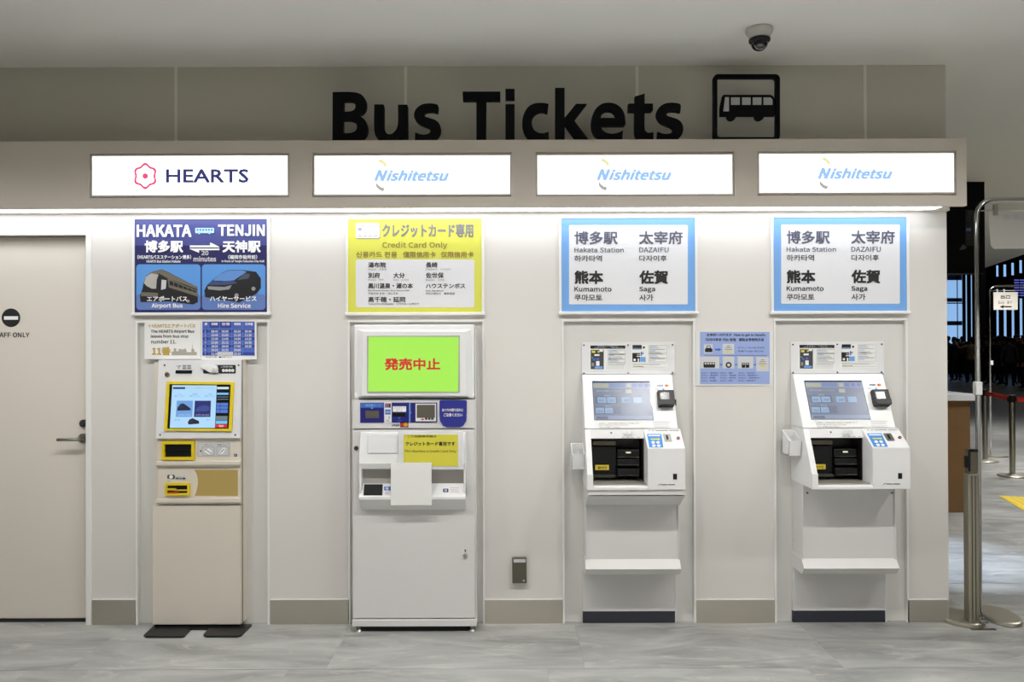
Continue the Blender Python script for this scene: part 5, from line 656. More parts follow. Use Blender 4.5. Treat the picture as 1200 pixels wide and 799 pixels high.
for i, (a, b) in enumerate(bx):                      # recessed bay linings and their slim frames
    bm = new(); B(bm, a + .001, b - .001, 0.02, 0.10, 0.0, ZTOP - .001)
    w = struct('bay_lining', bm, bay_m)
    bm = new()
    B(bm, a - 0.004, a + 0.006, -0.006, 0.019, 0.0, ZTOP + 0.004); B(bm, b - 0.006, b + 0.004, -0.006, 0.019, 0.0, ZTOP + 0.004)
    B(bm, a + 0.006, b - 0.006, -0.006, 0.019, ZTOP - 0.006, ZTOP + 0.004)
    struct('trim_%d' % (i + 1), bm, trim_m)
# floor with individual tiles
bm = new(); B(bm, -6, 29, -8, 36, -0.3, -0.012)
floor = struct('floor', bm, mat('floor_screed', (120, 119, 115), 0.45, noise=0.05, nscale=2))
tile_me = {}
def tile(x0, y0, w=1.2, d=0.6):
    k = (w, d)
    if k not in tile_me:
        b_ = new(); B(b_, 0.0003, w - 0.0003, 0.0014, d - 0.0014, -0.012, 0.0)
        me = bpy.data.meshes.new('tile'); b_.to_mesh(me); b_.free(); me.materials.append(stone_m); tile_me[k] = me
    o = bpy.data.objects.new('tile', tile_me[k]); COL.objects.link(o); o.parent = floor; o.location = (x0, y0, 0)
for j in range(-4, 1):
    y0 = -0.56 + 0.6 * j
    off = 0.333 if j % 2 == 0 else 0.16
    for i in range(-4, 5): tile(off + 1.2 * i, y0)
for j in range(1, 17):
    y0 = -0.56 + 0.6 * j
    off = 0.333 if j % 2 == 0 else 0.16
    for i in range(1, 8):
        x = off + 1.2 * i
        if j == 1 or x + 1.2 > 2.36 and x < 0.70 * (y0 + 5) + 1.0: tile(x, y0)
bm = new(); B(bm, -6, 29, 9.642, 36, -0.012, 0.0); B(bm, 9.94, 29, -8, 9.64, -0.012, 0.0)
part('far_paving', bm, stone_m, floor)
# ceilings: low one over the ticket wall, high dark one over the far hall
bm = new(); prismXZ(bm, [(0, 0)] * 0 or [(-6, ZC), (-5.99, ZC + .15), (7.6, ZC + .15), (7.6, ZC)], -8, 5.4)
pts = [(-6, 5.4), (7.6, 5.4), (9.46, 10.8), (-6, 10.8)]
lo = [bm.verts.new((x, y, ZC)) for x, y in pts]; hi = [bm.verts.new((x, y, ZC + .15)) for x, y in pts]
bm.faces.new(lo); bm.faces.new(hi)
for i in range(4): bm.faces.new((lo[i], lo[(i + 1) % 4], hi[(i + 1) % 4], hi[i]))
bmesh.ops.recalc_face_normals(bm, faces=bm.faces)
struct('ceiling', bm, ceil_m)
far_blk = mat('dark_hall_paint', (14, 15, 17), 0.7)
bm = new(); B(bm, -6.2, 29.2, -8.2, 36.2, 7.0, 7.2); struct('ceiling_far', bm, far_blk)
shell = mat('hall_wall_paint', (190, 186, 178), 0.7)
bm = new(); B(bm, -6.2, -6.0, -8, 36, 0, 7); struct('wall_left', bm, shell)
bm = new(); B(bm, 29.0, 29.2, -8, 36, 0, 7); struct('wall_right', bm, far_blk)
bm = new(); B(bm, -6, 29, -8.2, -8.0, 0, 7); struct('wall_front', bm, shell)

# fascia over the machines with four sign recesses
FP_ = 0.18; ZB = ZZ(242.6, FP_)
SIGNS = [(107.3, 182.3, 336.7, 228.3), (368.3, 182, 597.4, 227.3), (629.8, 181.3, 858.4, 227.2), (890, 179.6, 1118.6, 225.2)]
sr = []
for (x0, y0, x1, y1) in SIGNS:
    ym = (y0 + y1) / 2; xm = (x0 + x1) / 2
    sr.append((XX(x0 - 2.2, ym, FP_), XX(x1 + 2.2, ym, FP_), ZZ(y1 + 2.6, FP_, xm), ZZ(y0 - 2.6, FP_, xm)))
zlo = min(r[2] for r in sr); zhi = max(r[3] for r in sr)
bm = new()
B(bm, WX0, WX1, -FP_, -0.001, zhi, ZF); B(bm, WX0, WX1, -FP_, -FP_ + 0.03, ZB, zlo)
B(bm, WX0, WX1, -0.03, -0.001, ZB + 0.002, zlo); B(bm, WX0, WX1, -FP_ + 0.03, -0.03, ZB + 0.03, zlo)
xs = [WX0] + [v for r in sr for v in r[:2]] + [WX1]
for i in range(0, len(xs), 2): B(bm, xs[i], xs[i + 1], -FP_, -0.001, zlo, zhi)
for r in sr: B(bm, r[0], r[1], -FP_ + 0.06, -0.001, zlo, zhi)
struct('fascia', bm, fascia_m)
# strip light in the underside of the fascia
SX0, SX1 = -4.4, XX(1118, 243, FP_) - 0.03
t = thing('strip_light', 'long white strip light running along the underside of the fascia', 'light', ((SX0 + SX1) / 2, -0.1, ZB))
bm = new(); B(bm, SX0, SX1, -FP_ + 0.031, -0.031, ZB + 0.014, ZB + 0.029); part('housing', bm, white_m, t)
bm = new(); B(bm, SX0 + 0.01, SX1 - 0.01, -FP_ + 0.036, -0.075, ZB + 0.001, ZB + 0.0135)
strip_m = mat('strip_diffuser', (246, 250, 255), 0.5, emit=8.6); part('diffuser', bm, strip_m, t)

# ---- lightbox signs
sign_face = mat('lit_sign_face', (255, 255, 255), 0.4, emit=1.9)
def backlit(n, rgb): return mat('backlit_' + n, rgb, 0.4, emit=1.0)
LBL = ['lit white sign reading HEARTS with a pink flower emblem above the left machine',
       'lit white sign above the green-screen machine, second from the left',
       'lit white sign below the word Tickets, third from the left',
       'lit white sign at the right end of the fascia, below the bus pictogram']
nb = backlit('pale_blue', (158, 200, 248)); ny = backlit('pale_yellow', (238, 232, 170)); ng = backlit('pale_brown', (176, 170, 168))
for i, ((x0, y0, x1, y1), r) in enumerate(zip(SIGNS, sr)):
    t = thing('lightbox_sign', LBL[i], 'sign', ((r[0] + r[1]) / 2, -FP_ + .03, r[2]), 'lit company signs on the fascia')
    bm = new()
    fx0, fx1, fz0, fz1 = XX(x0, y0, FP_), XX(x1, y0, FP_), ZZ(y1, FP_, (x0 + x1) / 2), ZZ(y0, FP_, (x0 + x1) / 2)
    e = 0.002
    for a in ((r[0] + e, r[1] - e, fz1, r[3] - e), (r[0] + e, r[1] - e, r[2] + e, fz0), (r[0] + e, fx0, fz0, fz1), (fx1, r[1] - e, fz0, fz1)):
        B(bm, a[0], a[1], -FP_ + 0.004, -FP_ + 0.035, a[2], a[3])
    part('sign_frame', bm, mat('sign_frame_paint', (188, 180, 170), 0.5), t)
    bm = new(); B(bm, fx0, fx1, -FP_ + 0.008, -FP_ + 0.03, fz0, fz1); part('lit_panel', bm, sign_face, t)
    P = Print(FP(FP_ - 0.008))
    if i == 0:
        hp = backlit('pink', (238, 78, 125)); hn = backlit('navy', (38, 44, 110))
        P.text('HEARTS', 194.5, 198, 291.5, 214.3, hn, 1, 'inter', 0.035)
        P.build('lettering', t)
        P = Print(FP(FP_ - 0.008)); cx, cy = 170.3, 206.3
        def flower(R0, amp, n=72): return [(cx + (R0 + amp * math.cos(6 * a)) * math.sin(a), cy - (R0 + amp * math.cos(6 * a)) * 1.08 * math.cos(a)) for a in [2 * math.pi * k / n for k in range(n)]]
        o_ = flower(13.2, 1.25); i_ = flower(10.6, 1.1)
        for k in range(72): P.poly([o_[k], o_[(k + 1) % 72], i_[(k + 1) % 72], i_[k]], hp, 1)
        P.build('emblem', t); P = Print(FP(FP_ - 0.008))
        P.poly([(cx + 3.6 * math.sin(math.pi / 3 * k), cy - 3.6 * math.cos(math.pi / 3 * k)) for k in range(6)], hp, 1)
        P.build('emblem', t)
    else:
        dx = [0, 0, 260.7, 519.6][i]; dy = [0, 0, -1.0, -2.4][i]
        P.text('N', 438.4 + dx, 198.8 + dy, 454.8 + dx, 212.5 + dy, nb, 1, 'cjk', 0.08, 0.35)
        P.text('ishitetsu', 452.5 + dx, 199 + dy, 526.5 + dx, 212.6 + dy, nb, 2, 'cjk', 0.07, 0.35)
        P.build('lettering', t)
        P = Print(FP(FP_ - 0.008))
        def arc(pts, m): P.poly([(430 + x / 10.9 + dx, 180 + y / 10.9 + dy) for x, y in pts], m, 1)
        arc([(143, 108), (158, 74), (180, 74), (205, 86), (232, 110), (251, 138), (251, 158), (237, 178), (222, 156), (198, 130), (172, 114)], ny); P.build('emblem', t)
        P = Print(FP(FP_ - 0.008)); arc([(127, 370), (145, 400), (185, 430), (228, 440), (212, 483), (185, 478), (150, 458), (124, 428), (113, 405)], ng); P.build('emblem', t)

# ---- black cut-out letters standing on the fascia
t = thing('lettering_sign', 'large black cut-out letters reading Bus Tickets standing on top of the fascia', 'sign', (XX(595, 165, .15), -0.14, ZF))
def smooth(pts, n=6):
    """outline through the points; a third value 1 marks a smooth point, the others are corners"""
    out = []; N = len(pts)
    P_ = [Vector((p[0], p[1])) for p in pts]; S = [len(p) > 2 for p in pts]
    for i in range(N):
        a, b = P_[i], P_[(i + 1) % N]
        if not S[i] and not S[(i + 1) % N]: out.append(a); continue
        ta = (b - P_[i - 1]) * .5 if S[i] else (b - a); tb = (P_[(i + 2) % N] - a) * .5 if S[(i + 1) % N] else (b - a)
        L = (b - a).length
        if ta.length > 0: ta = ta.normalized() * L
        if tb.length > 0: tb = tb.normalized() * L
        for k in range(n):
            t_ = k / n; out.append(a * (2 * t_**3 - 3 * t_**2 + 1) + ta * (t_**3 - 2 * t_**2 + t_) + b * (-2 * t_**3 + 3 * t_**2) + tb * (t_**3 - t_**2))
    return out
S_ = [(630, 375), (637, 300, 1), (628, 276), (590, 265, 1), (520, 260, 1), (440, 275, 1), (375, 325, 1), (350, 395, 1), (365, 450, 1), (410, 500, 1), (470, 528, 1), (520, 548, 1), (543, 577, 1), (528, 610, 1), (480, 625, 1), (420, 620, 1), (365, 600), (360, 700), (420, 706, 1), (500, 708, 1), (590, 690, 1), (645, 640, 1), (665, 570, 1), (648, 500, 1), (600, 455, 1), (540, 434, 1), (490, 417, 1), (470, 398, 1), (485, 372, 1), (530, 360, 1), (590, 364, 1)]
LET = [(380, [[(97, 128), (330, 128, 1), (425, 152, 1), (480, 215, 1), (492, 290, 1), (472, 355, 1), (410, 410), (475, 455, 1), (508, 550, 1), (490, 640, 1), (440, 685, 1), (370, 708), (95, 708)], [(228, 238), (300, 238, 1), (348, 250, 1), (365, 290, 1), (352, 332, 1), (318, 350, 1), (280, 356, 1), (228, 356)], [(222, 460), (300, 461, 1), (360, 483, 1), (383, 535, 1), (365, 582, 1), (325, 602, 1), (280, 608, 1), (222, 608)]]),
       (380, [[(585, 272), (690, 272), (700, 285), (700, 535, 1), (712, 585, 1), (735, 613, 1), (762, 622, 1), (800, 610, 1), (840, 568, 1), (861, 500, 1), (862, 275), (970, 275), (977, 290), (977, 706), (868, 706), (863, 665), (815, 698, 1), (740, 708, 1), (680, 706, 1), (640, 688, 1), (598, 635, 1), (583, 550, 1)]]),
       (450, [S_]),
       (535, [[(70, 122), (512, 122), (512, 230), (350, 230), (345, 706), (232, 706), (232, 230), (75, 230)]]),
       (535, [[(572, 270), (680, 270), (680, 706), (572, 706)], [(572, 90), (680, 90), (680, 215), (572, 215)]]),
       (600, [[(429, 268), (415, 378), (370, 362, 1), (318, 366, 1), (265, 397, 1), (236, 450, 1), (235, 515, 1), (257, 568, 1), (300, 600, 1), (350, 610, 1), (400, 602, 1), (428, 590), (434, 700), (340, 708, 1), (260, 705, 1), (200, 684, 1), (150, 622, 1), (125, 545, 1), (122, 460, 1), (141, 380, 1), (190, 302, 1), (260, 262, 1), (330, 254, 1), (390, 258, 1)]]),
       (640, [[(107, 78), (217, 78), (217, 430), (350, 265), (478, 265), (328, 460), (508, 706), (354, 706), (217, 512), (217, 706), (107, 706)]]),
       (680, [[(240, 527), (515, 527), (530, 508), (530, 470, 1), (515, 380, 1), (470, 305, 1), (400, 262, 1), (330, 252, 1), (250, 268, 1), (185, 320, 1), (145, 395, 1), (128, 480, 1), (135, 570, 1), (170, 640, 1), (230, 688, 1), (330, 706, 1), (430, 700, 1), (492, 682), (500, 578), (440, 605, 1), (370, 615, 1), (310, 605, 1), (262, 572, 1)], [(238, 430), (255, 385, 1), (290, 358, 1), (330, 350, 1), (370, 360, 1), (400, 388, 1), (413, 430)]]),
       (730, [[(140, 180), (255, 145), (255, 262), (352, 262), (352, 340), (340, 358), (255, 360), (255, 560, 1), (270, 590, 1), (300, 605, 1), (340, 600), (358, 598), (358, 698), (270, 706, 1), (200, 696, 1), (155, 660, 1), (138, 600, 1), (138, 360), (60, 358), (60, 270), (72, 262), (140, 262)]]),
       (730, [[(p[0] + 42, p[1] - 8) + tuple(p[2:]) for p in S_]])]
for ox, outs in LET:
    cu = bpy.data.curves.new('t', 'CURVE'); cu.dimensions = '2D'; cu.fill_mode = 'BOTH'; cu.extrude = .014
    for pts in outs:
        w_ = [V(ox + p.x / 9.99, 95 + p.y / 9.99, .155) for p in smooth(pts)]
        sp_ = cu.splines.new('POLY'); sp_.points.add(len(w_) - 1); sp_.use_cyclic_u = True
        for q_, v in zip(sp_.points, w_): q_.co = (v.x, max(v.z, ZF + .0006), 0, 1)
    o = bpy.data.objects.new('t', cu); me = o.to_mesh(); bm = new(); bm.from_mesh(me); o.to_mesh_clear(); bpy.data.objects.remove(o); bpy.data.curves.remove(cu)
    for v in bm.verts: v.co = Vector((v.co.x, -.141 - v.co.z, v.co.y))
    bmesh.ops.recalc_face_normals(bm, faces=bm.faces); part('letter', bm, black_s, t)

# ---- bus pictogram
t = thing('bus_pictogram', 'square black frame with a black bus silhouette, to the right of the big letters', 'sign', (XX(875, 165, .15), -0.14, ZF))
def zq(x, y): return (815 + x / 7.264, 70 + y / 7.264)
def solid(bm, pts, pf, th, mi=0):
    q = [V(x, y, pf) for x, y in pts]; prismXZ(bm, [(v.x, v.z) for v in q], -pf, -pf + th, mi)
bm = new(); o_ = rr(836, 86.8, 914.1, 164.6, 5.5, 6); i_ = rr(840.7, 91.4, 909.3, 160.6, 3.2, 6)
n = len(o_); qo = [V(x, y, .155) for x, y in o_]; qi = [V(x, y, .155) for x, y in i_]
for y_, flip in ((-.155, 0), (-.13, 1)):
    a = [bm.verts.new((v.x, y_, max(v.z, ZF + .0005))) for v in qo]; b = [bm.verts.new((v.x, y_, v.z)) for v in qi]
    for k in range(n): bm.faces.new((a[k], a[(k + 1) % n], b[(k + 1) % n], b[k]))
    if flip:
        for k in range(n): bm.faces.new((a[k], a[(k + 1) % n], pa[(k + 1) % n], pa[k])); bm.faces.new((b[k], b[(k + 1) % n], pb[(k + 1) % n], pb[k]))
    pa, pb = a, b
bmesh.ops.recalc_face_normals(bm, faces=bm.faces); part('square_frame', bm, black_s, t)
bm = new(); q0, q1 = V(840, 160.5, .14), V(910, 92, .14); B(bm, q0.x, q1.x, -.137, -.134, q0.z, q1.z); part('clear_sheet', bm, glassy('clear_acrylic', (235, 238, 235), 0.06), t)
bm = new(); body = [(205, 485), (205, 415), (225, 315), (238, 298), (640, 298), (664, 312), (673, 338), (673, 470), (665, 485), (585, 485), (572, 508), (548, 522), (520, 522), (502, 505), (496, 485), (345, 485), (334, 508), (312, 522), (285, 522), (268, 508), (260, 485)]
solid(bm, [zq(*p) for p in body], .145, .008); bus_o = part('bus_silhouette', bm, black_s, t)
bm = new(); wg = mat('pictogram_window', (176, 176, 176), 0.5)
for w in ([(252, 318), (285, 318), (285, 438), (238, 438)], [(303, 320), (378, 320), (378, 383), (303, 383)], [(397, 320), (470, 320), (470, 383), (397, 383)], [(488, 320), (562, 320), (562, 383), (488, 383)], [(580, 320), (640, 320), (656, 340), (656, 383), (580, 383)]):
    solid(bm, [zq(*p) for p in w], .147, .002)
part('bus_window', bm, wg, bus_o)

# ---- door
t = thing('door_1', 'cream staff door with steel lever handle at the left edge', 'door', (DX0 + .5, 0.05, 0)); t['kind'] = 'structure'; del t['category']
bm = new(); B(bm, DX0 + .01, DX1 - .003, 0.045, 0.085, 0.018, DZ - .004, .001); slab = part('door_leaf', bm, door_m, t)
bm = new(); B(bm, DX1, DX1 + 0.028, -0.008, 0.0, 0, DZ + 0.01); B(bm, DX0 - .028, DX1, -0.008, 0.0, DZ, DZ + 0.012); part('door_frame', bm, trim_m, t)
bm = new(); B(bm, DX0, DX1, 0.04, 0.089, 0.0, 0.012); part('threshold', bm, mat('dark_threshold', (40, 40, 42), .5), t)
hp_ = -0.045
bm = new(); c = V(98.3, 513.2, hp_); cyl(bm, (c.x, 0.045, c.z), 0.026, -0.010, 'Y'); lev = part('door_handle', bm, chrome2, t)
bm = new(); tube(bm, [(c.x, .035, c.z), (c.x, -.01, c.z), (c.x - .012, -.02, c.z), (c.x - .03, -.022, c.z), (XX(67.5, 513, .02), -.022, c.z)], 0.0095); part('lever', bm, chrome2, lev)
bm = new(); c = V(98.6, 496, hp_); cyl(bm, (c.x, 0.045, c.z), 0.021, -0.010, 'Y'); cyl(bm, (c.x, 0.035, c.z), 0.010, -0.006, 'Y'); part('keyhole_plate', bm, dgrey, t)
P = Print(FP(hp_)); P.circ(13, 372.3, 10.9, K, 1, n=40); P.rect(4.9, 370.5, 21.4, 374.6, WH, 2); P.text('STAFF ONLY', -9.5, 389.4, 34.7, 395.3, K, 1, 'cjk', .03); P.build('door_sign', t)

# ---- stainless kick plates
for a, b in ((108, 158.5), (317, 409), (568, 659), (816, 907.5), (1064, 1110.5)):
    bm = new(); z1 = ZZ(703, 0.006, (a + b) / 2); B(bm, XX(a, 715, .006), XX(b, 715, .006) + (.004 if b > 1100 else 0), -0.006, -0.0005, 0.0005, z1); o = struct('baseboard_back', bm, steel_m)
    bm = new(); B(bm, XX(a, 715, .006), XX(b, 715, .006), -0.0075, -0.0005, z1, z1 + .004); part('top_edge', bm, trim_m, o)

# ================================================================== POSTERS
def poster(i, x0, y0, x1, y1, label, pm, cat='poster'):
    xm = (x0 + x1) / 2
    t = thing('framed_poster', label, cat, (XX(xm, y1), -.01, ZZ(y1 + 4, .02)))
    bm = new(); pf = .024
    a0, a1 = XX(x0 - 2.6, y1, pf), XX(x1 + 2.8, y1, pf); c0, c1 = XX(x0, y1, pf), XX(x1, y1, pf)
    z0, z1, w0, w1 = ZZ(y1 + 3.4, pf, xm), ZZ(y0 - 1.8, pf, xm), ZZ(y1, pf, xm), ZZ(y0, pf, xm)
    B(bm, a0, a1, -pf, -.0005, w1, z1); B(bm, a0 - .004, a1 + .004, -pf - .006, -.0005, z0, w0, .002); B(bm, a0, c0, -pf, -.0005, w0, w1); B(bm, c1, a1, -pf, -.0005, w0, w1)
    part('frame', bm, trim_m, t)
    bm = new(); B(bm, c0, c1, -.019, -.0005, w0, w1); part('sheet', bm, pm, t)
    return t
PP = .019
# 1 navy poster
t = poster(0, 157.4, 256.6, 312.9, 366, 'navy framed poster of HAKATA and TENJIN with bus and van pictures', mat('navy_poster', (42, 50, 128), .5, spec=1.0))
s5 = lambda x, y: (140 + x / 4.205, 240 + y / 4.205)
def T5(P, s, x0, y0, x1, y1, m, **k): P.text(s, *s5(x0, y0), *s5(x1, y1), m, **k)
P = Print(FP(PP))
P.rect(*s5(76, 200), *s5(726, 530), ink('deep_navy', (30, 28, 90)), 0)
pb = ink('poster_blue', (90, 150, 220)); pb2 = ink('poster_grey_blue', (96, 124, 186))
for (a, b) in ((83, 400), (407, 720)):
    P.rrect(*s5(a, 293), *s5(b, 517), 4, pb, 1)
    q = rr(*s5(a, 440), *s5(b, 517), 4)
    P.poly(q, pb2, 2)
P.build('printed_panel', t)
P = Print(FP(PP), 4)
s5b = lambda x, y: (150 + x / 7.059, 305 + y / 7.059)
def pl(pts, m, l): P.poly([s5b(*p) for p in pts], m, l)
# coach seen from its front corner
bz = ink('coach_bronze', (112, 106, 92)); bz2 = ink('coach_light', (176, 174, 168)); vd = ink('vehicle_black', (22, 22, 26))
pl([(130, 190), (150, 130), (200, 95), (280, 75), (330, 95), (575, 220), (580, 345), (540, 365), (330, 340), (105, 345), (100, 290), (120, 240)], vd, 0)
pl([(160, 125), (200, 98), (280, 78), (330, 98), (572, 218), (575, 240), (460, 195), (330, 150), (260, 110)], bz, 1)
pl([(135, 190), (150, 135), (195, 108), (255, 118), (240, 160), (235, 235), (200, 235), (160, 215)], bz2, 2)
pl([(280, 160), (320, 165), (315, 235), (275, 245)], LG, 2)
pl([(330, 150), (575, 250), (577, 300), (480, 268), (340, 225)], bz, 2)
for k in range(6): pl([(345 + 38 * k, 166 + 15 * k), (378 + 38 * k, 180 + 15 * k), (378 + 38 * k, 214 + 11 * k), (345 + 38 * k, 203 + 11 * k)], vd, 3)
pl([(112, 262), (250, 270), (250, 300), (108, 296)], bz, 2)
for k in (300, 500): P.circ(*s5b(k, 318 + (k - 300) * .1), 3.4, vd, 3); P.circ(*s5b(k, 318 + (k - 300) * .1), 1.8, GR, 4)
P.build('bus_picture', t)
P = Print(FP(PP), 4)
vb = ink('van_blue', (96, 140, 205))
pl([(632, 250), (655, 205), (700, 165), (775, 105), (830, 82), (950, 80), (1060, 95), (1100, 150), (1100, 230), (1065, 275), (920, 350), (870, 340), (640, 305)], vd, 0)
pl([(705, 165), (770, 110), (830, 86), (950, 84), (985, 95), (930, 130), (880, 165), (760, 178)], vb, 1)
pl([(665, 200), (700, 170), (880, 170), (905, 190), (800, 205), (690, 205)], ink('van_bonnet', (60, 76, 120)), 1)
pl([(660, 215), (800, 220), (860, 205), (840, 240), (760, 250), (665, 240)], GR, 2)
pl([(905, 165), (960, 110), (1010, 112), (1000, 150)], ink('van_glass', (70, 80, 96)), 2)
for (x, y) in ((900, 290), (1040, 235)): P.circ(*s5b(x, y), 4.2, vd, 2); P.circ(*s5b(x, y), 2.4, GR, 3)
P.build('van_picture', t)
P = Print(FP(PP), 7)
T5(P, 'HAKATA', 86, 98, 357, 159, WH, bold=.05); T5(P, 'TENJIN', 487, 97, 718, 155, WH, bold=.05)
T5(P, '博多駅', 125, 175, 316, 236, WH, bold=.05); T5(P, '天神駅', 508, 175, 698, 236, WH, bold=.05)
T5(P, '（HEARTSバスステーション博多）', 90, 247, 355, 268, WH, bold=.03); T5(P, 'HEARTS Bus Station Hakata', 135, 272, 302, 285, WH, bold=.03)
T5(P, '（福岡市役所前）', 537, 247, 680, 268, WH, bold=.03); T5(P, 'In front of Tenjin Fukuoka City Hall', 505, 272, 715, 286, WH, bold=.03)
T5(P, '20', 405, 226, 440, 249, LG, bold=.05); T5(P, 'minutes', 366, 254, 478, 280, LG, bold=.05)
T5(P, 'エアポートバス', 137, 449, 336, 476, WH, bold=.03); T5(P, 'Airport Bus', 160, 485, 313, 512, WH, bold=.03)
T5(P, 'ハイヤーサービス', 447, 449, 677, 475, WH, bold=.03); T5(P, 'Hire Service', 487, 485, 648, 508, WH, bold=.03)
for q in ([(348, 200), (448, 200), (448, 185), (494, 207), (494, 210), (348, 210)], [(494, 215), (348, 215), (348, 218), (394, 237), (394, 224), (494, 224)]): P.poly([s5(*p) for p in q], WH, 1)
P.build('lettering', t)
P = Print(FP(PP), 7); pi = ink('pale_icon_blue', (170, 205, 245))
P.rrect(*s5(375, 114), *s5(468, 140), 1, pi, 1)
for k in range(6): P.rect(*s5(382 + k * 14, 119), *s5(391 + k * 14, 128), BL, 2)
for k in (395, 445): P.circ(*s5(k, 140), 1.3, pi, 1)
P.build('bus_icon', t)
# 2 yellow poster
t = poster(1, 407.8, 256.3, 564.7, 365.9, 'yellow framed credit card poster above the green-screen machine', mat('yellow_poster', (214, 214, 70), .5, spec=1.0))
s6 = lambda x, y: (395 + x / 5.705, 240 + y / 5.705)
P = Print(FP(PP)); P.rrect(*s6(125, 365), *s6(918, 685), 2.5, mat('poster_white', (222, 222, 226), .5, spec=1.0), 0); P.build('white_panel', t)
P = Print(FP(PP), 3)
P.rrect(*s6(128, 125), *s6(288, 228), 2, GR, 0); P.rrect(*s6(125, 121), *s6(284, 222), 2, WH, 1); P.rect(*s6(125, 143), *s6(284, 147), GR, 2)
P.rect(*s6(142, 155), *s6(165, 172), GR, 2)
for k in range(4): P.rect(*s6(140 + 35 * k, 205), *s6(165 + 35 * k, 210), GR, 2)
P.text('Card', *s6(182, 163), *s6(265, 195), GR, 2)
P.build('card_picture', t)
P = Print(FP(PP), 3)
def T6(s, x0, y0, x1, y1, m, **k): P.text(s, *s6(x0, y0), *s6(x1, y1), m, **k)
T6('クレジットカード専用', 302, 125, 912, 218, mat('ink_mid_grey', (128, 126, 130), .5), bold=.035)
br = ink('brown', (150, 126, 60)); T6('Credit Card Only', 303, 248, 737, 296, br, bold=.02); T6('신용카드 전용', 127, 312, 402, 352, br, bold=.03); T6('僅限信用卡', 440, 312, 660, 352, br, bold=.03); T6('仅限信用卡', 693, 312, 913, 352, br, bold=.03)
for s, x0, y0, x1, y1 in (('湯布院', 208, 383, 327, 420), ('長崎', 593, 383, 672, 420), ('別府', 208, 453, 287, 490), ('大分', 376, 453, 453, 490), ('佐世保', 593, 453, 713, 490), ('黒川温泉・瀬の本', 208, 523, 508, 560), ('ハウステンボス', 593, 525, 857, 558), ('高千穂・延岡', 208, 614, 457, 652)):
    T6(s, x0, y0, x1, y1, DK, bold=.035)
for s, x0, y0, x1, y1 in (('Yufuin　유후인', 208, 425, 330, 438), ('Nagasaki　나가사키', 593, 425, 757, 438), ('Beppu　벳푸', 208, 495, 312, 508), ('Oita　오이타', 376, 495, 480, 508), ('Sasebo　사세보', 593, 495, 720, 508), ('Kurokawa Onsen Spa/Senomoto', 208, 567, 485, 580), ('구로카와 온천・세노모토', 208, 586, 408, 600), ('Huis Ten Bosch', 593, 567, 713, 580), ('하우스텐보스　豪斯登堡', 593, 586, 788, 600), ('Takachiho/Nobeoka　다카치호・노베오카', 208, 655, 548, 670)):
    T6(s, x0, y0, x1, y1, GR if y0 < 510 else DK, bold=.01)
P.build('lettering', t)
# 3, 4 blue posters
def blue_poster(x0, y0, x1, y1, ox, oy, dy, label):
    t = poster(2, x0, y0, x1, y1, label, mat('blue_poster', (104, 160, 222), .5, spec=1.0))
    s = lambda x, y: (ox + x / 5.705, oy + y / 5.705)
    P = Print(FP(PP)); P.rrect(*s(125, 135), *s(918, 665), 1.5, mat('poster_white', (222, 222, 226), .5, spec=1.0), 0); P.build('white_panel', t)
    P = Print(FP(PP), 3)
    for w, a, b, c, d, m, bo in (('博多駅', 160, 176, 450, 265, GR, .03), ('太宰府', 592, 174, 884, 265, GR, .03), ('Hakata Station', 160, 284, 490, 318, GR, .02), ('DAZAIFU', 593, 284, 790, 318, GR, .02),
                                 ('하카타역', 160, 337, 345, 380, DK, .02), ('다자이후', 593, 337, 778, 378, DK, .02), ('熊本', 160, 438, 354, 530, K, .045), ('佐賀', 593, 437, 788, 530, K, .045),
                                 ('Kumamoto', 160, 547, 408, 580, K, .03), ('Saga', 593, 547, 700, 588, K, .03), ('쿠마모토', 160, 598, 347, 642, DK, .03), ('사가', 593, 598, 688, 642, DK, .03)):
        P.text(w, *s(a, b), *s(c, d), mat('ink_slate', (88, 90, 108), .5) if m is GR else m, bold=bo)
    P.build('lettering', t)
blue_poster(658.1, 255.4, 815, 364.8, 645, 240, 0, 'blue-bordered station name poster, the left of the two, above the third machine')
blue_poster(906.9, 254.5, 1063.3, 364.4, 893.5, 239.3, 0, 'blue-bordered station name poster, the right of the two, nearest the end of the wall')

# ================================================================== MACHINE 1
t = m1 = thing('ticket_machine', 'narrow cream ticket machine with yellow framed touchscreen, leftmost of the row', 'ticket machine', (XX(232, 733, 0), -.03, 0))
XL, XR = XX(178.5, 600, .064), XX(281.8, 600, .064)
bm = new(); zb = .022
B(bm, XL, XR, -.064, .019, zb, ZZ(592, .064, 230), .002)
low = part('lower_cabinet', bm, cream_m, m1)
XP = XX(183.6, 500, .07)
bm = new(); B(bm, XL, XR, -.040, .019, ZZ(592, .064, 230), ZZ(424, .04, 230)); part('upper_body', bm, cream_m, m1)
bm = new(); B(bm, XR - .001, XR + .004, -.050, .019, zb, ZZ(421.5, .05, 285), .001); part('side_edge', bm, cream_m, m1)
bm = new(); B(bm, XR + .0045, XR + .0065, -.0515, -.047, zb, ZZ(421.5, .05, 285)); part('side_gap_strip', bm, mat('side_dark', (50, 50, 54), .5), m1)  # dark strip standing in for the dark gap down the side
bm = new(); B(bm, XL + .01, XR - .01, -.055, .019, .006, zb); part('plinth', bm, matte_blk, m1)
def ledge(ya, yb):
    bm = new(); xa, xb = XX(183, ya, .07), XX(284.5, ya, .07); xa = XP; xb = XR + .002
    prismX(bm, [(.0, ZZ(yb, .07, 230)), (.066, ZZ(yb, .07, 230)), (.080, ZZ(yb - 2.5, .08, 230)), (.080, ZZ(ya + 1.2, .08, 230)), (.066, ZZ(ya, .066, 230)), (.0, ZZ(ya, .066, 230))], xa, xb)
    part('ridge', bm, cream_m, m1)
ledge(539.8, 547); ledge(583.5, 591)
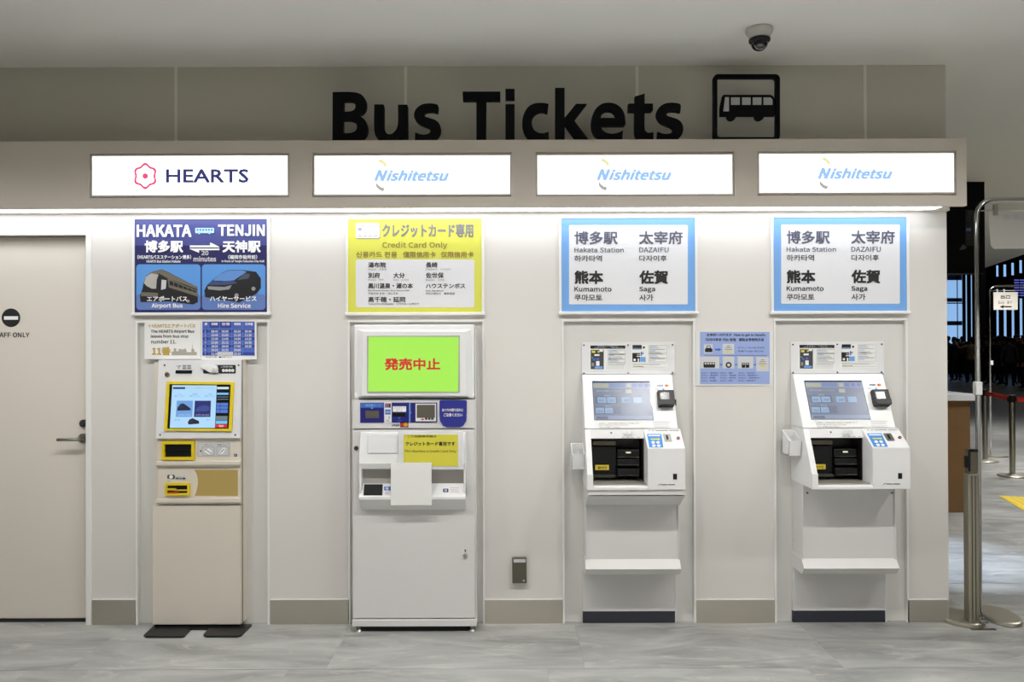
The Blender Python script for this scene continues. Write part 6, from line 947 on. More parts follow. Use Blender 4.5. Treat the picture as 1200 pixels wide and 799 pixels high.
bm = new(); B(bm, XP, XR, -.060, .019, ZZ(583.5, .066, 230) , ZZ(547, .066, 230), .001); mid = part('middle_panel', bm, cream_m, m1)
P = Print(FP(.060))
s3 = lambda x, y: (180 + x / 7.99, 505 + y / 7.99)
gold_m = mat('gold_print', (178, 154, 90), .4)
P.poly([s3(*p) for p in [(380, 362), (790, 362), (790, 608), (385, 605), (402, 560), (413, 510), (416, 470), (410, 425), (398, 390)]], gold_m, 0)
P.build('gold_panel', mid)
P = Print(FP(.060)); P.rrect(*s3(190, 420), *s3(312, 465), 2, LG, 0); P.text('領収書', *s3(205, 434), *s3(300, 452), K, 1, bold=.03)
P.rrect(*s3(128, 408), *s3(200, 450), 2, DK, 1); P.circ(*s3(165, 428), 2.3, WH, 2); P.rect(*s3(130, 445), *s3(158, 478), LG, 2); P.build('receipt_label', mid)
P = Print(FP(.060)); P.text('●●●●●', *s3(505, 500), *s3(690, 515), LG, 1); 
P = Print(FP(.060))
# upper lower panel (ticket outlet) and the tilted screen panel
bm = new(); B(bm, XP, XR, -.062, .019, ZZ(539.8, .062, 230), ZZ(513.5, .062, 230), .001); tp = part('outlet_panel', bm, cream_m, m1)
P = Print(FP(.062)); P.rrect(*s3(412, 107), *s3(715, 240), 1.5, GR, 0); P.rrect(*s3(416, 111), *s3(711, 236), 1.5, LG, 1)
for a in (455, 590):
    P.rrect(*s3(a, 145), *s3(a + 115, 228), 1, GR, 2); P.rrect(*s3(a + 4, 149), *s3(a + 111, 224), 1, LG, 3)
P.text('チケット', *s3(478, 120), *s3(548, 138), K, 2); P.text('領収書・カード', *s3(598, 120), *s3(690, 138), K, 2)
P.poly([s3(430, 187), s3(447, 175), s3(447, 199)], K, 2)
P.poly([s3(475, 190), s3(515, 160), s3(550, 190), s3(545, 215), s3(500, 222)], WH, 4); P.line([s3(490, 175), s3(545, 210)], .7, K, 5); P.line([s3(480, 200), s3(515, 222)], .5, K, 5)
P.poly([s3(615, 200), s3(655, 152), s3(680, 160), s3(650, 212), s3(625, 216)], WH, 4); P.line([s3(625, 205), s3(665, 165)], .7, K, 5)
P.rect(*s3(752, 213), *s3(782, 238), NV, 1); P.rect(*s3(757, 220), *s3(766, 232), WH, 2); P.rect(*s3(770, 220), *s3(777, 226), WH, 2)
P.build('outlet_label', tp)
def ring(bm, x0, y0, x1, y1, w, pf, pb, m=0):
    BP(bm, x0, y0, x1, y0 + w, pf, pb); BP(bm, x0, y1 - w, x1, y1, pf, pb); BP(bm, x0, y0 + w, x0 + w, y1 - w, pf, pb); BP(bm, x1 - w, y0 + w, x1, y1 - w, pf, pb)
bm = new(); ring(bm, 189.2, 517.2, 227.3, 538.8, 3.2, .078, .062); fr = part('ticket_outlet', bm, yell_m, m1)
bm = new(); BP(bm, 192.4, 520.4, 224.1, 535.6, .064, .0625); BP(bm, 192.6, 527, 224, 528, .074, .064); part('slot', bm, black_m, fr)
bm = new(); ring(bm, 193, 566.3, 221.7, 580.5, 2.4, .076, .060); fr = part('receipt_outlet', bm, yell_m, m1)
bm = new(); BP(bm, 195.4, 568.7, 219.3, 578.1, .063, .0605); part('slot', bm, black_m, fr)
bm = new(); BP(bm, 195.6, 572.6, 205.5, 574.6, .075, .063); BP(bm, 204, 573.8, 219, 575.2, .072, .063); part('paper_guide', bm, mat('guide_yellow', (220, 190, 40), .4), fr)
bm = new(); BP(bm, 197, 576.4, 208, 577.6, .074, .063); part('red_flap', bm, RD, fr)
# tilted panel
pt0 = V(230, 421.5, .048); pt1 = V(230, 513.5, .080)
tn = Vector((0, -(pt0.z - pt1.z), (-pt1.y + pt0.y)))     # normal, tipped back a little
TPL = Plane(pt0, tn)
bm = new(); Xa, Xb = XX(187.5, 422, .048), XX(285.3, 422, .048)
prismX(bm, [(.0, pt0.z), (-pt0.y, pt0.z), (-pt1.y, pt1.z), (.0, pt1.z)], XP, XR + .0032)
tpan = part('screen_panel', bm, mat('cool_white_panel', (222, 222, 224), .35), m1)
P = Print(TPL); s2 = lambda x, y: (180 + x / 7.99, 415 + y / 7.99)
def extr(bm, quad, pl_, h, mi=0, base=0.0):
    a = [bm.verts.new(pl_.hit(*q) + pl_.n * base) for q in quad]; b = [bm.verts.new(v.co + pl_.n * (h - base)) for v in a]; n = len(a)
    fs = [bm.faces.new(a), bm.faces.new(b)] + [bm.faces.new((a[i], a[(i + 1) % n], b[(i + 1) % n], b[i])) for i in range(n)]
    for f in fs: f.material_index = mi
    bmesh.ops.recalc_face_normals(bm, faces=bm.faces)
o4 = [s2(130, 257), s2(757, 263), s2(736, 720), s2(105, 715)]; i4 = [s2(155, 281), s2(728, 284), s2(710, 697), s2(132, 697)]
bm = new()
for k in range(4): extr(bm, [o4[k], o4[(k + 1) % 4], i4[(k + 1) % 4], i4[k]], TPL, .010)
sf = part('touchscreen_frame', bm, yell_m, m1)
bm = new(); extr(bm, i4, TPL, .003); scr = part('touchscreen', bm, black_m, m1)
SPL = Plane(TPL.pt + TPL.n * .0032, TPL.n)
def lit(n, rgb, e=1.0): return mat('screen_' + n, rgb, .3, emit=e)
P = Print(SPL)
def sp(pts, m, l): P.poly([s2(*p) for p in pts], m, l)
sp([(175, 290), (592, 292), (575, 690), (152, 690)], lit('pale_blue', (176, 218, 250)), 0)
sp([(183, 308), (297, 308), (296, 326), (182, 326)], lit('dark_blue', (30, 40, 110), .8), 1)
P.text('チケットを選択してください', *s2(305, 308), *s2(580, 326), lit('grey', (150, 170, 190)), 1)
for a, w in ((220, 'バス'), (365, '区間'), (505, '人数')):
    P.text(w, *s2(a, 366), *s2(a + 42, 380), lit('mid_blue', (70, 130, 210)), 1); P.text('選択してください', *s2(a - 25, 384), *s2(a + 70, 398), lit('mid_blue', (70, 130, 210)), 1)
sp([(218, 435), (370, 435), (362, 587), (208, 587)], lit('tile_blue', (110, 160, 220)), 1); sp([(387, 435), (538, 435), (532, 587), (378, 587)], lit('tile_navy', (34, 40, 110)), 1)
sp([(225, 500), (255, 462), (285, 462), (345, 505), (350, 525), (222, 528)], lit('coach', (30, 36, 70), .6), 2); sp([(232, 495), (256, 470), (275, 470), (262, 500)], lit('glass', (150, 190, 240)), 3)
sp([(392, 525), (415, 495), (470, 478), (520, 485), (525, 520), (500, 535), (400, 535)], lit('van', (66, 84, 160), .8), 2)
sp([(320, 640), (335, 612), (365, 598), (425, 625), (428, 650), (330, 658)], lit('coach', (30, 36, 70), .6), 2); sp([(340, 632), (350, 612), (368, 606), (360, 632)], lit('glass', (150, 190, 240)), 3)
P.text('エアポートバス', *s2(232, 562), *s2(345, 576), lit('white', (240, 245, 255)), 2); P.text('ハイヤーサービス', *s2(393, 562), *s2(520, 576), lit('white', (240, 245, 255)), 2)
P.text('戻る', *s2(195, 605), *s2(250, 622), lit('mid_blue', (70, 130, 210)), 1); P.text('次へ', *s2(495, 605), *s2(535, 622), lit('mid_blue', (70, 130, 210)), 1)
for q, m in ((((595, 306), (705, 306), (704, 328), (594, 328)), lit('button', (205, 225, 245))), (((593, 360), (703, 360), (702, 380), (592, 380)), lit('button_blue', (120, 190, 240))),
             (((590, 455), (698, 455), (694, 550), (586, 550)), lit('table_blue', (80, 120, 205))), (((585, 578), (693, 578), (692, 618), (584, 618)), lit('table_grey', (120, 140, 150), .8)),
             (((583, 622), (691, 622), (690, 652), (582, 652)), lit('button_blue', (120, 190, 240))), (((581, 656), (689, 656), (688, 686), (580, 686)), lit('red', (220, 44, 54)))): P.poly([s2(*p) for p in q], m, 1)
for y in (400, 422): P.line([s2(596, y), s2(700, y)], .5, lit('grey', (150, 170, 190)), 1)
P.line([s2(588, 485), s2(696, 485)], .5, black_m, 2); P.line([s2(588, 515), s2(696, 515)], .5, black_m, 2); P.line([s2(625, 455), s2(622, 550)], .4, black_m, 2)
P.text('確認', *s2(612, 663), *s2(655, 680), lit('white', (240, 245, 255)), 2)
P.build('display_picture', scr)
bm = new(); extr(bm, [s2(210, 150), s2(362, 150), s2(360, 180), s2(208, 180)], TPL, .004); part('card_slot', bm, black_m, m1)
P = Print(TPL); P.text('本券', *s2(218, 103), *s2(258, 118), K, 1); P.poly([s2(228, 125), s2(242, 125), s2(235, 137)], K, 1)
for k in (270, 315):
    for y in (100, 122): P.rrect(*s2(k, y), *s2(k + 38, y + 18), .8, GR, 1)
P.build('slot_label', m1)
P = Print(TPL); P.rrect(*s2(465, 100), *s2(770, 181), 1, K, 1); P.text('ご利用可能', *s2(632, 110), *s2(742, 125), WH, 2)
for k in range(4): P.circ(*s2(655 + k * 29, 152), 1.75, WH, 2); P.text('0', *s2(650 + k * 29, 144), *s2(660 + k * 29, 160), K, 3)
P.build('coin_label', m1)
bm = new(); c = TPL.hit(*s2(578, 140))                          # white moulded coin cover
for (x, y, r, h) in ((578, 142, .0175, .022),):
    c = TPL.hit(*s2(x, y)); cyl(bm, c + Vector((0, 0, 0)), r, -h, 'Y', 28, r * .8)
extr(bm, [s2(445, 95), s2(520, 92), s2(600, 105), s2(610, 175), s2(545, 178), s2(480, 142), s2(446, 128)], TPL, .014)
bmesh.ops.bevel(bm, geom=list(bm.edges), offset=.002, segments=2, affect='EDGES'); cov = part('coin_cover', bm, white_m, m1)
bm = new(); c = TPL.hit(*s2(580, 145)); cyl(bm, c + Vector((0, -.021, 0)), .0095, -.003, 'Y'); part('coin_button', bm, grey_pl, cov)
bm = new(); c = TPL.hit(*s2(130, 190)); cyl(bm, c, .014, -.006, 'Y', 24, .012); cyl(bm, c + Vector((0, -.006, 0)), .006, -.002, 'Y'); part('key_lock', bm, mat('warm_steel', (190, 180, 160), .3, 1), m1)
for q in ((103, 103), (796, 103), (62, 755), (765, 755)):
    bm = new(); c = TPL.hit(*s2(*q)); cyl(bm, c, .0045, -.003, 'Y', 12); part('screw', bm, dgrey, m1)
# black stabiliser feet on the floor
FLP = lambda z: Plane((0, 0, z), (0, 0, 1))
for quad in ([(182, 731), (223, 731), (223, 736.4), (216.4, 744), (213, 745), (171, 745), (168.4, 743.4)], [(248.7, 731), (295, 731), (283, 743), (279, 744.5), (241, 744.5), (238.4, 743)], [(182, 731), (290, 731), (290, 735.5), (182, 736)]):
    bm = new(); q = [FLP(.012).hit(*p) for p in quad]; n = len(q)
    z0 = .001 if len(quad) > 4 else .002
    a = [bm.verts.new((v.x, v.y, z0)) for v in q]; b = [bm.verts.new((v.x, v.y, .010 + z0)) for v in q]
    bm.faces.new(a); bm.faces.new(b)
    for i in range(n): bm.faces.new((a[i], a[(i + 1) % n], b[(i + 1) % n], b[i]))
    bmesh.ops.recalc_face_normals(bm, faces=bm.faces); part('foot_plate', bm, mat('black_rubber', (18, 18, 20), .4), m1)

# ---- notices taped above machine 1
def sheet(name, label, x0, y0, x1, y1, p, m=paper_m, th=.0015):
    t = thing(name, label, 'notice', (XX((x0 + x1) / 2, y1, p), -p, ZZ(y1, p, (x0 + x1) / 2)))
    bm = new(); BP(bm, x0, y0, x1, y1, p, p - th); part('paper', bm, m, t); return t
s7 = lambda x, y: (160 + x / 8, 365 + y / 8)
t = sheet('notice', 'white notice about bus stop number 11 taped under the navy poster', *s7(75, 85), *s7(603, 445), .010)
P = Print(FP(.010))
def T7(s, x0, y0, x1, y1, m, **k): P.text(s, *s7(x0, y0), *s7(x1, y1), m, **k)
T7('＋HEARTSエアポートバス', 108, 114, 552, 152, GO, bold=.03); T7('The HEARTS Airport Bus', 134, 170, 542, 206, K, bold=.03); T7('leaves from bus stop', 134, 216, 487, 252, K, bold=.03); T7('number 11.', 138, 264, 372, 300, K, bold=.03)
T7('11番', 145, 332, 322, 412, GO, bold=.05); P.build('lettering', t)
P = Print(FP(.010)); P.poly([s7(*p) for p in [(330, 410), (330, 375), (350, 375), (350, 345), (372, 345), (372, 372), (395, 372), (395, 352), (430, 352), (430, 362), (455, 345), (470, 362), (470, 380), (515, 380), (515, 352), (524, 350), (526, 290), (530, 350), (542, 352), (542, 378), (565, 378), (565, 410)]], ink('skyline', (168, 164, 150)), 1); P.build('skyline_picture', t)
t = sheet('notice', 'blue timetable sheet of departure times beside the bus stop notice', *s7(606, 85), *s7(1125, 450), .0105)
P = Print(FP(.0105)); tb = ink('table_blue', (74, 100, 190)); tb2 = ink('table_navy', (50, 60, 150)); P.rect(*s7(618, 93), *s7(1108, 410), tb, 0)
cols = [(620, 680), (685, 778), (783, 890), (898, 992), (1000, 1106)]
for r_ in range(0, 7, 2): P.rect(*s7(620, 169 + 35 * r_), *s7(1106, 202 + 35 * r_), tb2, 1)
for c_ in cols[1:3]: P.rect(*s7(c_[0], 95), *s7(c_[1], 150), tb2, 1)
for c_ in cols[1:]: P.line([s7(c_[0] - 4, 93), s7(c_[0] - 4, 410)], .3, LB, 2)
for r_ in range(8): P.line([s7(618, 167 + 35 * r_), s7(1108, 167 + 35 * r_)], .3, LB, 2)
P.build('timetable_grid', t)
P = Print(FP(.0105), 3)
for (c_, w) in zip(cols, ('便', '宮崎駅', '空港', '博多駅着', '天神着')): P.text(w, *s7(c_[0] + 18, 104), *s7(c_[1] - 14, 130), WH, bold=.03)
TT = [['08:45', '10:40', '12:30', '15:00', '18:20', '19:20', '21:40'], ['09:00', '10:55', '12:45', '15:15', '18:40', '19:35', ''], ['09:20', '11:10', '14:00', '16:10', '17:00', '20:00', '22:15'], ['09:40', '11:30', '14:20', '16:30', '18:20', '', '']]
for r_ in range(7):
    P.text(str(r_ + 1), *s7(640, 175 + 35 * r_), *s7(652, 196 + 35 * r_), WH)
    for c_, col in zip(cols[1:], TT):
        if col[r_]: P.text(col[r_], *s7(c_[0] + 16, 175 + 35 * r_), *s7(c_[0] + 80, 197 + 35 * r_), WH, bold=.03)
P.rect(*s7(762, 378), *s7(908, 412), LG, 3); P.text('※時刻は変更になる場合', *s7(645, 420), *s7(755, 434), K); P.text('■があります', *s7(775, 420), *s7(900, 434), K)
P.build('lettering', t)

# ================================================================== MACHINE 2
t = m2 = thing('ticket_machine', 'wide white ticket machine showing a lime green screen with red characters', 'ticket machine', (XX(485, 733, 0), -.06, 0))
X0, X1 = XX(412.6, 600, .12), XX(557, 600, .12); q = .12
bm = new(); B(bm, X0, X1, -.10, .019, .045, ZZ(468, .10), .001); part('body', bm, white2_m, m2)
bm = new(); B(bm, X0 + .003, X1 - .003, -.12, -.10, ZZ(724, q), ZZ(503.2, q), .0025, 2); dr = part('cabinet_door', bm, white2_m, m2)
bm = new(); B(bm, X0, X1 + .006, -.125, -.0, ZZ(733.3, q), ZZ(725.2, q), .002); part('base_rail', bm, white2_m, m2)
bm = new(); B(bm, X1 - .001, X1 + .005, -.09, .019, ZZ(725.2, q), ZZ(384, q)); part('side_panel', bm, white2_m, m2)
for px in (421, 553):
    bm = new(); c = V(px, 738, .095); cyl(bm, (c.x, -.095, .001), .022, .010, 'Z', 20, .016); cyl(bm, (c.x, -.095, .011), .009, .025, 'Z', 12); part('levelling_foot', bm, chrome2, m2)
    bm = new(); cyl(bm, (c.x, -.0, .001), .022, .010, 'Z', 20, .016); cyl(bm, (c.x, -.0, .011), .009, .025, 'Z', 12); part('levelling_foot', bm, chrome2, m2)
bm = new(); B(bm, X0 + .045, X1 - .045, -.108, .015, .002, .029); B(bm, X0 + .012, X1 - .012, -.07, .015, .002, .029); part('shadow_box', bm, matte_blk, m2)  # matte black box standing in for the shadow under the cabinet
# screen head
bm = new(); BP(bm, 415, 380.4, 556, 466.8, .10, -.019, .006, 3); part('screen_housing', bm, white_m, m2)
def frust(bm, back, front, pb, pf):
    a = [bm.verts.new(V(*p, pb)) for p in back]; b = [bm.verts.new(V(*p, pf)) for p in front]; n = len(a)
    bm.faces.new(a); bm.faces.new(b)
    for i in range(n): bm.faces.new((a[i], a[(i + 1) % n], b[(i + 1) % n], b[i]))
    bmesh.ops.recalc_face_normals(bm, faces=bm.faces)
bm = new(); frust(bm, [(419, 386), (552, 386), (555, 466), (417, 466)], [(426, 388.5), (545, 388.5), (546.5, 463.5), (424, 463.5)], .10, .145); bez = part('bezel', bm, white_m, m2)
bm = new(); frust(bm, [(415.8, 460), (424, 462), (424, 466.5), (415.8, 466.5)], [(416.5, 463), (423, 464), (423, 466.5), (416.5, 466.5)], .10, .112); frust(bm, [(547, 462), (555.4, 460), (555.4, 466.5), (547, 466.5)], [(548, 464), (554.6, 463), (554.6, 466.5), (548, 466.5)], .10, .112); part('corner_foot', bm, white_m, m2)
bm = new(); BP(bm, 430, 393.2, 538.8, 460, .149, .145, .001); scn = part('screen', bm, mat('grey_screen_edge', (170, 168, 160), .4), m2)
P = Print(FP(.1495)); P.poly([(432, 394.6), (537.6, 394.8), (536.8, 459), (431.3, 458.6)], lit('lime', (168, 238, 84), 1.0), 0)
P.text('発売中止', 450.5, 419.5, 516, 433.8, lit('crimson', (205, 36, 34), 1.0), 1, bold=.045); P.build('display_picture', scn)
# instrument strip
bm = new(); BP(bm, 412.8, 468.2, 556.3, 501.8, .12, .10, .001); st = part('payment_panel', bm, white2_m, m2)
s4 = lambda x, y: (405 + x / 7.5, 460 + y / 7.5)
dblue = mat('deep_blue_plastic', (36, 36, 120), .35)
bm = new()
for a in ((128, 88, 338, 265), (405, 88, 566, 262), (569, 88, 805, 262)): BP(bm, *s4(a[0], a[1]), *s4(a[2], a[3]), .124, .12, .0012, 2)
u = part('blue_module', bm, dblue, m2)
P = Print(FP(.124)); P.rrect(*s4(132, 92), *s4(334, 132), 1, BL, 0); P.text('領収書カード', *s4(175, 100), *s4(310, 124), LB, 1, bold=.03); P.poly([s4(218, 132), s4(246, 132), s4(232, 144)], LB, 1)
P.rect(*s4(415, 120), *s4(532, 168), WH, 1); P.text('クレジット', *s4(428, 124), *s4(520, 140), DK, 2); P.text('カード', *s4(445, 146), *s4(500, 162), DK, 2)
P.rect(*s4(558, 90), *s4(566, 260), LB, 1); P.poly([s4(568, 160), s4(580, 175), s4(568, 190)], LB, 1); P.poly([s4(455, 215), s4(490, 215), s4(472, 232)], BL, 1); P.line([s4(460, 245), s4(492, 245)], .6, BL, 1)
P.build('module_label', u)
bm = new(); BP(bm, *s4(175, 160), *s4(292, 225), .126, .124); part('outlet_window', bm, mat('dull_olive_grey', (92, 88, 76), .4), u)
bm = new(); BP(bm, *s4(412, 180), *s4(528, 208), .127, .124); part('card_slot', bm, black_m, u)
bm = new(); ring(bm, *s4(615, 97), *s4(795, 252), 1.3, .128, .124); BP(bm, *s4(620, 222), *s4(790, 250), .1265, .124); kp = part('keypad_frame', bm, white_m, u)
bm = new(); BP(bm, *s4(626, 106), *s4(786, 221), .126, .1245); part('outlet_window', bm, mat('dull_olive_grey', (92, 88, 76), .4), u)
bm = new(); BP(bm, *s4(665, 229), *s4(688, 240), .129, .1265); part('red_key', bm, RD, u)
for k in range(3): bm = new(); BP(bm, *s4(698 + 27 * k, 220), *s4(718 + 27 * k, 238), .129, .1265); part('key', bm, dgrey, u)
bm = new(); BP(bm, *s4(339, 85), *s4(403, 260), .1235, .12); cs = part('card_logo_plate', bm, white_m, m2)
P = Print(FP(.1235)); P.rect(*s4(345, 93), *s4(398, 133), GR, 0)
for k, m in enumerate((BL, RD, K)): P.rrect(*s4(349 + 16 * k, 97), *s4(362 + 16 * k, 129), .5, m, 1)
P.rect(*s4(348, 148), *s4(396, 192), BL, 1); P.text('AMEX', *s4(352, 162), *s4(392, 178), WH, 2); P.circ(*s4(378, 218), 1.3, BL, 1); P.circ(*s4(374, 218), 1.0, WH, 2); P.rect(*s4(358, 238), *s4(385, 254), LG, 1); P.build('card_logos', cs)
P = Print(FP(.12)); P.text('VISA', *s4(408, 277), *s4(472, 297), ink('visa_blue', (40, 60, 130)), 1, bold=.06, shear=.3)
P.rect(*s4(480, 260), *s4(552, 305), K, 1); P.circ(*s4(503, 282), 2.4, RD, 2); P.circ(*s4(529, 282), 2.4, OR, 3); P.build('card_brand_stickers', st)
bm = new(); pts = rr(*s4(825, 67), *s4(1065, 306), 5, 5); pts = [(x, y) for x, y in pts]
solid(bm, rr(*s4(825, 67), *s4(1065, 200), 1.5, 3)[:8] + [s4(1065, 200), s4(1060, 250), s4(1035, 290), s4(1000, 306), s4(890, 306), s4(855, 290), s4(830, 250), s4(825, 200)] + rr(*s4(825, 67), *s4(1065, 200), 1.5, 3)[12:], .126, .004)
sh = part('blue_shield', bm, mat('shield_blue', (44, 50, 140), .4), m2)
P = Print(FP(.126)); P.text('おつりの取り忘れに', *s4(848, 138), *s4(1035, 166), WH, 1, bold=.03); P.text('ご注意ください', *s4(862, 180), *s4(1028, 210), WH, 1, bold=.03); P.build('lettering', sh)
# dispenser moulding
z2 = lambda x, y: (400 + x / 3.33, 375 + y / 3.33)
def zz(y, p): return ZZ(375 + y / 3.33, p, 485)
Xa, Xb = XX(422.5, 550, .14), XX(546, 550, .14)
bm = new()
prismX(bm, [(.12, zz(437, .14)), (.14, zz(440, .14)), (.165, zz(520, .16)), (.175, zz(560, .175)), (.165, zz(580, .165)), (.12, zz(584, .14))], Xa, Xb); hood = part('dispenser_hood', bm, white_m, m2)
bm = new(); c0 = zz(583, .13); 
B(bm, Xa, Xa + .01, -.17, -.12, zz(692, .17), zz(580, .17)); part('tray_cheek', bm, white_m, m2); bm = new(); B(bm, Xb - .01, Xb, -.17, -.12, zz(692, .17), zz(580, .17)); part('tray_cheek', bm, white_m, m2)
bm = new(); B(bm, Xa + .01, Xb - .01, -.124, -.12, zz(692, .13), zz(583, .13)); part('tray_back', bm, mat('recess_grey', (178, 174, 168), .5), m2)
bm = new(); prismX(bm, [(.12, zz(640, .12)), (.125, zz(638, .13)), (.185, zz(690, .185)), (.185, zz(700, .185)), (.12, zz(740, .12))], Xa, Xb); tr = part('dispenser_tray', bm, white_m, m2)
bm = new(); BP(bm, *z2(103, 446), *z2(220, 520), .170, .148, .002); part('clear_flap', bm, mat('flap_white', (236, 236, 238), .15), hood)
TP2 = Plane(Vector((0, -.125, zz(638, .13))), Vector((0, -(zz(638, .13) - zz(690, .185)), .06)))
bm = new(); extr(bm, [z2(90, 642), z2(162, 642), z2(160, 684), z2(87, 684)], TP2, .004); part('ticket_slot', bm, black_m, tr)
P = Print(TP2); P.rect(*z2(167, 650), *z2(192, 665), BL, 1); P.text('券', *z2(172, 652), *z2(186, 663), WH, 2); P.rect(*z2(170, 668), *z2(188, 682), LG, 1); P.build('tray_label', tr)
P = Print(TP2)
P.rrect(*z2(397, 658), *z2(418, 672), .8, NV, 1); P.text('領', *z2(401, 660), *z2(413, 670), WH, 2)
for k, y in enumerate((653, 661, 669)): P.rect(*z2(425, y), *z2(460 - 4 * (k % 2), y + 4), LG, 1)
P.build('tray_label', tr)
bm = new(); c = V(417.4, 525, .12); cyl(bm, (c.x, -.12, c.z), .012, -.008, 'Y', 20, .010); part('lock', bm, dgrey, dr)
bm = new(); c = V(545, 651.5, .12); cyl(bm, (c.x, -.12, c.z), .013, -.007, 'Y', 20, .011); cyl(bm, (c.x, -.127, c.z), .005, -.004, 'Y', 12); part('lock', bm, chrome2, dr)
bm = new(); BP(bm, 544.4, 643.8, 546, 646.4, .122, .12); part('key_slot', bm, dgrey, dr)
# signs on machine 2
t = thing('notice', 'yellow credit card only notice in a clear sleeve on the green-screen machine', 'notice', (XX(505, 550, .18), -.18, ZZ(550, .18)))
bm = new(); BP(bm, *z2(222, 437), *z2(476, 583), .184, .182); part('clear_sleeve', bm, glassy('clear_sleeve', (240, 240, 242), .55), t)
bm = new(); BP(bm, *z2(243, 447), *z2(455, 570), .186, .1845); part('paper', bm, mat('yellow_paper', (214, 206, 66), .55), t)
P = Print(FP(.186)); P.text('この自動券売機は', *z2(258, 448), *z2(372, 458), K); P.text('クレジットカード専用です', *z2(250, 474), *z2(444, 491), K, bold=.03); P.text('This Machine is Credit Card Only', *z2(248, 506), *z2(448, 519), K); P.build('lettering', t)
t = thing('paper_sheet', 'blank white paper hanging over the dispenser below the yellow notice', 'paper', (XX(482, 592, .19), -.19, ZZ(592, .19)))
bm = new(); BP(bm, *z2(193, 556), *z2(352, 722), .1905, .1885); part('paper', bm, paper_m, t)

# ================================================================== MACHINES 3 and 4
DX = XX(983.5, 440, .02) - XX(736.5, 440, .02)
t = m3 = thing('ticket_machine', 'white console ticket machine with glare on its screen and a slim under-tray, third from left', 'ticket machine', (XX(738, 730, 0), -.03, 0))
def X3(px, p): return XX(px, 540, p)
def Z3(py, p): return ZZ(py, p, 740)
XL, XR = X3(683.2, .03), X3(791.5, .03)
XL = X3(688.3, .27); XR = X3(803.2, .27)
zA = Z3(439, .02); zBk = Z3(502.5, .154); zC = Z3(525.5, .27); zD = Z3(574, .27); zE = Z3(556, .27)
bm = new(); prismX(bm, [(-.018, zA), (.022, zA), (.154, zBk), (-.018, zBk)], XL, XR - .012); bmesh.ops.bevel(bm, geom=list(bm.edges), offset=.003, segments=2, affect='EDGES'); part('screen_housing', bm, white_m, m3)
UPL = Plane(Vector((0, -.022, zA)), Vector((0, -(zA - zBk), .132)))
LPL = Plane(Vector((0, -.154, zBk)), Vector((0, -(zBk - zC), .116)))
Xm = X3(759.2, .27)
bm = new(); prismX(bm, [(-.018, zBk - .001), (.154, zBk - .001), (.27, zC), (.27, zD), (-.018, zD)], Xm, XR); bmesh.ops.bevel(bm, geom=list(bm.edges), offset=.002, segments=2, affect='EDGES'); cp = part('card_housing', bm, white_m, m3)
# open dispenser bay on the left
xo = X3(694.5, .25)
bm = new(); prismX(bm, [(-.018, zBk - .001), (.154, zBk - .001), (.262, zE), (.27, zE), (.27, zD), (-.018, zD)], XL, xo)
zh = Z3(514.5, .20)
prismX(bm, [(-.018, zBk - .001), (.154, zBk - .001), (.17, zh), (.02, zh)], xo, Xm)
prismX(bm, [(-.018, zD + .018), (.262, zD + .018), (.27, zD + .012), (.27, zD), (-.018, zD)], xo, Xm)
B(bm, xo, Xm, -.02, .018, zD + .018, zh)
part('dispenser_housing', bm, white_m, m3)
e = .001
cav = mat('cavity_black', (24, 23, 22), .35)
bm = new(); B(bm, xo + e, Xm - e, -.055, -.021, zD + .019, zh - e); B(bm, Xm - .006, Xm - e, -.16, -.056, zD + .019, zh - e); cv = part('inner_panel', bm, cav, m3)
s66 = lambda x, y: (680 + x / 7.26, 490 + y / 7.26)
bm = new(); BP(bm, *s66(105, 238), *s66(305, 475), .12, .056, .002); part('coin_unit', bm, black_m, cv)
bm = new(); BP(bm, *s66(110, 195), *s66(300, 230), .13, .056, .001); part('top_bracket', bm, mat('bronze_grey', (110, 104, 90), .35, .6), cv)
for k, (y0, y1) in enumerate(((268, 335), (350, 400), (430, 490))):
    bm = new(); BP(bm, *s66(315, y0), *s66(505, y1), .13 + .01 * k, .056, .003, 2); md = part('note_module', bm, black_m, cv)
    bm = new(); BP(bm, *s66(325, y1 - 6), *s66(500, y1 - 1), .134 + .01 * k, .13 + .01 * k); part('metal_lip', bm, mat('dark_steel', (120, 116, 108), .25, 1), md)
bm = new(); BP(bm, *s66(390, 286), *s66(430, 298), .134, .13); part('indicator', bm, mat('indicator_lamp', (235, 230, 190), .3, emit=1.0), cv)
bm = new(); B(bm, xo + e, Xm - e, -.24, -.056, zD + .0185, zD + .024); part('tray_floor', bm, mat('metal_tray', (176, 172, 162), .4, .5), cv)
bm = new(); BP(bm, *s66(118, 483), *s66(300, 505), .15, .12, .001); part('coin_chute', bm, dgrey, cv)
bm = new(); BP(bm, *s66(128, 398), *s66(245, 441), .125, .12, .001); tg = part('yellow_tag', bm, mat('tag_yellow', (220, 196, 60), .4), cv)
P = Print(FP(.125)); P.text('おつり', *s66(150, 408), *s66(225, 432), K, 1, bold=.03); P.build('tag_text', tg)
P = Print(Plane((0, -.27, zD + .006), (0, -1, 0)))
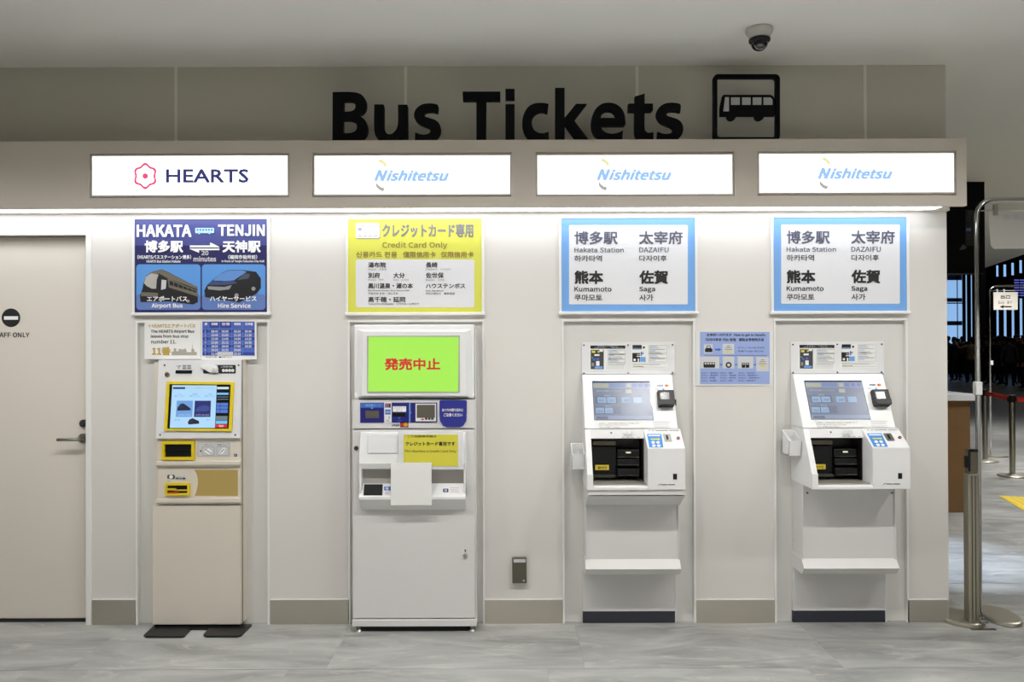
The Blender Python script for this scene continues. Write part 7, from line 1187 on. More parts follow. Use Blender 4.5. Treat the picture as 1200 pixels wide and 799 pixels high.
# screen
u5 = lambda x, y: (680 + x / 7.267, 395 + y / 7.267)
sq = [u5(101, 376), u5(590, 376), u5(624, 707), u5(120, 707)]
bm = new(); extr(bm, sq, UPL, .002); sc_ = part('touchscreen', bm, mat('screen_glass_black', (24, 24, 28), .08), m3)
UP2 = Plane(UPL.pt + UPL.n * .0022, UPL.n)
P = Print(UP2)
def up(x0, y0, x1, y1, m, l, w=0):     # rectangle that follows the screen's slant
    a = lambda x, y: u5(x + (y - 378) * (.058 + .04 * (x - 100) / 490), y)
    P.poly([a(x0, y0), a(x1, y0), a(x1, y1), a(x0, y1)], m, l)
g_ = .55
scb = mat('lcd_slate', (112, 122, 150), .27, emit=g_, spec=.6)
up(104, 388, 588, 704, scb, 0)
up(104, 388, 588, 436, mat('lcd_haze', (150, 165, 200), .27, emit=g_, spec=.6), 1)
up(110, 398, 235, 430, mat('lcd_sand', (200, 196, 150), .27, emit=g_, spec=.6), 2)
up(245, 392, 375, 428, mat('lcd_violet', (120, 140, 200), .27, emit=g_, spec=.6), 2); up(390, 398, 425, 428, mat('lcd_cream', (210, 206, 180), .27, emit=g_, spec=.6), 2)
for a in (440, 490, 540): up(a, 396, a + 40, 428, mat('lcd_blue', (90, 110, 200), .27, emit=g_, spec=.6), 2)
up(378, 446, 430, 478, mat('lcd_cream', (210, 206, 180), .27, emit=g_, spec=.6), 2)
sky = mat('lcd_pale_blue', (160, 200, 245), .27, emit=g_, spec=.6)
up(118, 500, 308, 566, mat('lcd_dark', (84, 92, 122), .27, emit=g_, spec=.6), 1); up(118, 590, 330, 655, mat('lcd_dark', (84, 92, 122), .27, emit=g_, spec=.6), 1)
for a, b in ((138, 512), (218, 512), (340, 512), (440, 512)): up(a, b, a + 72, b + 48, sky, 2)
for a, b in ((120, 602), (195, 602)): up(a, b, a + 66, b + 46, sky, 2)
up(104, 668, 588, 702, mat('lcd_haze', (150, 165, 200), .27, emit=g_, spec=.6), 1); up(118, 676, 215, 698, mat('lcd_dark', (84, 92, 122), .27, emit=g_, spec=.6), 2)
wt = mat('lcd_white', (225, 232, 240), .27, emit=g_, spec=.6)
P.text('目的地を選択してください', 0, 0, 0, 0, wt, 3, quad=[u5(140, 452), u5(350, 452), u5(352, 466), u5(142, 466)])
P.text('福岡方面', 0, 0, 0, 0, wt, 3, quad=[u5(205, 492), u5(255, 492), u5(256, 504), u5(206, 504)]); P.text('熊本方面', 0, 0, 0, 0, wt, 3, quad=[u5(212, 584), u5(262, 584), u5(263, 596), u5(213, 596)])
for w, a, b in (('博多駅', 158, 530), ('天神', 245, 530), ('佐賀', 372, 530), ('熊本', 150, 622), ('八代', 225, 622)):
    P.text(w, 0, 0, 0, 0, K, 3, quad=[u5(a, b), u5(a + 42, b), u5(a + 43, b + 20), u5(a + 1, b + 20)])
P.build('display_picture', sc_)
bm = new(); UP3 = Plane(UPL.pt + UPL.n * .0055, UPL.n); extr(bm, sq, UP3, .0008, base=0); part('screen_glass', bm, glassy('screen_glass', (220, 225, 232), .04, .30), sc_)
# reader
bm = new(); extr(bm, [u5(655, 462), u5(780, 460), u5(795, 590), u5(662, 592)], UPL, .020)
extr(bm, [u5(650, 470), u5(785, 468), u5(798, 560), u5(658, 560)], UPL, .032)
extr(bm, [u5(655, 555), u5(790, 555), u5(792, 600), u5(662, 600)], UPL, .045)
bmesh.ops.bevel(bm, geom=list(bm.edges), offset=.002, segments=1, affect='EDGES'); rd = part('card_reader', bm, black_m, m3)
bm = new(); UP4 = Plane(UPL.pt + UPL.n * .032, UPL.n); extr(bm, [u5(678, 470), u5(755, 470), u5(762, 545), u5(688, 545)], UP4, .0015); part('reader_screen', bm, mat('reader_window', (66, 66, 60), .2), rd)
P = Print(UPL); P.text('VISA', *u5(655, 405), *u5(703, 420), ink('visa_blue', (40, 60, 130)), 1, bold=.06, shear=.3); P.circ(*u5(731, 413), 1.3, RD, 1); P.circ(*u5(743, 413), 1.3, OR, 2)
P.rect(*u5(697, 438), *u5(716, 452), LB, 1); P.rect(*u5(637, 438), *u5(662, 450), LG, 1); P.circ(*u5(740, 370), 1.6, LG, 1); P.circ(*u5(740, 370), 1.1, WH, 2)
for k, y in enumerate((718, 730, 742, 756, 768)): P.rect(*u5(618 + 2 * k, y), *u5(765 - 9 * (k % 3), y + 4), LG, 1)
P.build('card_brand_stickers', m3)
bm = new(); UPX = Plane(UPL.pt + UPL.n * .001, UPL.n); extr(bm, [u5(150, 712), u5(560, 708), u5(575, 772), u5(160, 778)], UPX, .0015); lbp = part('label_strip', bm, paper_m, m3)
P = Print(Plane(UPX.pt + UPL.n * .0015, UPL.n)); 
P.text('お釣り・切符の取り忘れにご注意下さい', *u5(160, 728), *u5(510, 738), DK, 1); P.text('Please take your ticket and change', *u5(160, 744), *u5(410, 754), DK, 1); P.text('ボタンを押してください', *u5(162, 762), *u5(345, 774), K, 1); P.build('lettering', lbp)
bm = new(); c = V(796.2, 471, .1); B(bm, XR - .013, XR - .003, -.085, -.065, c.z - .02, c.z + .012, .001); part('side_latch', bm, dgrey, m3)
# things on the sloping card section
bm = new(); extr(bm, [s66(567, 135), s66(690, 135), s66(707, 249), s66(588, 249)], LPL, .001); lb = part('blue_label', bm, ink('bright_blue', (66, 138, 214)), m3)
P = Print(Plane(LPL.pt + LPL.n * .001, LPL.n))
P.rect(*s66(578, 143), *s66(682, 153), WH, 1); P.poly([s66(598, 174), s66(660, 174), s66(660, 169), s66(684, 179), s66(662, 189), s66(662, 184), s66(600, 184)], YE, 1)
for x, y in ((620, 206), (662, 206), (626, 234), (668, 234)): P.circ(*s66(x, y), 2.1, WH, 1, ry=1.5)
P.build('label_print', lb)
bm = new(); extr(bm, [s66(703, 139), s66(766, 139), s66(780, 199), s66(719, 199)], LPL, .005); sl = part('coin_slot', bm, chrome2, m3)
bm = new(); extr(bm, [s66(727, 146), s66(745, 146), s66(752, 182), s66(734, 182)], Plane(LPL.pt + LPL.n * .005, LPL.n), .001); part('slot', bm, black_m, sl)
bm = new(); c = LPL.hit(*s66(833, 172)); cyl(bm, c, .009, .003, 'Z', 16); extr(bm, [(s66(833, 172)[0] + 1.9 * math.cos(a * math.pi / 8), s66(833, 172)[1] + 1.3 * math.sin(a * math.pi / 8)) for a in range(16)], LPL, .006); bt = part('button', bm, dgrey, m3)
bm = new(); extr(bm, [(s66(833, 172)[0] + 1.2 * math.cos(a * math.pi / 8), s66(833, 172)[1] + .8 * math.sin(a * math.pi / 8)) for a in range(16)], Plane(LPL.pt + LPL.n * .006, LPL.n), .002); part('button_cap', bm, ink('pink', (205, 90, 110)), bt)
P = Print(LPL)
for k, (a, b) in enumerate(((580, 592), (612, 628), (640, 745), (755, 838))): P.rect(*s66(a, 103), *s66(b, 109), GR, 1)
for a in (350, 392, 435, 480): P.rect(*s66(a, 160), *s66(a + 26, 165), GR, 1)
P.circ(*s66(263, 125), 1.0, K, 1)
for k in range(4): P.rect(*s66(372 + k * 20, 110), *s66(386 + k * 20, 138), LG, 1)
P.build('small_print', m3, kind='stuff')
bm = new(); BP(bm, *s66(790, 473), *s66(823, 521), .272, .27); part('sensor_window', bm, black_m, m3)
P = Print(FP(.27), 2); P.line([s66(662, 571), s66(672, 562), s66(688, 557)], .5, K, 1)
for a, b in ((690, 738), (744, 806)): P.rect(*s66(a, 561), *s66(b, 568), DK, 1)
P.build('maker_mark', m3)
# slim under-tray of machine 3 only
bm = new(); u0, u1 = X3(689, .26), X3(803.5, .26)
prismX(bm, [(.0, zD - .0015), (.262, zD - .0015), (.262, Z3(580, .262)), (.0, Z3(580, .262))], u0, u1)
prismX(bm, [(.0, Z3(580.2, .262)), (.245, Z3(581.2, .245)), (.125, Z3(591.5, .125)), (.0, Z3(591.5, .125))], X3(687.5, .2), X3(800.5, .2)); ut = part('under_tray', bm, white2_m, m3)
# pedestal
q0, q1 = X3(686, .12), X3(795.5, .12)
bm = new(); prismX(bm, [(-.019, Z3(574.2, .27)), (.12, Z3(574.2, .27)), (.12, Z3(655, .12)), (-.019, Z3(655, .12))], q0 + .008, q1 - .008)
B(bm, q0, q0 + .008, -.128, .019, Z3(655, .12), Z3(574.2, .27)); B(bm, q1 - .008, q1, -.128, .019, Z3(655, .12), Z3(574.2, .27)); part('pedestal', bm, white2_m, m3)
bm = new(); prismX(bm, [(-.019, Z3(655, .12)), (.12, Z3(655, .12)), (.155, Z3(667, .155)), (.125, Z3(673, .125)), (-.019, Z3(673, .125))], q0 - .004, q1 + .002); part('foot_ledge', bm, white2_m, m3)
q2, q3 = X3(682.5, .0), X3(792, .0)
bm = new(); B(bm, q2, q3, -.0, .019, Z3(716, 0), Z3(673, .125)); B(bm, q3 - .008, q3, -.004, -.0, 0.002, Z3(673, .125)); part('lower_panel', bm, white2_m, m3)
bm = new(); B(bm, q2, q3 - .008, -.002, .019, .001, Z3(716, 0) - .001); part('kick_plate', bm, navy_kick, m3)
m4 = copy_tree(m3, (DX, 0, 0), skip=('under_tray',))
m4['label'] = 'white console ticket machine without an under-tray, rightmost of the row near the steel post'
for xx_ in (946, 1045):
    bm = new(); c = V(xx_, 577.3, .12)
    me_parent = m4; cyl(bm, (c.x, -.12, c.z), .005, -.003, 'Y', 12)
    for v in bm.verts: v.co -= Vector(m4.location)
    me = bpy.data.meshes.new('screw'); bm.to_mesh(me); bm.free(); me.materials.append(dgrey); o = bpy.data.objects.new('screw', me); COL.objects.link(o); o.parent = m4
# instruction plates above
w2 = lambda x, y: (680 + x / 10, 398 + y / 10)
t = ip = thing('instruction_panel', 'clear screwed plate with two instruction sheets above the third machine', 'instruction panel', (XX(736, 438, .0), -.0, ZZ(438.3, .0, 736)))
bm = new(); BP(bm, *w2(15, 30), *w2(1112, 403), -.012, -.0195, .001); part('plate', bm, mat('acrylic_plate', (228, 228, 229), .2), t)
for q in ((42, 65), (560, 62), (1080, 60), (42, 393), (562, 390), (1080, 388)):
    bm = new(); c = V(*w2(*q), -.012); cyl(bm, (c.x, .012, c.z), .0042, -.003, 'Y', 12); part('screw', bm, dgrey, t)
bm = new(); BP(bm, *w2(105, 58), *w2(538, 362), -.0105, -.0118); pa_ = part('sheet', bm, paper_m, t)
P = Print(FP(-.0105)); P.rect(*w2(118, 68), *w2(527, 105), K, 1); P.text('券売機のご利用方法', *w2(200, 73), *w2(440, 87), LG, 2); P.text('HOW TO BUY', *w2(165, 90), *w2(300, 101), LG, 2); P.text('TICKETS', *w2(360, 90), *w2(500, 101), LG, 2)
for k, y in enumerate((122, 170, 175, 225, 235, 285, 290)): P.line([w2(322, y), w2(525, y)], .25, GR, 1)
for x in (322, 525): P.line([w2(x, 122), w2(x, 287)], .25, GR, 1)
for k in range(9): P.rect(*w2(330, 128 + k * 17), *w2(430 - 30 * (k % 2) + 50 * (k % 3), 133 + k * 17), GR if k % 3 else LB, 2)
for y in (300, 318, 336): P.rect(*w2(300, y), *w2(515, y + 5), LG, 1)
P.build('lettering', pa_)
P = Print(FP(-.0105)); P.rect(*w2(122, 120), *w2(275, 345), DK, 1)
for a, b, c_, d, m in ((135, 130, 175, 155, YE), (205, 132, 225, 152, YE), (225, 120, 265, 140, WH), (165, 170, 225, 190, WH), (145, 220, 175, 245, BL), (190, 215, 220, 240, BL), (185, 250, 225, 305, WH), (170, 312, 262, 338, LB), (130, 205, 150, 215, GR), (135, 270, 160, 310, GR)): P.rect(*w2(a, b), *w2(c_, d), m, 2)
P.build('machine_picture', pa_)
bm = new(); BP(bm, *w2(600, 56), *w2(1022, 340), -.0105, -.0118); pb_ = part('sheet', bm, paper_m, t)
P = Print(FP(-.0105)); P.rect(*w2(612, 62), *w2(720, 112), K, 1); P.rect(*w2(618, 98), *w2(715, 106), LB, 2); P.circ(*w2(745, 90), 1.3, K, 1)
P.rect(*w2(610, 155), *w2(700, 260), K, 1); P.rect(*w2(662, 165), *w2(700, 182), GR, 2); P.rect(*w2(660, 190), *w2(705, 200), WH, 2); P.circ(*w2(637, 236), 1.5, WH, 2); P.rect(*w2(672, 220), *w2(690, 258), WH, 2)
P.rect(*w2(703, 203), *w2(765, 258), LB, 1); P.rect(*w2(708, 140), *w2(722, 188), BL, 1); P.rect(*w2(722, 148), *w2(742, 170), GR, 1)
P.build('machine_picture', pb_)
P = Print(FP(-.0105))
for y in (66, 160, 215, 260): P.line([w2(805, y), w2(1012, y)], .25, GR, 1)
for x in (805, 1012): P.line([w2(x, 66), w2(x, 260)], .25, GR, 1)
for k in range(10): P.rect(*w2(812, 75 + k * 18), *w2(900 - 20 * (k % 2) + 45 * (k % 3), 80 + k * 18), GR if k % 3 else LB, 2)
P.line([w2(605, 280), w2(1012, 280)], .25, GR, 1); P.line([w2(605, 320), w2(1012, 320)], .25, GR, 1); P.rect(*w2(612, 290), *w2(935, 294), GR, 1); P.rect(*w2(622, 310), *w2(742, 316), br, 1)
P.build('lettering', pb_)
o = copy_tree(ip, (DX, 0, 0)); o['label'] = 'clear screwed plate with two instruction sheets above the rightmost machine'

# open receipt bins on the machines' left sides
def bin_(label, xr, zt, th):
    """xr right side, zt top at the back; open box with a slanting rim"""
    w, d, tt = .064, .11, .004; x0 = xr - w
    t = thing('receipt_bin', label, 'bin', (x0 + w / 2, -.08, zt - .15))
    prof = lambda: [(.03, zt), (.14, zt - th), (.125, zt - .125), (.03, zt - .125)]
    bm = new(); prismX(bm, prof(), x0, x0 + tt); prismX(bm, prof(), xr - tt, xr)
    prismX(bm, [(.03, zt), (.03 + tt, zt - .002), (.03 + tt, zt - .125), (.03, zt - .125)], x0, xr)
    prismX(bm, [(.14, zt - th), (.14 - tt, zt - th), (.125 - tt, zt - .125), (.125, zt - .125)], x0, xr)
    prismX(bm, [(.03, zt - .12), (.126, zt - .12), (.125, zt - .125), (.03, zt - .125)], x0, xr); part('bin_body', bm, white_m, t)
    bm = new(); prismX(bm, [(.05, zt - .06), (.06, zt - .02 - th / 2), (.062, zt - .06)], x0 + .02, xr - .02); prismX(bm, [(.08, zt - .08), (.10, zt - .03 - th / 2), (.104, zt - .08)], x0 + .012, xr - .025); part('crumpled_receipts', bm, paper_m, t)
    bm = new(); B(bm, xr - .02, xr - .004, -.035, -.0, zt - .10, zt - .03); part('bracket', bm, white2_m, t)
bin_('small white open bin on the left side of the third machine, mounted lower', XL - .001, ZZ(519, .03, 680), .045)
bin_('small white open bin on the left side of the rightmost machine, mounted higher', XL + DX - .001, ZZ(503.6, .03, 930), .045)

# notice between machines 3 and 4
s8 = lambda x, y: (805 + x / 7.99, 370 + y / 7.99)
t = thing('notice', 'lilac-blue notice on how to get to Dazaifu between the two right machines', 'notice', (XX(860, 452, .003), -.003, ZZ(452, .003)))
bm = new(); BP(bm, *s8(80, 140), *s8(808, 655), .004, .0005, 0); part('laminate', bm, mat('laminate_white', (222, 222, 220), .25), t)
P = Print(FP(.004)); lil = ink('lilac_blue', (150, 168, 216)); P.rect(*s8(122, 150), *s8(775, 640), lil, 0); P.build('blue_print', t)
P = Print(FP(.004), 2)
def T8(s, x0, y0, x1, y1, m=K, **k): P.text(s, *s8(x0, y0), *s8(x1, y1), m, **k)
T8('太宰府への行き方', 183, 165, 418, 190, bold=.03); T8('How to get to Dazaifu', 441, 166, 735, 196, bold=.03); T8('다자이후로 가는 방법', 176, 208, 456, 238, bold=.03); T8('前往太宰府的方法', 487, 208, 720, 238, bold=.03)
T8('タクシー by taxi 約30分', 475, 289, 730, 310, NV); T8('天神/Tenjin 約10分', 475, 322, 718, 344, NV)
for x, y, w in ((135, 528, 160), (135, 550, 160), (135, 574, 130), (135, 600, 140), (312, 528, 115), (312, 550, 150), (312, 574, 145), (312, 600, 115), (480, 528, 160), (480, 550, 200), (480, 574, 220), (480, 600, 160)):
    T8('約五分・乗換案内一覧'[: 4 + (w // 40)], x, y, x + w, y + 13, NV)
P.build('lettering', t)
P = Print(FP(.004), 2)
for a in ((160, 267, 242, 350), (333, 262, 442, 358), (124, 382, 302, 492), (335, 382, 442, 492), (475, 382, 620, 492), (648, 385, 766, 520)): P.rect(*s8(a[0], a[1]), *s8(a[2], a[3]), LG, 0)
P.line([s8(160, 370), s8(748, 370)], .35, NV, 0)
P.poly([s8(*p) for p in ((262, 308), (298, 308), (298, 300), (320, 316), (298, 332), (298, 324), (262, 324))], BL, 0)
for x in (308, 450, 625): P.poly([s8(*p) for p in ((x, 452), (x + 12, 452), (x + 12, 446), (x + 22, 457), (x + 12, 468), (x + 12, 462), (x, 462))], BL, 0)
P.poly([s8(*p) for p in ((168, 312), (180, 300), (188, 278), (216, 278), (224, 300), (238, 312), (238, 340), (168, 340))], K, 1); P.poly([s8(*p) for p in ((186, 300), (192, 284), (212, 284), (218, 300))], LG, 2)
P.rrect(*s8(155, 435), *s8(262, 485), .8, K, 1)
for k in range(4): P.rect(*s8(165 + 24 * k, 441), *s8(183 + 24 * k, 454), LG, 2)
P.circ(*s8(390, 460), 3.5, K, 1); P.circ(*s8(390, 460), 1.8, LG, 2)
for x in (512, 550): P.rrect(*s8(x, 440), *s8(x + 33, 486), .6, K, 1); P.rect(*s8(x + 5, 446), *s8(x + 28, 456), LG, 2)
for ox, oy, sc in ((388, 270, 1), (708, 400, 1.05)):
    for dy, w in ((8, 20), (24, 34), (42, 42)): P.poly([s8(ox - w * sc, oy + dy * sc + 8), s8(ox - w * .6 * sc, oy + dy * sc), s8(ox + w * .6 * sc, oy + dy * sc), s8(ox + w * sc, oy + dy * sc + 8)], GR, 1)
    P.rect(*s8(ox - 16, oy + 60), *s8(ox + 16, oy + 78), YE, 1)
P.build('route_icons', t)

# small grey socket cover on the wall
t = thing('socket_cover', 'small dark grey box with a pale top on the wall above the kick plate', 'socket cover', (XX(608.8, 683), 0, ZZ(683.5)))
bm = new(); BP(bm, 600.4, 654, 617.1, 683.4, .028, .0005, .003, 2); bd = part('cover', bm, mat('warm_dark_grey', (84, 79, 68), .5), t)
bm = new(); BP(bm, 602, 655.2, 615.8, 659, .0295, .0275); part('pale_label', bm, LG, t)
bm = new(); BP(bm, 612.8, 679.4, 614.8, 681.2, .029, .028); part('mark', bm, LG, t)

# security camera on the ceiling
c = V(890, 40, .46)
t = thing('security_camera', 'dome security camera with a dark lens bubble under the ceiling', 'camera', (c.x, -.46, ZC))
bm = new(); lathe(bm, (c.x, -.46, ZC), [(.062, -.0005), (.064, -.008), (.060, -.020), (.050, -.034), (.046, -.046)], 36); part('mount', bm, mat('camera_white', (196, 195, 188), .45), t)
bm = new(); lathe(bm, (c.x, -.46, ZC), [(.044, -.0465), (.050, -.049), (.050, -.058), (.042, -.066)], 36); part('collar', bm, black_m, t)
bm = new(); lathe(bm, (c.x, -.46, ZC), [(.040, -.0665)] + [(.040 * math.cos(a), -.0665 - .038 * math.sin(a)) for a in [math.pi / 2 * k / 8 for k in range(1, 8)]] + [(.002, -.105)], 32); part('dome', bm, mat('smoked_dome', (20, 20, 24), .05, coat=1), t)

# ================================================================== RIGHT SIDE: near stands
def lobe(bm, cx, cy, rx, ry, rot, z0, z1, seg=32):
    a = []; b = []; c_ = []
    for i in range(seg):
        t_ = 2 * math.pi * i / seg; x, y = rx * math.cos(t_), ry * math.sin(t_)
        X, Y = cx + x * math.cos(rot) - y * math.sin(rot), cy + x * math.sin(rot) + y * math.cos(rot)
        a.append(bm.verts.new((X, Y, z0))); b.append(bm.verts.new((cx + (X - cx) * .97, cy + (Y - cy) * .97, z1 - .004))); c_.append(bm.verts.new((cx + (X - cx) * .90, cy + (Y - cy) * .90, z1)))
    bm.faces.new(a); bm.faces.new(c_)
    for p_, q_ in ((a, b), (b, c_)):
        for i in range(seg): bm.faces.new((p_[i], p_[(i + 1) % seg], q_[(i + 1) % seg], q_[i]))
    bmesh.ops.recalc_face_normals(bm, faces=bm.faces)
def pipe_frame(X, Y, w, label, h=2.29, r=.0135, back=None):
    t = thing('partition_stand', label, 'stand', (X, Y, 0))
    pts = [(X, Y, .02), (X, Y, h - .09)] + [(X + .09 * (1 - math.cos(a)), Y, h - .09 + .09 * math.sin(a)) for a in [math.pi / 2 * k / 6 for k in range(1, 7)]] + [(X + w - .09, Y, h)] + [(X + w - .09 + .09 * math.sin(a), Y, h - .09 * (1 - math.cos(a))) for a in [math.pi / 2 * k / 6 for k in range(1, 7)]] + [(X + w, Y, .02)]
    bm = new(); tube(bm, pts, r, 14); part('pipe', bm, chrome, t)
    bm = new(); tube(bm, [(X + r, Y, h - .06), (X + w - r, Y, h - .06)], .004, 8); part('hanging_rod', bm, chrome2, t)
    return t
PX = XX(1146.3, 500, .0); PY = 0.0
PX = V(1146.3, 500, -.05).x; PY = .05
t = pipe_frame(PX, PY, 1.15, 'tall polished steel pipe frame with a hanging white sheet at the right edge', V(1170, 234, -.05).z)
bm = new(); lobe(bm, PX + .115, PY + .01, .095, .15, -.15, .003, .022); part('base_plate', bm, mat('base_steel', (176, 171, 158), .42, .85), t)
bm = new(); lobe(bm, PX + 1.05, PY + .01, .095, .15, .15, .003, .022); part('base_plate', bm, mat('base_steel', (176, 171, 158), .42, .85), t)
bm = new(); z = ZZ(455, -.05, 1143); B(bm, PX - .02, PX + .014, PY - .020, PY + .016, z - .035, z + .037, .004, 2); part('white_clamp', bm, white_m, t)
q = V(1166, 246, -.05); bm = new(); B(bm, q.x - .012, q.x + .012, PY - .012, PY + .004, q.z - .03, q.z + .03, .003); part('rod_clip', bm, chrome2, t)
# hanging sheet
hz0, hz1 = V(1180, 291.5, -.05).z, V(1180, 246, -.05).z; hx0 = V(1160, 270, -.05).x
t = thing('hanging_sheet', 'translucent whitish sheet with faint characters hanging from the steel pipe frame', 'sheet', (hx0 + .4, PY, hz1 - .3))
bm = new(); pts = [(V(x, y, -.05).x, V(x, y, -.05).z) for x, y in [(1158, 247), (1159, 265), (1161, 288)]] + [(hx0 + .02, hz0), (hx0 + .85, hz0), (hx0 + .87, hz0 + .03), (hx0 + .87, hz1)]
prismXZ(bm, pts, PY - .001, PY + .001); part('sheet', bm, glassy('translucent_sheet', (190, 188, 180), .75, .3), t)
P = Print(Plane((0, PY - .001, 0), (0, -1, 0)));
P.text('乗車口', 1174.5, 250.5, 1206, 258, ink('faint_grey', (150, 150, 156)), 1); P.build('lettering', t)
# short brushed post in front of the pipe
QX = V(1139, 640, .04).x; QY = -.04; zt = ZZ(526, .04, 1139)
t = thing('barrier_post', 'short thick brushed steel post with a black latch on a rounded base', 'post', (QX, QY, 0))
bm = new(); B(bm, QX - .029, QX + .029, QY - .02, QY + .03, .021, zt - .13, .006, 2); part('post', bm, steel_v, t)
bm = new(); B(bm, QX - .022, QX + .024, QY - .018, QY + .026, zt - .13, zt, .006, 2); part('upper_sleeve', bm, mat('worn_steel', (136, 130, 114), .4, 1), t)
bm = new()
for dx in (-.012, .006): B(bm, QX + dx, QX + dx + .003, QY - .0215, QY - .019, .03, zt - .14)
part('groove', bm, mat('groove_dark', (70, 66, 58), .5, .8), t)
bm = new(); z = zt; B(bm, QX - .024, QX + .018, QY - .03, QY - .021, z - .012, z + .002); B(bm, QX - .030, QX - .023, QY - .03, QY - .021, z - .115, z); B(bm, QX - .052, QX - .026, QY - .034, QY - .018, z - .095, z - .032, .002); part('latch', bm, black_m, t)
bm = new(); lobe(bm, QX - .03, QY + .08, .11, .14, .3, .003, .021); part('base_plate', bm, mat('base_steel', (176, 171, 158), .42, .85), t)
bm = new(); cyl(bm, (QX + .035, QY - .035, .021), .011, .022, 'Z', 6); cyl(bm, (QX + .035, QY - .035, .043), .006, .012, 'Z', 10); B(bm, QX + .02, QX + .06, QY - .045, QY - .025, .021, .026); part('bolt', bm, chrome, t)
bm = new(); B(bm, QX - .05, QX + .08, QY - .078, QY - .055, .0005, .0025); part('rubber_pad', bm, dgrey, t)

# counter
t = thing('counter', 'brown wood counter with white top behind the end of the wall', 'counter', (3.5, 2.9, 0))
cx1 = V(1142.5, 500, -2.56).x; zt = ZZ(461.5, -2.56, 1142)
bm = new(); B(bm, 2.0, cx1 - .03, 2.58, 3.15, .001, zt - .06); part('front_panel', bm, brown_m, t)
bm = new(); B(bm, 1.97, cx1, 2.55, 3.18, zt - .06, zt, .003); part('countertop', bm, mat('counter_white', (214, 216, 220), .3), t)

# belt barriers
def stanchion(px, py, label, face=0):
    d = CAM.z * F / (py - 404.5); p = 4 - d; q = FLP(0).hit(px, py)
    t = thing('belt_barrier', label, 'barrier post', (q.x, q.y, 0), 'steel belt barrier posts in the hall')
    bm = new(); lathe(bm, (q.x, q.y, 0), [(.15, .001), (.15, .010), (.13, .018), (.05, .028), (.03, .034)], 32); part('base', bm, mat('base_steel', (176, 171, 158), .42, .85), t)
    bm = new(); cyl(bm, (q.x, q.y, .034), .030, .80, 'Z', 20); part('pole', bm, mat('pole_steel', (176, 172, 162), .28, 1), t)
    bm = new(); cyl(bm, (q.x, q.y, .834), .034, .075, 'Z', 20); B(bm, q.x - .05, q.x + .05, q.y - .012, q.y + .012, .845, .895, .004); part('belt_head', bm, black_m, t)
    bm = new(); cyl(bm, (q.x, q.y, .909), .030, .008, 'Z', 20); part('cap', bm, chrome2, t)
    return q
a = stanchion(1154.5, 540.5, 'steel belt barrier post, the farther one just right of the tall pipe')
b = stanchion(1186.5, 558, 'steel belt barrier post, the nearer one at the right edge')
def belt(p0, p1, label):
    bm = new(); d = (Vector(p1) - Vector(p0)); n = Vector((-d.y, d.x, 0)).normalized() * .0015; u0 = Vector(p0) + d.normalized() * .052; u1 = Vector(p1) - d.normalized() * .052; h = Vector((0, 0, .024))
    vs = [bm.verts.new(w + s1 * n + s2_ * h) for w in (u0, u1) for s1 in (-1, 1) for s2_ in (-1, 1)]
    for f in ((0, 1, 3, 2), (4, 6, 7, 5), (0, 4, 5, 1), (2, 3, 7, 6), (0, 2, 6, 4), (1, 5, 7, 3)): bm.faces.new([vs[i] for i in f])
    bmesh.ops.recalc_face_normals(bm, faces=bm.faces); c_ = (u0 + u1) / 2
    single('barrier_belt', label, 'belt', bm, mat('red_belt', (222, 46, 36), .5), (c_.x, c_.y, c_.z - .024), 'red belts')
belt((a.x, a.y, .87), (b.x, b.y, .87), 'red belt stretched between the two steel barrier posts')
e_ = (b.x + .75, b.y - 1.0, .87); belt((b.x, b.y, .87), e_, 'red belt running from the nearer barrier post out of the frame')
# farther pipe frame with exit sign
ZP = FLP(0).hit(1161, 535); FX, FY = ZP.x, ZP.y
t = pipe_frame(FX, FY, 1.0, 'thin steel pipe frame with an exit sign farther back in the hall', 2.26, .012)
bm = new(); lobe(bm, FX + .08, FY, .14, .085, -.25, .001, .018); part('base_plate', bm, mat('base_steel', (176, 171, 158), .42, .85), t)
bm = new(); lobe(bm, FX + .9, FY, .14, .085, .25, .001, .018); part('base_plate', bm, mat('base_steel', (176, 171, 158), .42, .85), t)
q = V(1161.5, 425, -FY); bm = new(); B(bm, q.x - .02, q.x + .016, FY - .02, FY + .016, q.z - .03, q.z + .03, .003); part('white_clamp', bm, white_m, t)
t = thing('exit_sign', 'white exit sign with a black arrow hanging from the farther pipe frame', 'sign', (V(1178, 363, -FY).x, FY, V(1178, 363, -FY).z))
bm = new(); BP(bm, 1164.3, 342.3, 1192.8, 363, -FY + .004, -FY - .004, .002); part('board', bm, mat('exit_board', (210, 206, 198), .5), t)
P = Print(FP(-FY + .004)); P.text('出口', 1172.6, 345.5, 1183.5, 350, K, 1, bold=.04); P.text('Exit', 1170, 352.5, 1177, 356, DK, 1); P.text('출구', 1180, 352.5, 1186, 356, DK, 1); P.poly([(1171.5, 359.3), (1176, 357.3), (1176, 358.6), (1185.5, 358.6), (1185.5, 360), (1176, 360), (1176, 361.4)], K, 1); P.build('lettering', t)
bm = new()
for px in (1168, 1189): q = V(px, 342, -FY); tube(bm, [(q.x, FY, q.z), (q.x, FY, 2.2)], .002, 6)
part('hanger_wire', bm, chrome2, t)

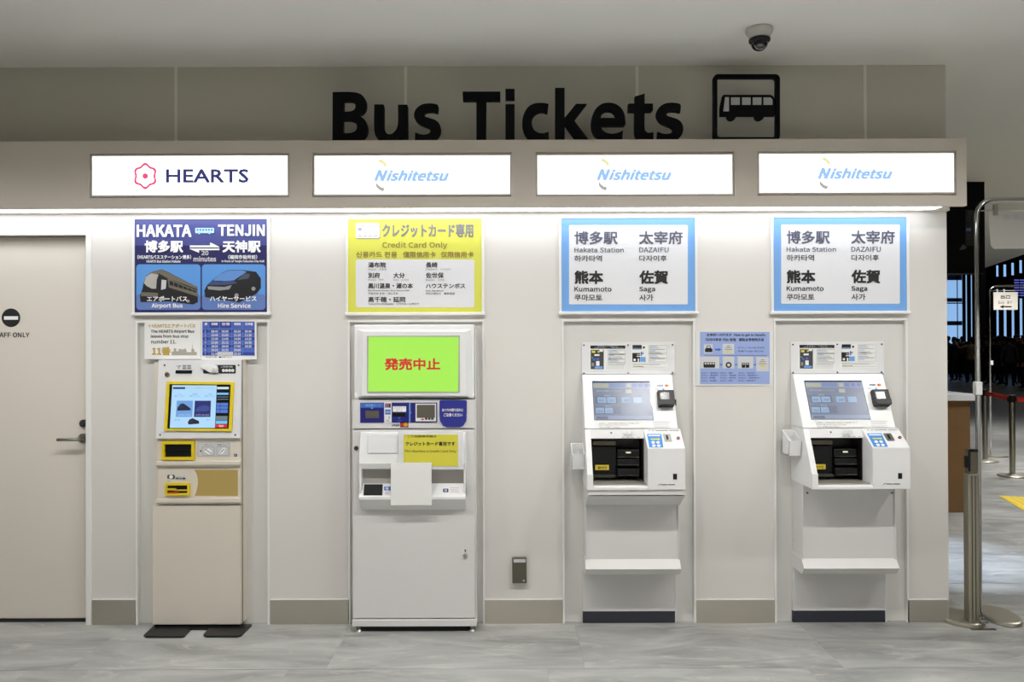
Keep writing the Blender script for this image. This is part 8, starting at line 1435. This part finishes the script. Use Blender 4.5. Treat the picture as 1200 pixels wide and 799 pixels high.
# yellow tactile paving
t = thing('tactile_paving', 'yellow tactile paving strip with raised dots on the hall floor', 'tactile paving', (5.4, 3.1, 0))
A0 = FLP(0).hit(1170, 581); A1 = FLP(0).hit(1200, 599); dr_ = Vector((A1.x - A0.x, A1.y - A0.y, 0)).normalized(); dn = Vector((-dr_.y, dr_.x, 0))
if dn.x < 0: dn = -dn
ym = mat('tactile_yellow', (222, 196, 50), .6)
for i in range(3):
    for j in range(6):
        o0 = Vector((A0.x, A0.y, 0)) + dr_ * (.3 * j - .0) + dn * (.3 * i)
        bm = new(); g = .003
        cs = [o0 + dr_ * u + dn * v for u, v in ((g, g), (.3 - g, g), (.3 - g, .3 - g), (g, .3 - g))]
        lo_ = [bm.verts.new((c.x, c.y, .0005)) for c in cs]; hi_ = [bm.verts.new((c.x, c.y, .004)) for c in cs]; bm.faces.new(hi_)
        for k in range(4): bm.faces.new((lo_[k], lo_[(k + 1) % 4], hi_[(k + 1) % 4], hi_[k]))
        for u in range(5):
            for v in range(5):
                c = o0 + dr_ * (.03 + .06 * u) + dn * (.03 + .06 * v); r8 = [bm.verts.new((c.x + .016 * math.cos(a_ * math.pi / 3), c.y + .016 * math.sin(a_ * math.pi / 3), .004)) for a_ in range(6)]; t8 = [bm.verts.new((c.x + .009 * math.cos(a_ * math.pi / 3), c.y + .009 * math.sin(a_ * math.pi / 3), .009)) for a_ in range(6)]
                bm.faces.new(t8)
                for k in range(6): bm.faces.new((r8[k], r8[(k + 1) % 6], t8[(k + 1) % 6], t8[k]))
        bmesh.ops.recalc_face_normals(bm, faces=bm.faces); part('tile', bm, ym, t)

# black hanging board beyond the wall
d = 6.9; p = 4 - d
t = thing('hanging_board', 'large black hanging board with faint lettering just beyond the wall end', 'board', (V(1130, 320, p).x, -p, ZC))
bm = new(); xa, xb = V(1090, 270, p).x, V(1154, 270, p).x; zb_ = V(1130, 320, p).z
B(bm, xa, V(1143, 270, p).x, -p, -p + .15, zb_, ZC - .0005); B(bm, V(1143, 270, p).x, xb, -p, -p + .15, zb_ , ZC - .0005); part('board', bm, black_s, t)
P = Print(FP(p)); dm = ink('dim_grey', (66, 66, 70)); 
P.rect(1131.5, 246, 1141, 288, ink('board_grey', (20, 20, 23)), 1); P.text('案内', 1134.5, 246.5, 1138.5, 253, dm, 2)
for y in (254, 257.5, 275, 279): P.rect(1132, y, 1138, y + .8, dm, 2)
P.rect(1132, 267, 1138, 271, ink('dim_blue', (80, 104, 150)), 2); P.poly([(1124, 293), (1128.5, 286), (1133, 290), (1131, 292)], dm, 2); P.build('lettering', t)
# far black pillar
q = FLP(0).hit(1151.5, 446); bm = new(); B(bm, q.x - .16, q.x + .16, q.y, q.y + .4, .001, 6.999); struct('pillar', bm, far_blk)

# far glazed wall
FYW = 33.0; p = -FYW
def fx(px): return V(px, 360, p).x
def fz(py): return V(1150, py, p).z
holes = [(1090, 322, 1128, 413), (1131.8, 322, 1133.5, 400), (1138, 322, 1140.4, 400), (1167.8, 340, 1170.6, 396), (1176.3, 340, 1179.7, 396), (1185.6, 340, 1188.8, 396), (1195, 340, 1198.3, 396), (1204, 340, 1207.5, 396), (1213, 340, 1216.5, 396)]
upper = [(1167.8, 311, 1170.6, 324), (1176.8, 310, 1179.4, 324), (1185.8, 308, 1187.4, 322.5), (1195.4, 305, 1198.1, 320), (1204, 303, 1207, 320)]
bm = new(); cur = -6.0
for h in holes:
    x0, x1 = fx(h[0]), fx(h[2]); B(bm, cur, x0, FYW, FYW + .03, 0, 6.999); B(bm, x0, x1, FYW, FYW + .03, 0, fz(h[3])); 
    m_ = [u for u in upper if abs(u[0] - h[0]) < 2]
    if m_: B(bm, x0, x1, FYW, FYW + .03, fz(h[1]), fz(m_[0][3])); B(bm, x0, x1, FYW, FYW + .03, fz(m_[0][1]), 6.999)
    else: B(bm, x0, x1, FYW, FYW + .03, fz(h[1]), 6.999)
    cur = x1
B(bm, cur, 29, FYW, FYW + .03, 0, 6.999); struct('wall_far', bm, far_blk)
pane = glassy('window_glass', (170, 195, 225), .06, .05)
for i, h in enumerate(holes):
    x0, x1 = fx(h[0]), fx(h[2])
    t = thing('window_%d' % (i + 1), None, None, ((x0 + x1) / 2, FYW + .15, fz(h[3])), kind='structure')
    bm = new(); B(bm, x0, x1, FYW + .012, FYW + .018, fz(h[3]), fz(h[1])); part('pane', bm, pane, t)
    if i == 0:
        bm = new(); B(bm, x0, x1, FYW - .05, FYW + .01, fz(355.7), fz(354.4)); B(bm, fx(1121.5), fx(1122.1), FYW - .03, FYW + .01, fz(413), fz(322)); part('mullion', bm, far_blk, t)
        bm = new(); B(bm, x0, x1, FYW + .04, FYW + .08, fz(353.5), fz(349)); B(bm, x0, x1, FYW + .04, FYW + .08, fz(381), fz(376)); B(bm, x0, x1, FYW + .04, FYW + .08, fz(328), fz(322)); part('blind_slat', bm, mat('outside_blue_grey', (120, 150, 200), .6), t)
# a building and sky haze beyond are left to the world
# far information display and gate number
t = thing('departure_board', 'dark departure display with rows of blue lines at the far right edge', 'display', (V(1205, 349, p + .6).x, -p - .6, V(1205, 349, p + .6).z))
bm = new(); BP(bm, 1187.5, 324.5, 1222, 349.5, p + .6, p + .5); bo = part('board', bm, matte_blk, t)
P = Print(FP(p + .6), 4); P.STEP = .003
bl = mat('display_blue', (90, 100, 200), .4, emit=.9)
for k in range(7):
    for a_, b_ in ((1188.2, 1194), (1195, 1202), (1203, 1216)): P.rect(a_, 327.5 + 3.0 * k, b_, 328.9 + 3.0 * k, bl, 1)
P.build('display_rows', bo)
q = V(1178, 336, -20); t = thing('gate_number_sign', 'black hanging sign with white number 11 above the exit sign', 'sign', (q.x, 20, q.z))
bm = new(); BP(bm, 1164.5, 327, 1187, 344, -20, -20.1); part('board', bm, matte_blk, t)
P = Print(FP(-20), 4); P.STEP = .003; P.text('1', 1166.5, 338.8, 1170.5, 344, mat('gate_digit', (225, 230, 245), .4, emit=.9), 1, bold=.08); P.text('1', 1174.5, 338.8, 1178.5, 344, mat('gate_digit', (225, 230, 245), .4, emit=.9), 1, bold=.08); P.build('digits', t)
bm = new()
for px in (1166, 1185): qq = V(px, 327, -20); tube(bm, [(qq.x, 20.05, qq.z), (qq.x, 20.05, 6.999)], .01, 6)
part('hanger_rod', bm, far_blk, t)

# ================================================================== PEOPLE in the far queue
def body_mesh(pose, mats):
    """one continuous skinned figure about 1.7 m tall facing -Y"""
    J = {'pelvis': ((0, 0, .93), .135), 'waist': ((0, 0, 1.08), .12), 'chest': ((0, -.01, 1.28), .15), 'collar': ((0, 0, 1.42), .09), 'neck': ((0, -.01, 1.50), .052), 'head0': ((0, -.02, 1.56), .070), 'head1': ((0, -.025, 1.63), .088), 'head2': ((0, -.015, 1.69), .070)}
    E_ = [('pelvis', 'waist'), ('waist', 'chest'), ('chest', 'collar'), ('collar', 'neck'), ('neck', 'head0'), ('head0', 'head1'), ('head1', 'head2')]
    for s, n in ((-1, 'l'), (1, 'r')):
        st_ = .10 if pose == 'step' else 0
        J['hip' + n] = ((.09 * s, 0, .88), .095); J['knee' + n] = ((.10 * s, -.03 - st_ * s, .49), .062); J['ank' + n] = ((.10 * s, .02 - st_ * s * 1.6, .09), .042); J['toe' + n] = ((.115 * s, -.13 - st_ * s * 1.6, .04), .038)
        J['sh' + n] = ((.175 * s, 0, 1.39), .062)
        if pose == 'raise' and s == 1: J['el' + n] = ((.36, -.10, 1.30), .045); J['wr' + n] = ((.42, -.20, 1.50), .032); J['ha' + n] = ((.43, -.23, 1.56), .030)
        elif pose == 'phone': J['el' + n] = ((.22 * s, -.02, 1.13), .047); J['wr' + n] = ((.10 * s, -.24, 1.22), .032); J['ha' + n] = ((.07 * s, -.29, 1.25), .030)
        else: J['el' + n] = ((.235 * s, .02, 1.12), .047); J['wr' + n] = ((.235 * s, -.05, .88), .032); J['ha' + n] = ((.225 * s, -.07, .80), .030)
        E_ += [('pelvis', 'hip' + n), ('hip' + n, 'knee' + n), ('knee' + n, 'ank' + n), ('ank' + n, 'toe' + n), ('collar', 'sh' + n), ('sh' + n, 'el' + n), ('el' + n, 'wr' + n), ('wr' + n, 'ha' + n)]
    ks = list(J); me = bpy.data.meshes.new('b'); me.from_pydata([J[k][0] for k in ks], [(ks.index(a), ks.index(b)) for a, b in E_], [])
    o = bpy.data.objects.new('b', me); COL.objects.link(o); md = o.modifiers.new('s', 'SKIN'); md.use_smooth_shade = True; md.use_x_symmetry = False
    for i, k in enumerate(ks):
        sv = me.skin_vertices[0].data[i]; sv.radius = (J[k][1], J[k][1] * (.8 if k in ('pelvis', 'waist', 'chest', 'collar') else 1)); sv.use_root = (i == 0)
    sd = o.modifiers.new('u', 'SUBSURF'); sd.levels = 1
    dg = bpy.context.evaluated_depsgraph_get(); out = bpy.data.meshes.new_from_object(o.evaluated_get(dg)); bpy.data.objects.remove(o)
    hands = [Vector(J['ha' + n][0]) for n in 'lr']; wr = [Vector(J['wr' + n][0]) for n in 'lr']
    b2 = new(); b2.from_mesh(out)
    for h, w_ in zip(hands, wr):                     # four fingers and a thumb on each hand
        dirv = (h - w_).normalized(); side = dirv.orthogonal().normalized(); oth = dirv.cross(side)
        for f in range(4): tube(b2, [h + side * (.012 * (f - 1.5)), h + side * (.015 * (f - 1.5)) + dirv * (.05 - .004 * abs(f - 1)), h + side * (.015 * (f - 1.5)) + dirv * (.085 - .008 * abs(f - 1)) + oth * .012], .008, 5)
        tube(b2, [h - dirv * .02 + side * .02, h + side * .045 + dirv * .02, h + side * .05 + dirv * .045], .009, 5)
    for e_s in (-1, 1): cyl(b2, (.088 * e_s, -.015, 1.62), .014, .03, 'Z', 6)
    cyl(b2, (0, -.105, 1.60), .012, .03, 'Z', 6, .005)
    me2 = bpy.data.meshes.new('body'); b2.to_mesh(me2); b2.free()
    for m in mats: me2.materials.append(m)
    for pgn in me2.polygons:
        c = pgn.center; pgn.use_smooth = True
        nearhand = min((c - h).length for h in hands) < .10
        pgn.material_index = 0 if (c.z > 1.475 and abs(c.x) < .15) or (nearhand and min((c - w_).length for w_ in wr) > .035) else (3 if c.z < .085 else (2 if c.z < .90 else 1))
    return me2
skin = mat('skin', (170, 130, 105), .6); hairm = mat('dark_hair', (18, 15, 14), .6); shoes = mat('dark_shoes', (16, 16, 18), .5)
def hair_mesh():
    b_ = new(); bmesh.ops.create_uvsphere(b_, u_segments=14, v_segments=9, radius=.104, matrix=Matrix.Translation((0, -.002, 1.665)) @ Matrix.Diagonal((.96, 1.08, 1.0, 1)))
    dele = [v for v in b_.verts if (v.co.y < -.035 and v.co.z < 1.70) or v.co.z < 1.58]; bmesh.ops.delete(b_, geom=dele, context='VERTS')
    me = bpy.data.meshes.new('hair'); b_.to_mesh(me); b_.free(); me.materials.append(hairm); return me
HM = hair_mesh()
def bag_mesh():
    b_ = new(); B(b_, -.14, .14, .11, .24, 1.02, 1.42, .03, 2); me = bpy.data.meshes.new('backpack'); b_.to_mesh(me); b_.free(); me.materials.append(mat('dark_bag', (28, 28, 34), .6)); return me
BM_ = bag_mesh()
cloth = {'black': (20, 20, 22), 'navy': (28, 32, 48), 'charcoal': (44, 44, 46), 'beige': (168, 152, 122), 'brown': (60, 48, 38), 'grey': (78, 78, 80)}
cache = {}
def person(px, py, pose, top, rot, label, bag=False, h=1.0):
    k = (pose, top)
    if k not in cache: cache[k] = body_mesh(pose, [skin, mat('jacket_' + top, cloth[top], .8), mat('trousers_' + ('charcoal' if top == 'beige' else 'black'), (26, 26, 30), .8), shoes])
    q = FLP(0).hit(px, py); t = thing('person', label, 'person', (q.x, q.y, .0), 'people queueing in the far hall'); t.rotation_euler.z = math.radians(rot); t.scale = (h, h, h)
    o = bpy.data.objects.new('body', cache[k]); COL.objects.link(o); o.parent = t
    o = bpy.data.objects.new('hair', HM); COL.objects.link(o); o.parent = t
    if bag: o = bpy.data.objects.new('backpack', BM_); COL.objects.link(o); o.parent = t
person(1111, 444.5, 'stand', 'black', 160, 'person in black facing away, partly hidden by the wall end', h=1.03)
person(1118.5, 447, 'stand', 'navy', 200, 'person in dark navy standing in front of the bright window', h=1.0)
person(1128.5, 446, 'step', 'black', 150, 'person in black with a backpack stepping, just right of the bright window', True, 1.02)
person(1137.5, 448.6, 'raise', 'beige', 180, 'person in a beige top with one arm raised, left of the dark pillar', h=1.0)
person(1146.5, 448, 'phone', 'charcoal', 90, 'person in charcoal holding something at chest height behind the tall pipe', h=1.0)
person(1155.5, 447.3, 'stand', 'brown', 120, 'person in dark brown standing just right of the tall pipe', h=1.02)
person(1164.5, 451.5, 'step', 'black', 210, 'person in black stepping behind the thin pipe frame', h=.98)
person(1171.5, 447.2, 'stand', 'charcoal', 170, 'person in charcoal standing below the exit sign', True, 1.03)
person(1177, 451, 'phone', 'navy', 200, 'person in navy with both hands raised in front, below the arrow', h=1.0)
person(1183.5, 453.5, 'stand', 'grey', 150, 'person in dark grey standing below the right part of the exit sign', h=.98)
person(1192, 450.5, 'phone', 'black', 20, 'person in black facing the camera near the right edge', h=1.04)
person(1199, 456, 'stand', 'brown', 250, 'person in dark brown cut off by the right edge of the frame', True, 1.0)
person(1123.5, 443, 'phone', 'charcoal', 30, 'person in charcoal half hidden between the window and the backpack wearer', h=.97)
person(1160.5, 449.5, 'stand', 'navy', 20, 'person in navy half hidden behind the thin pipe', h=1.0)

for o in bpy.data.objects:
    if '_w' in o: del o['_w']
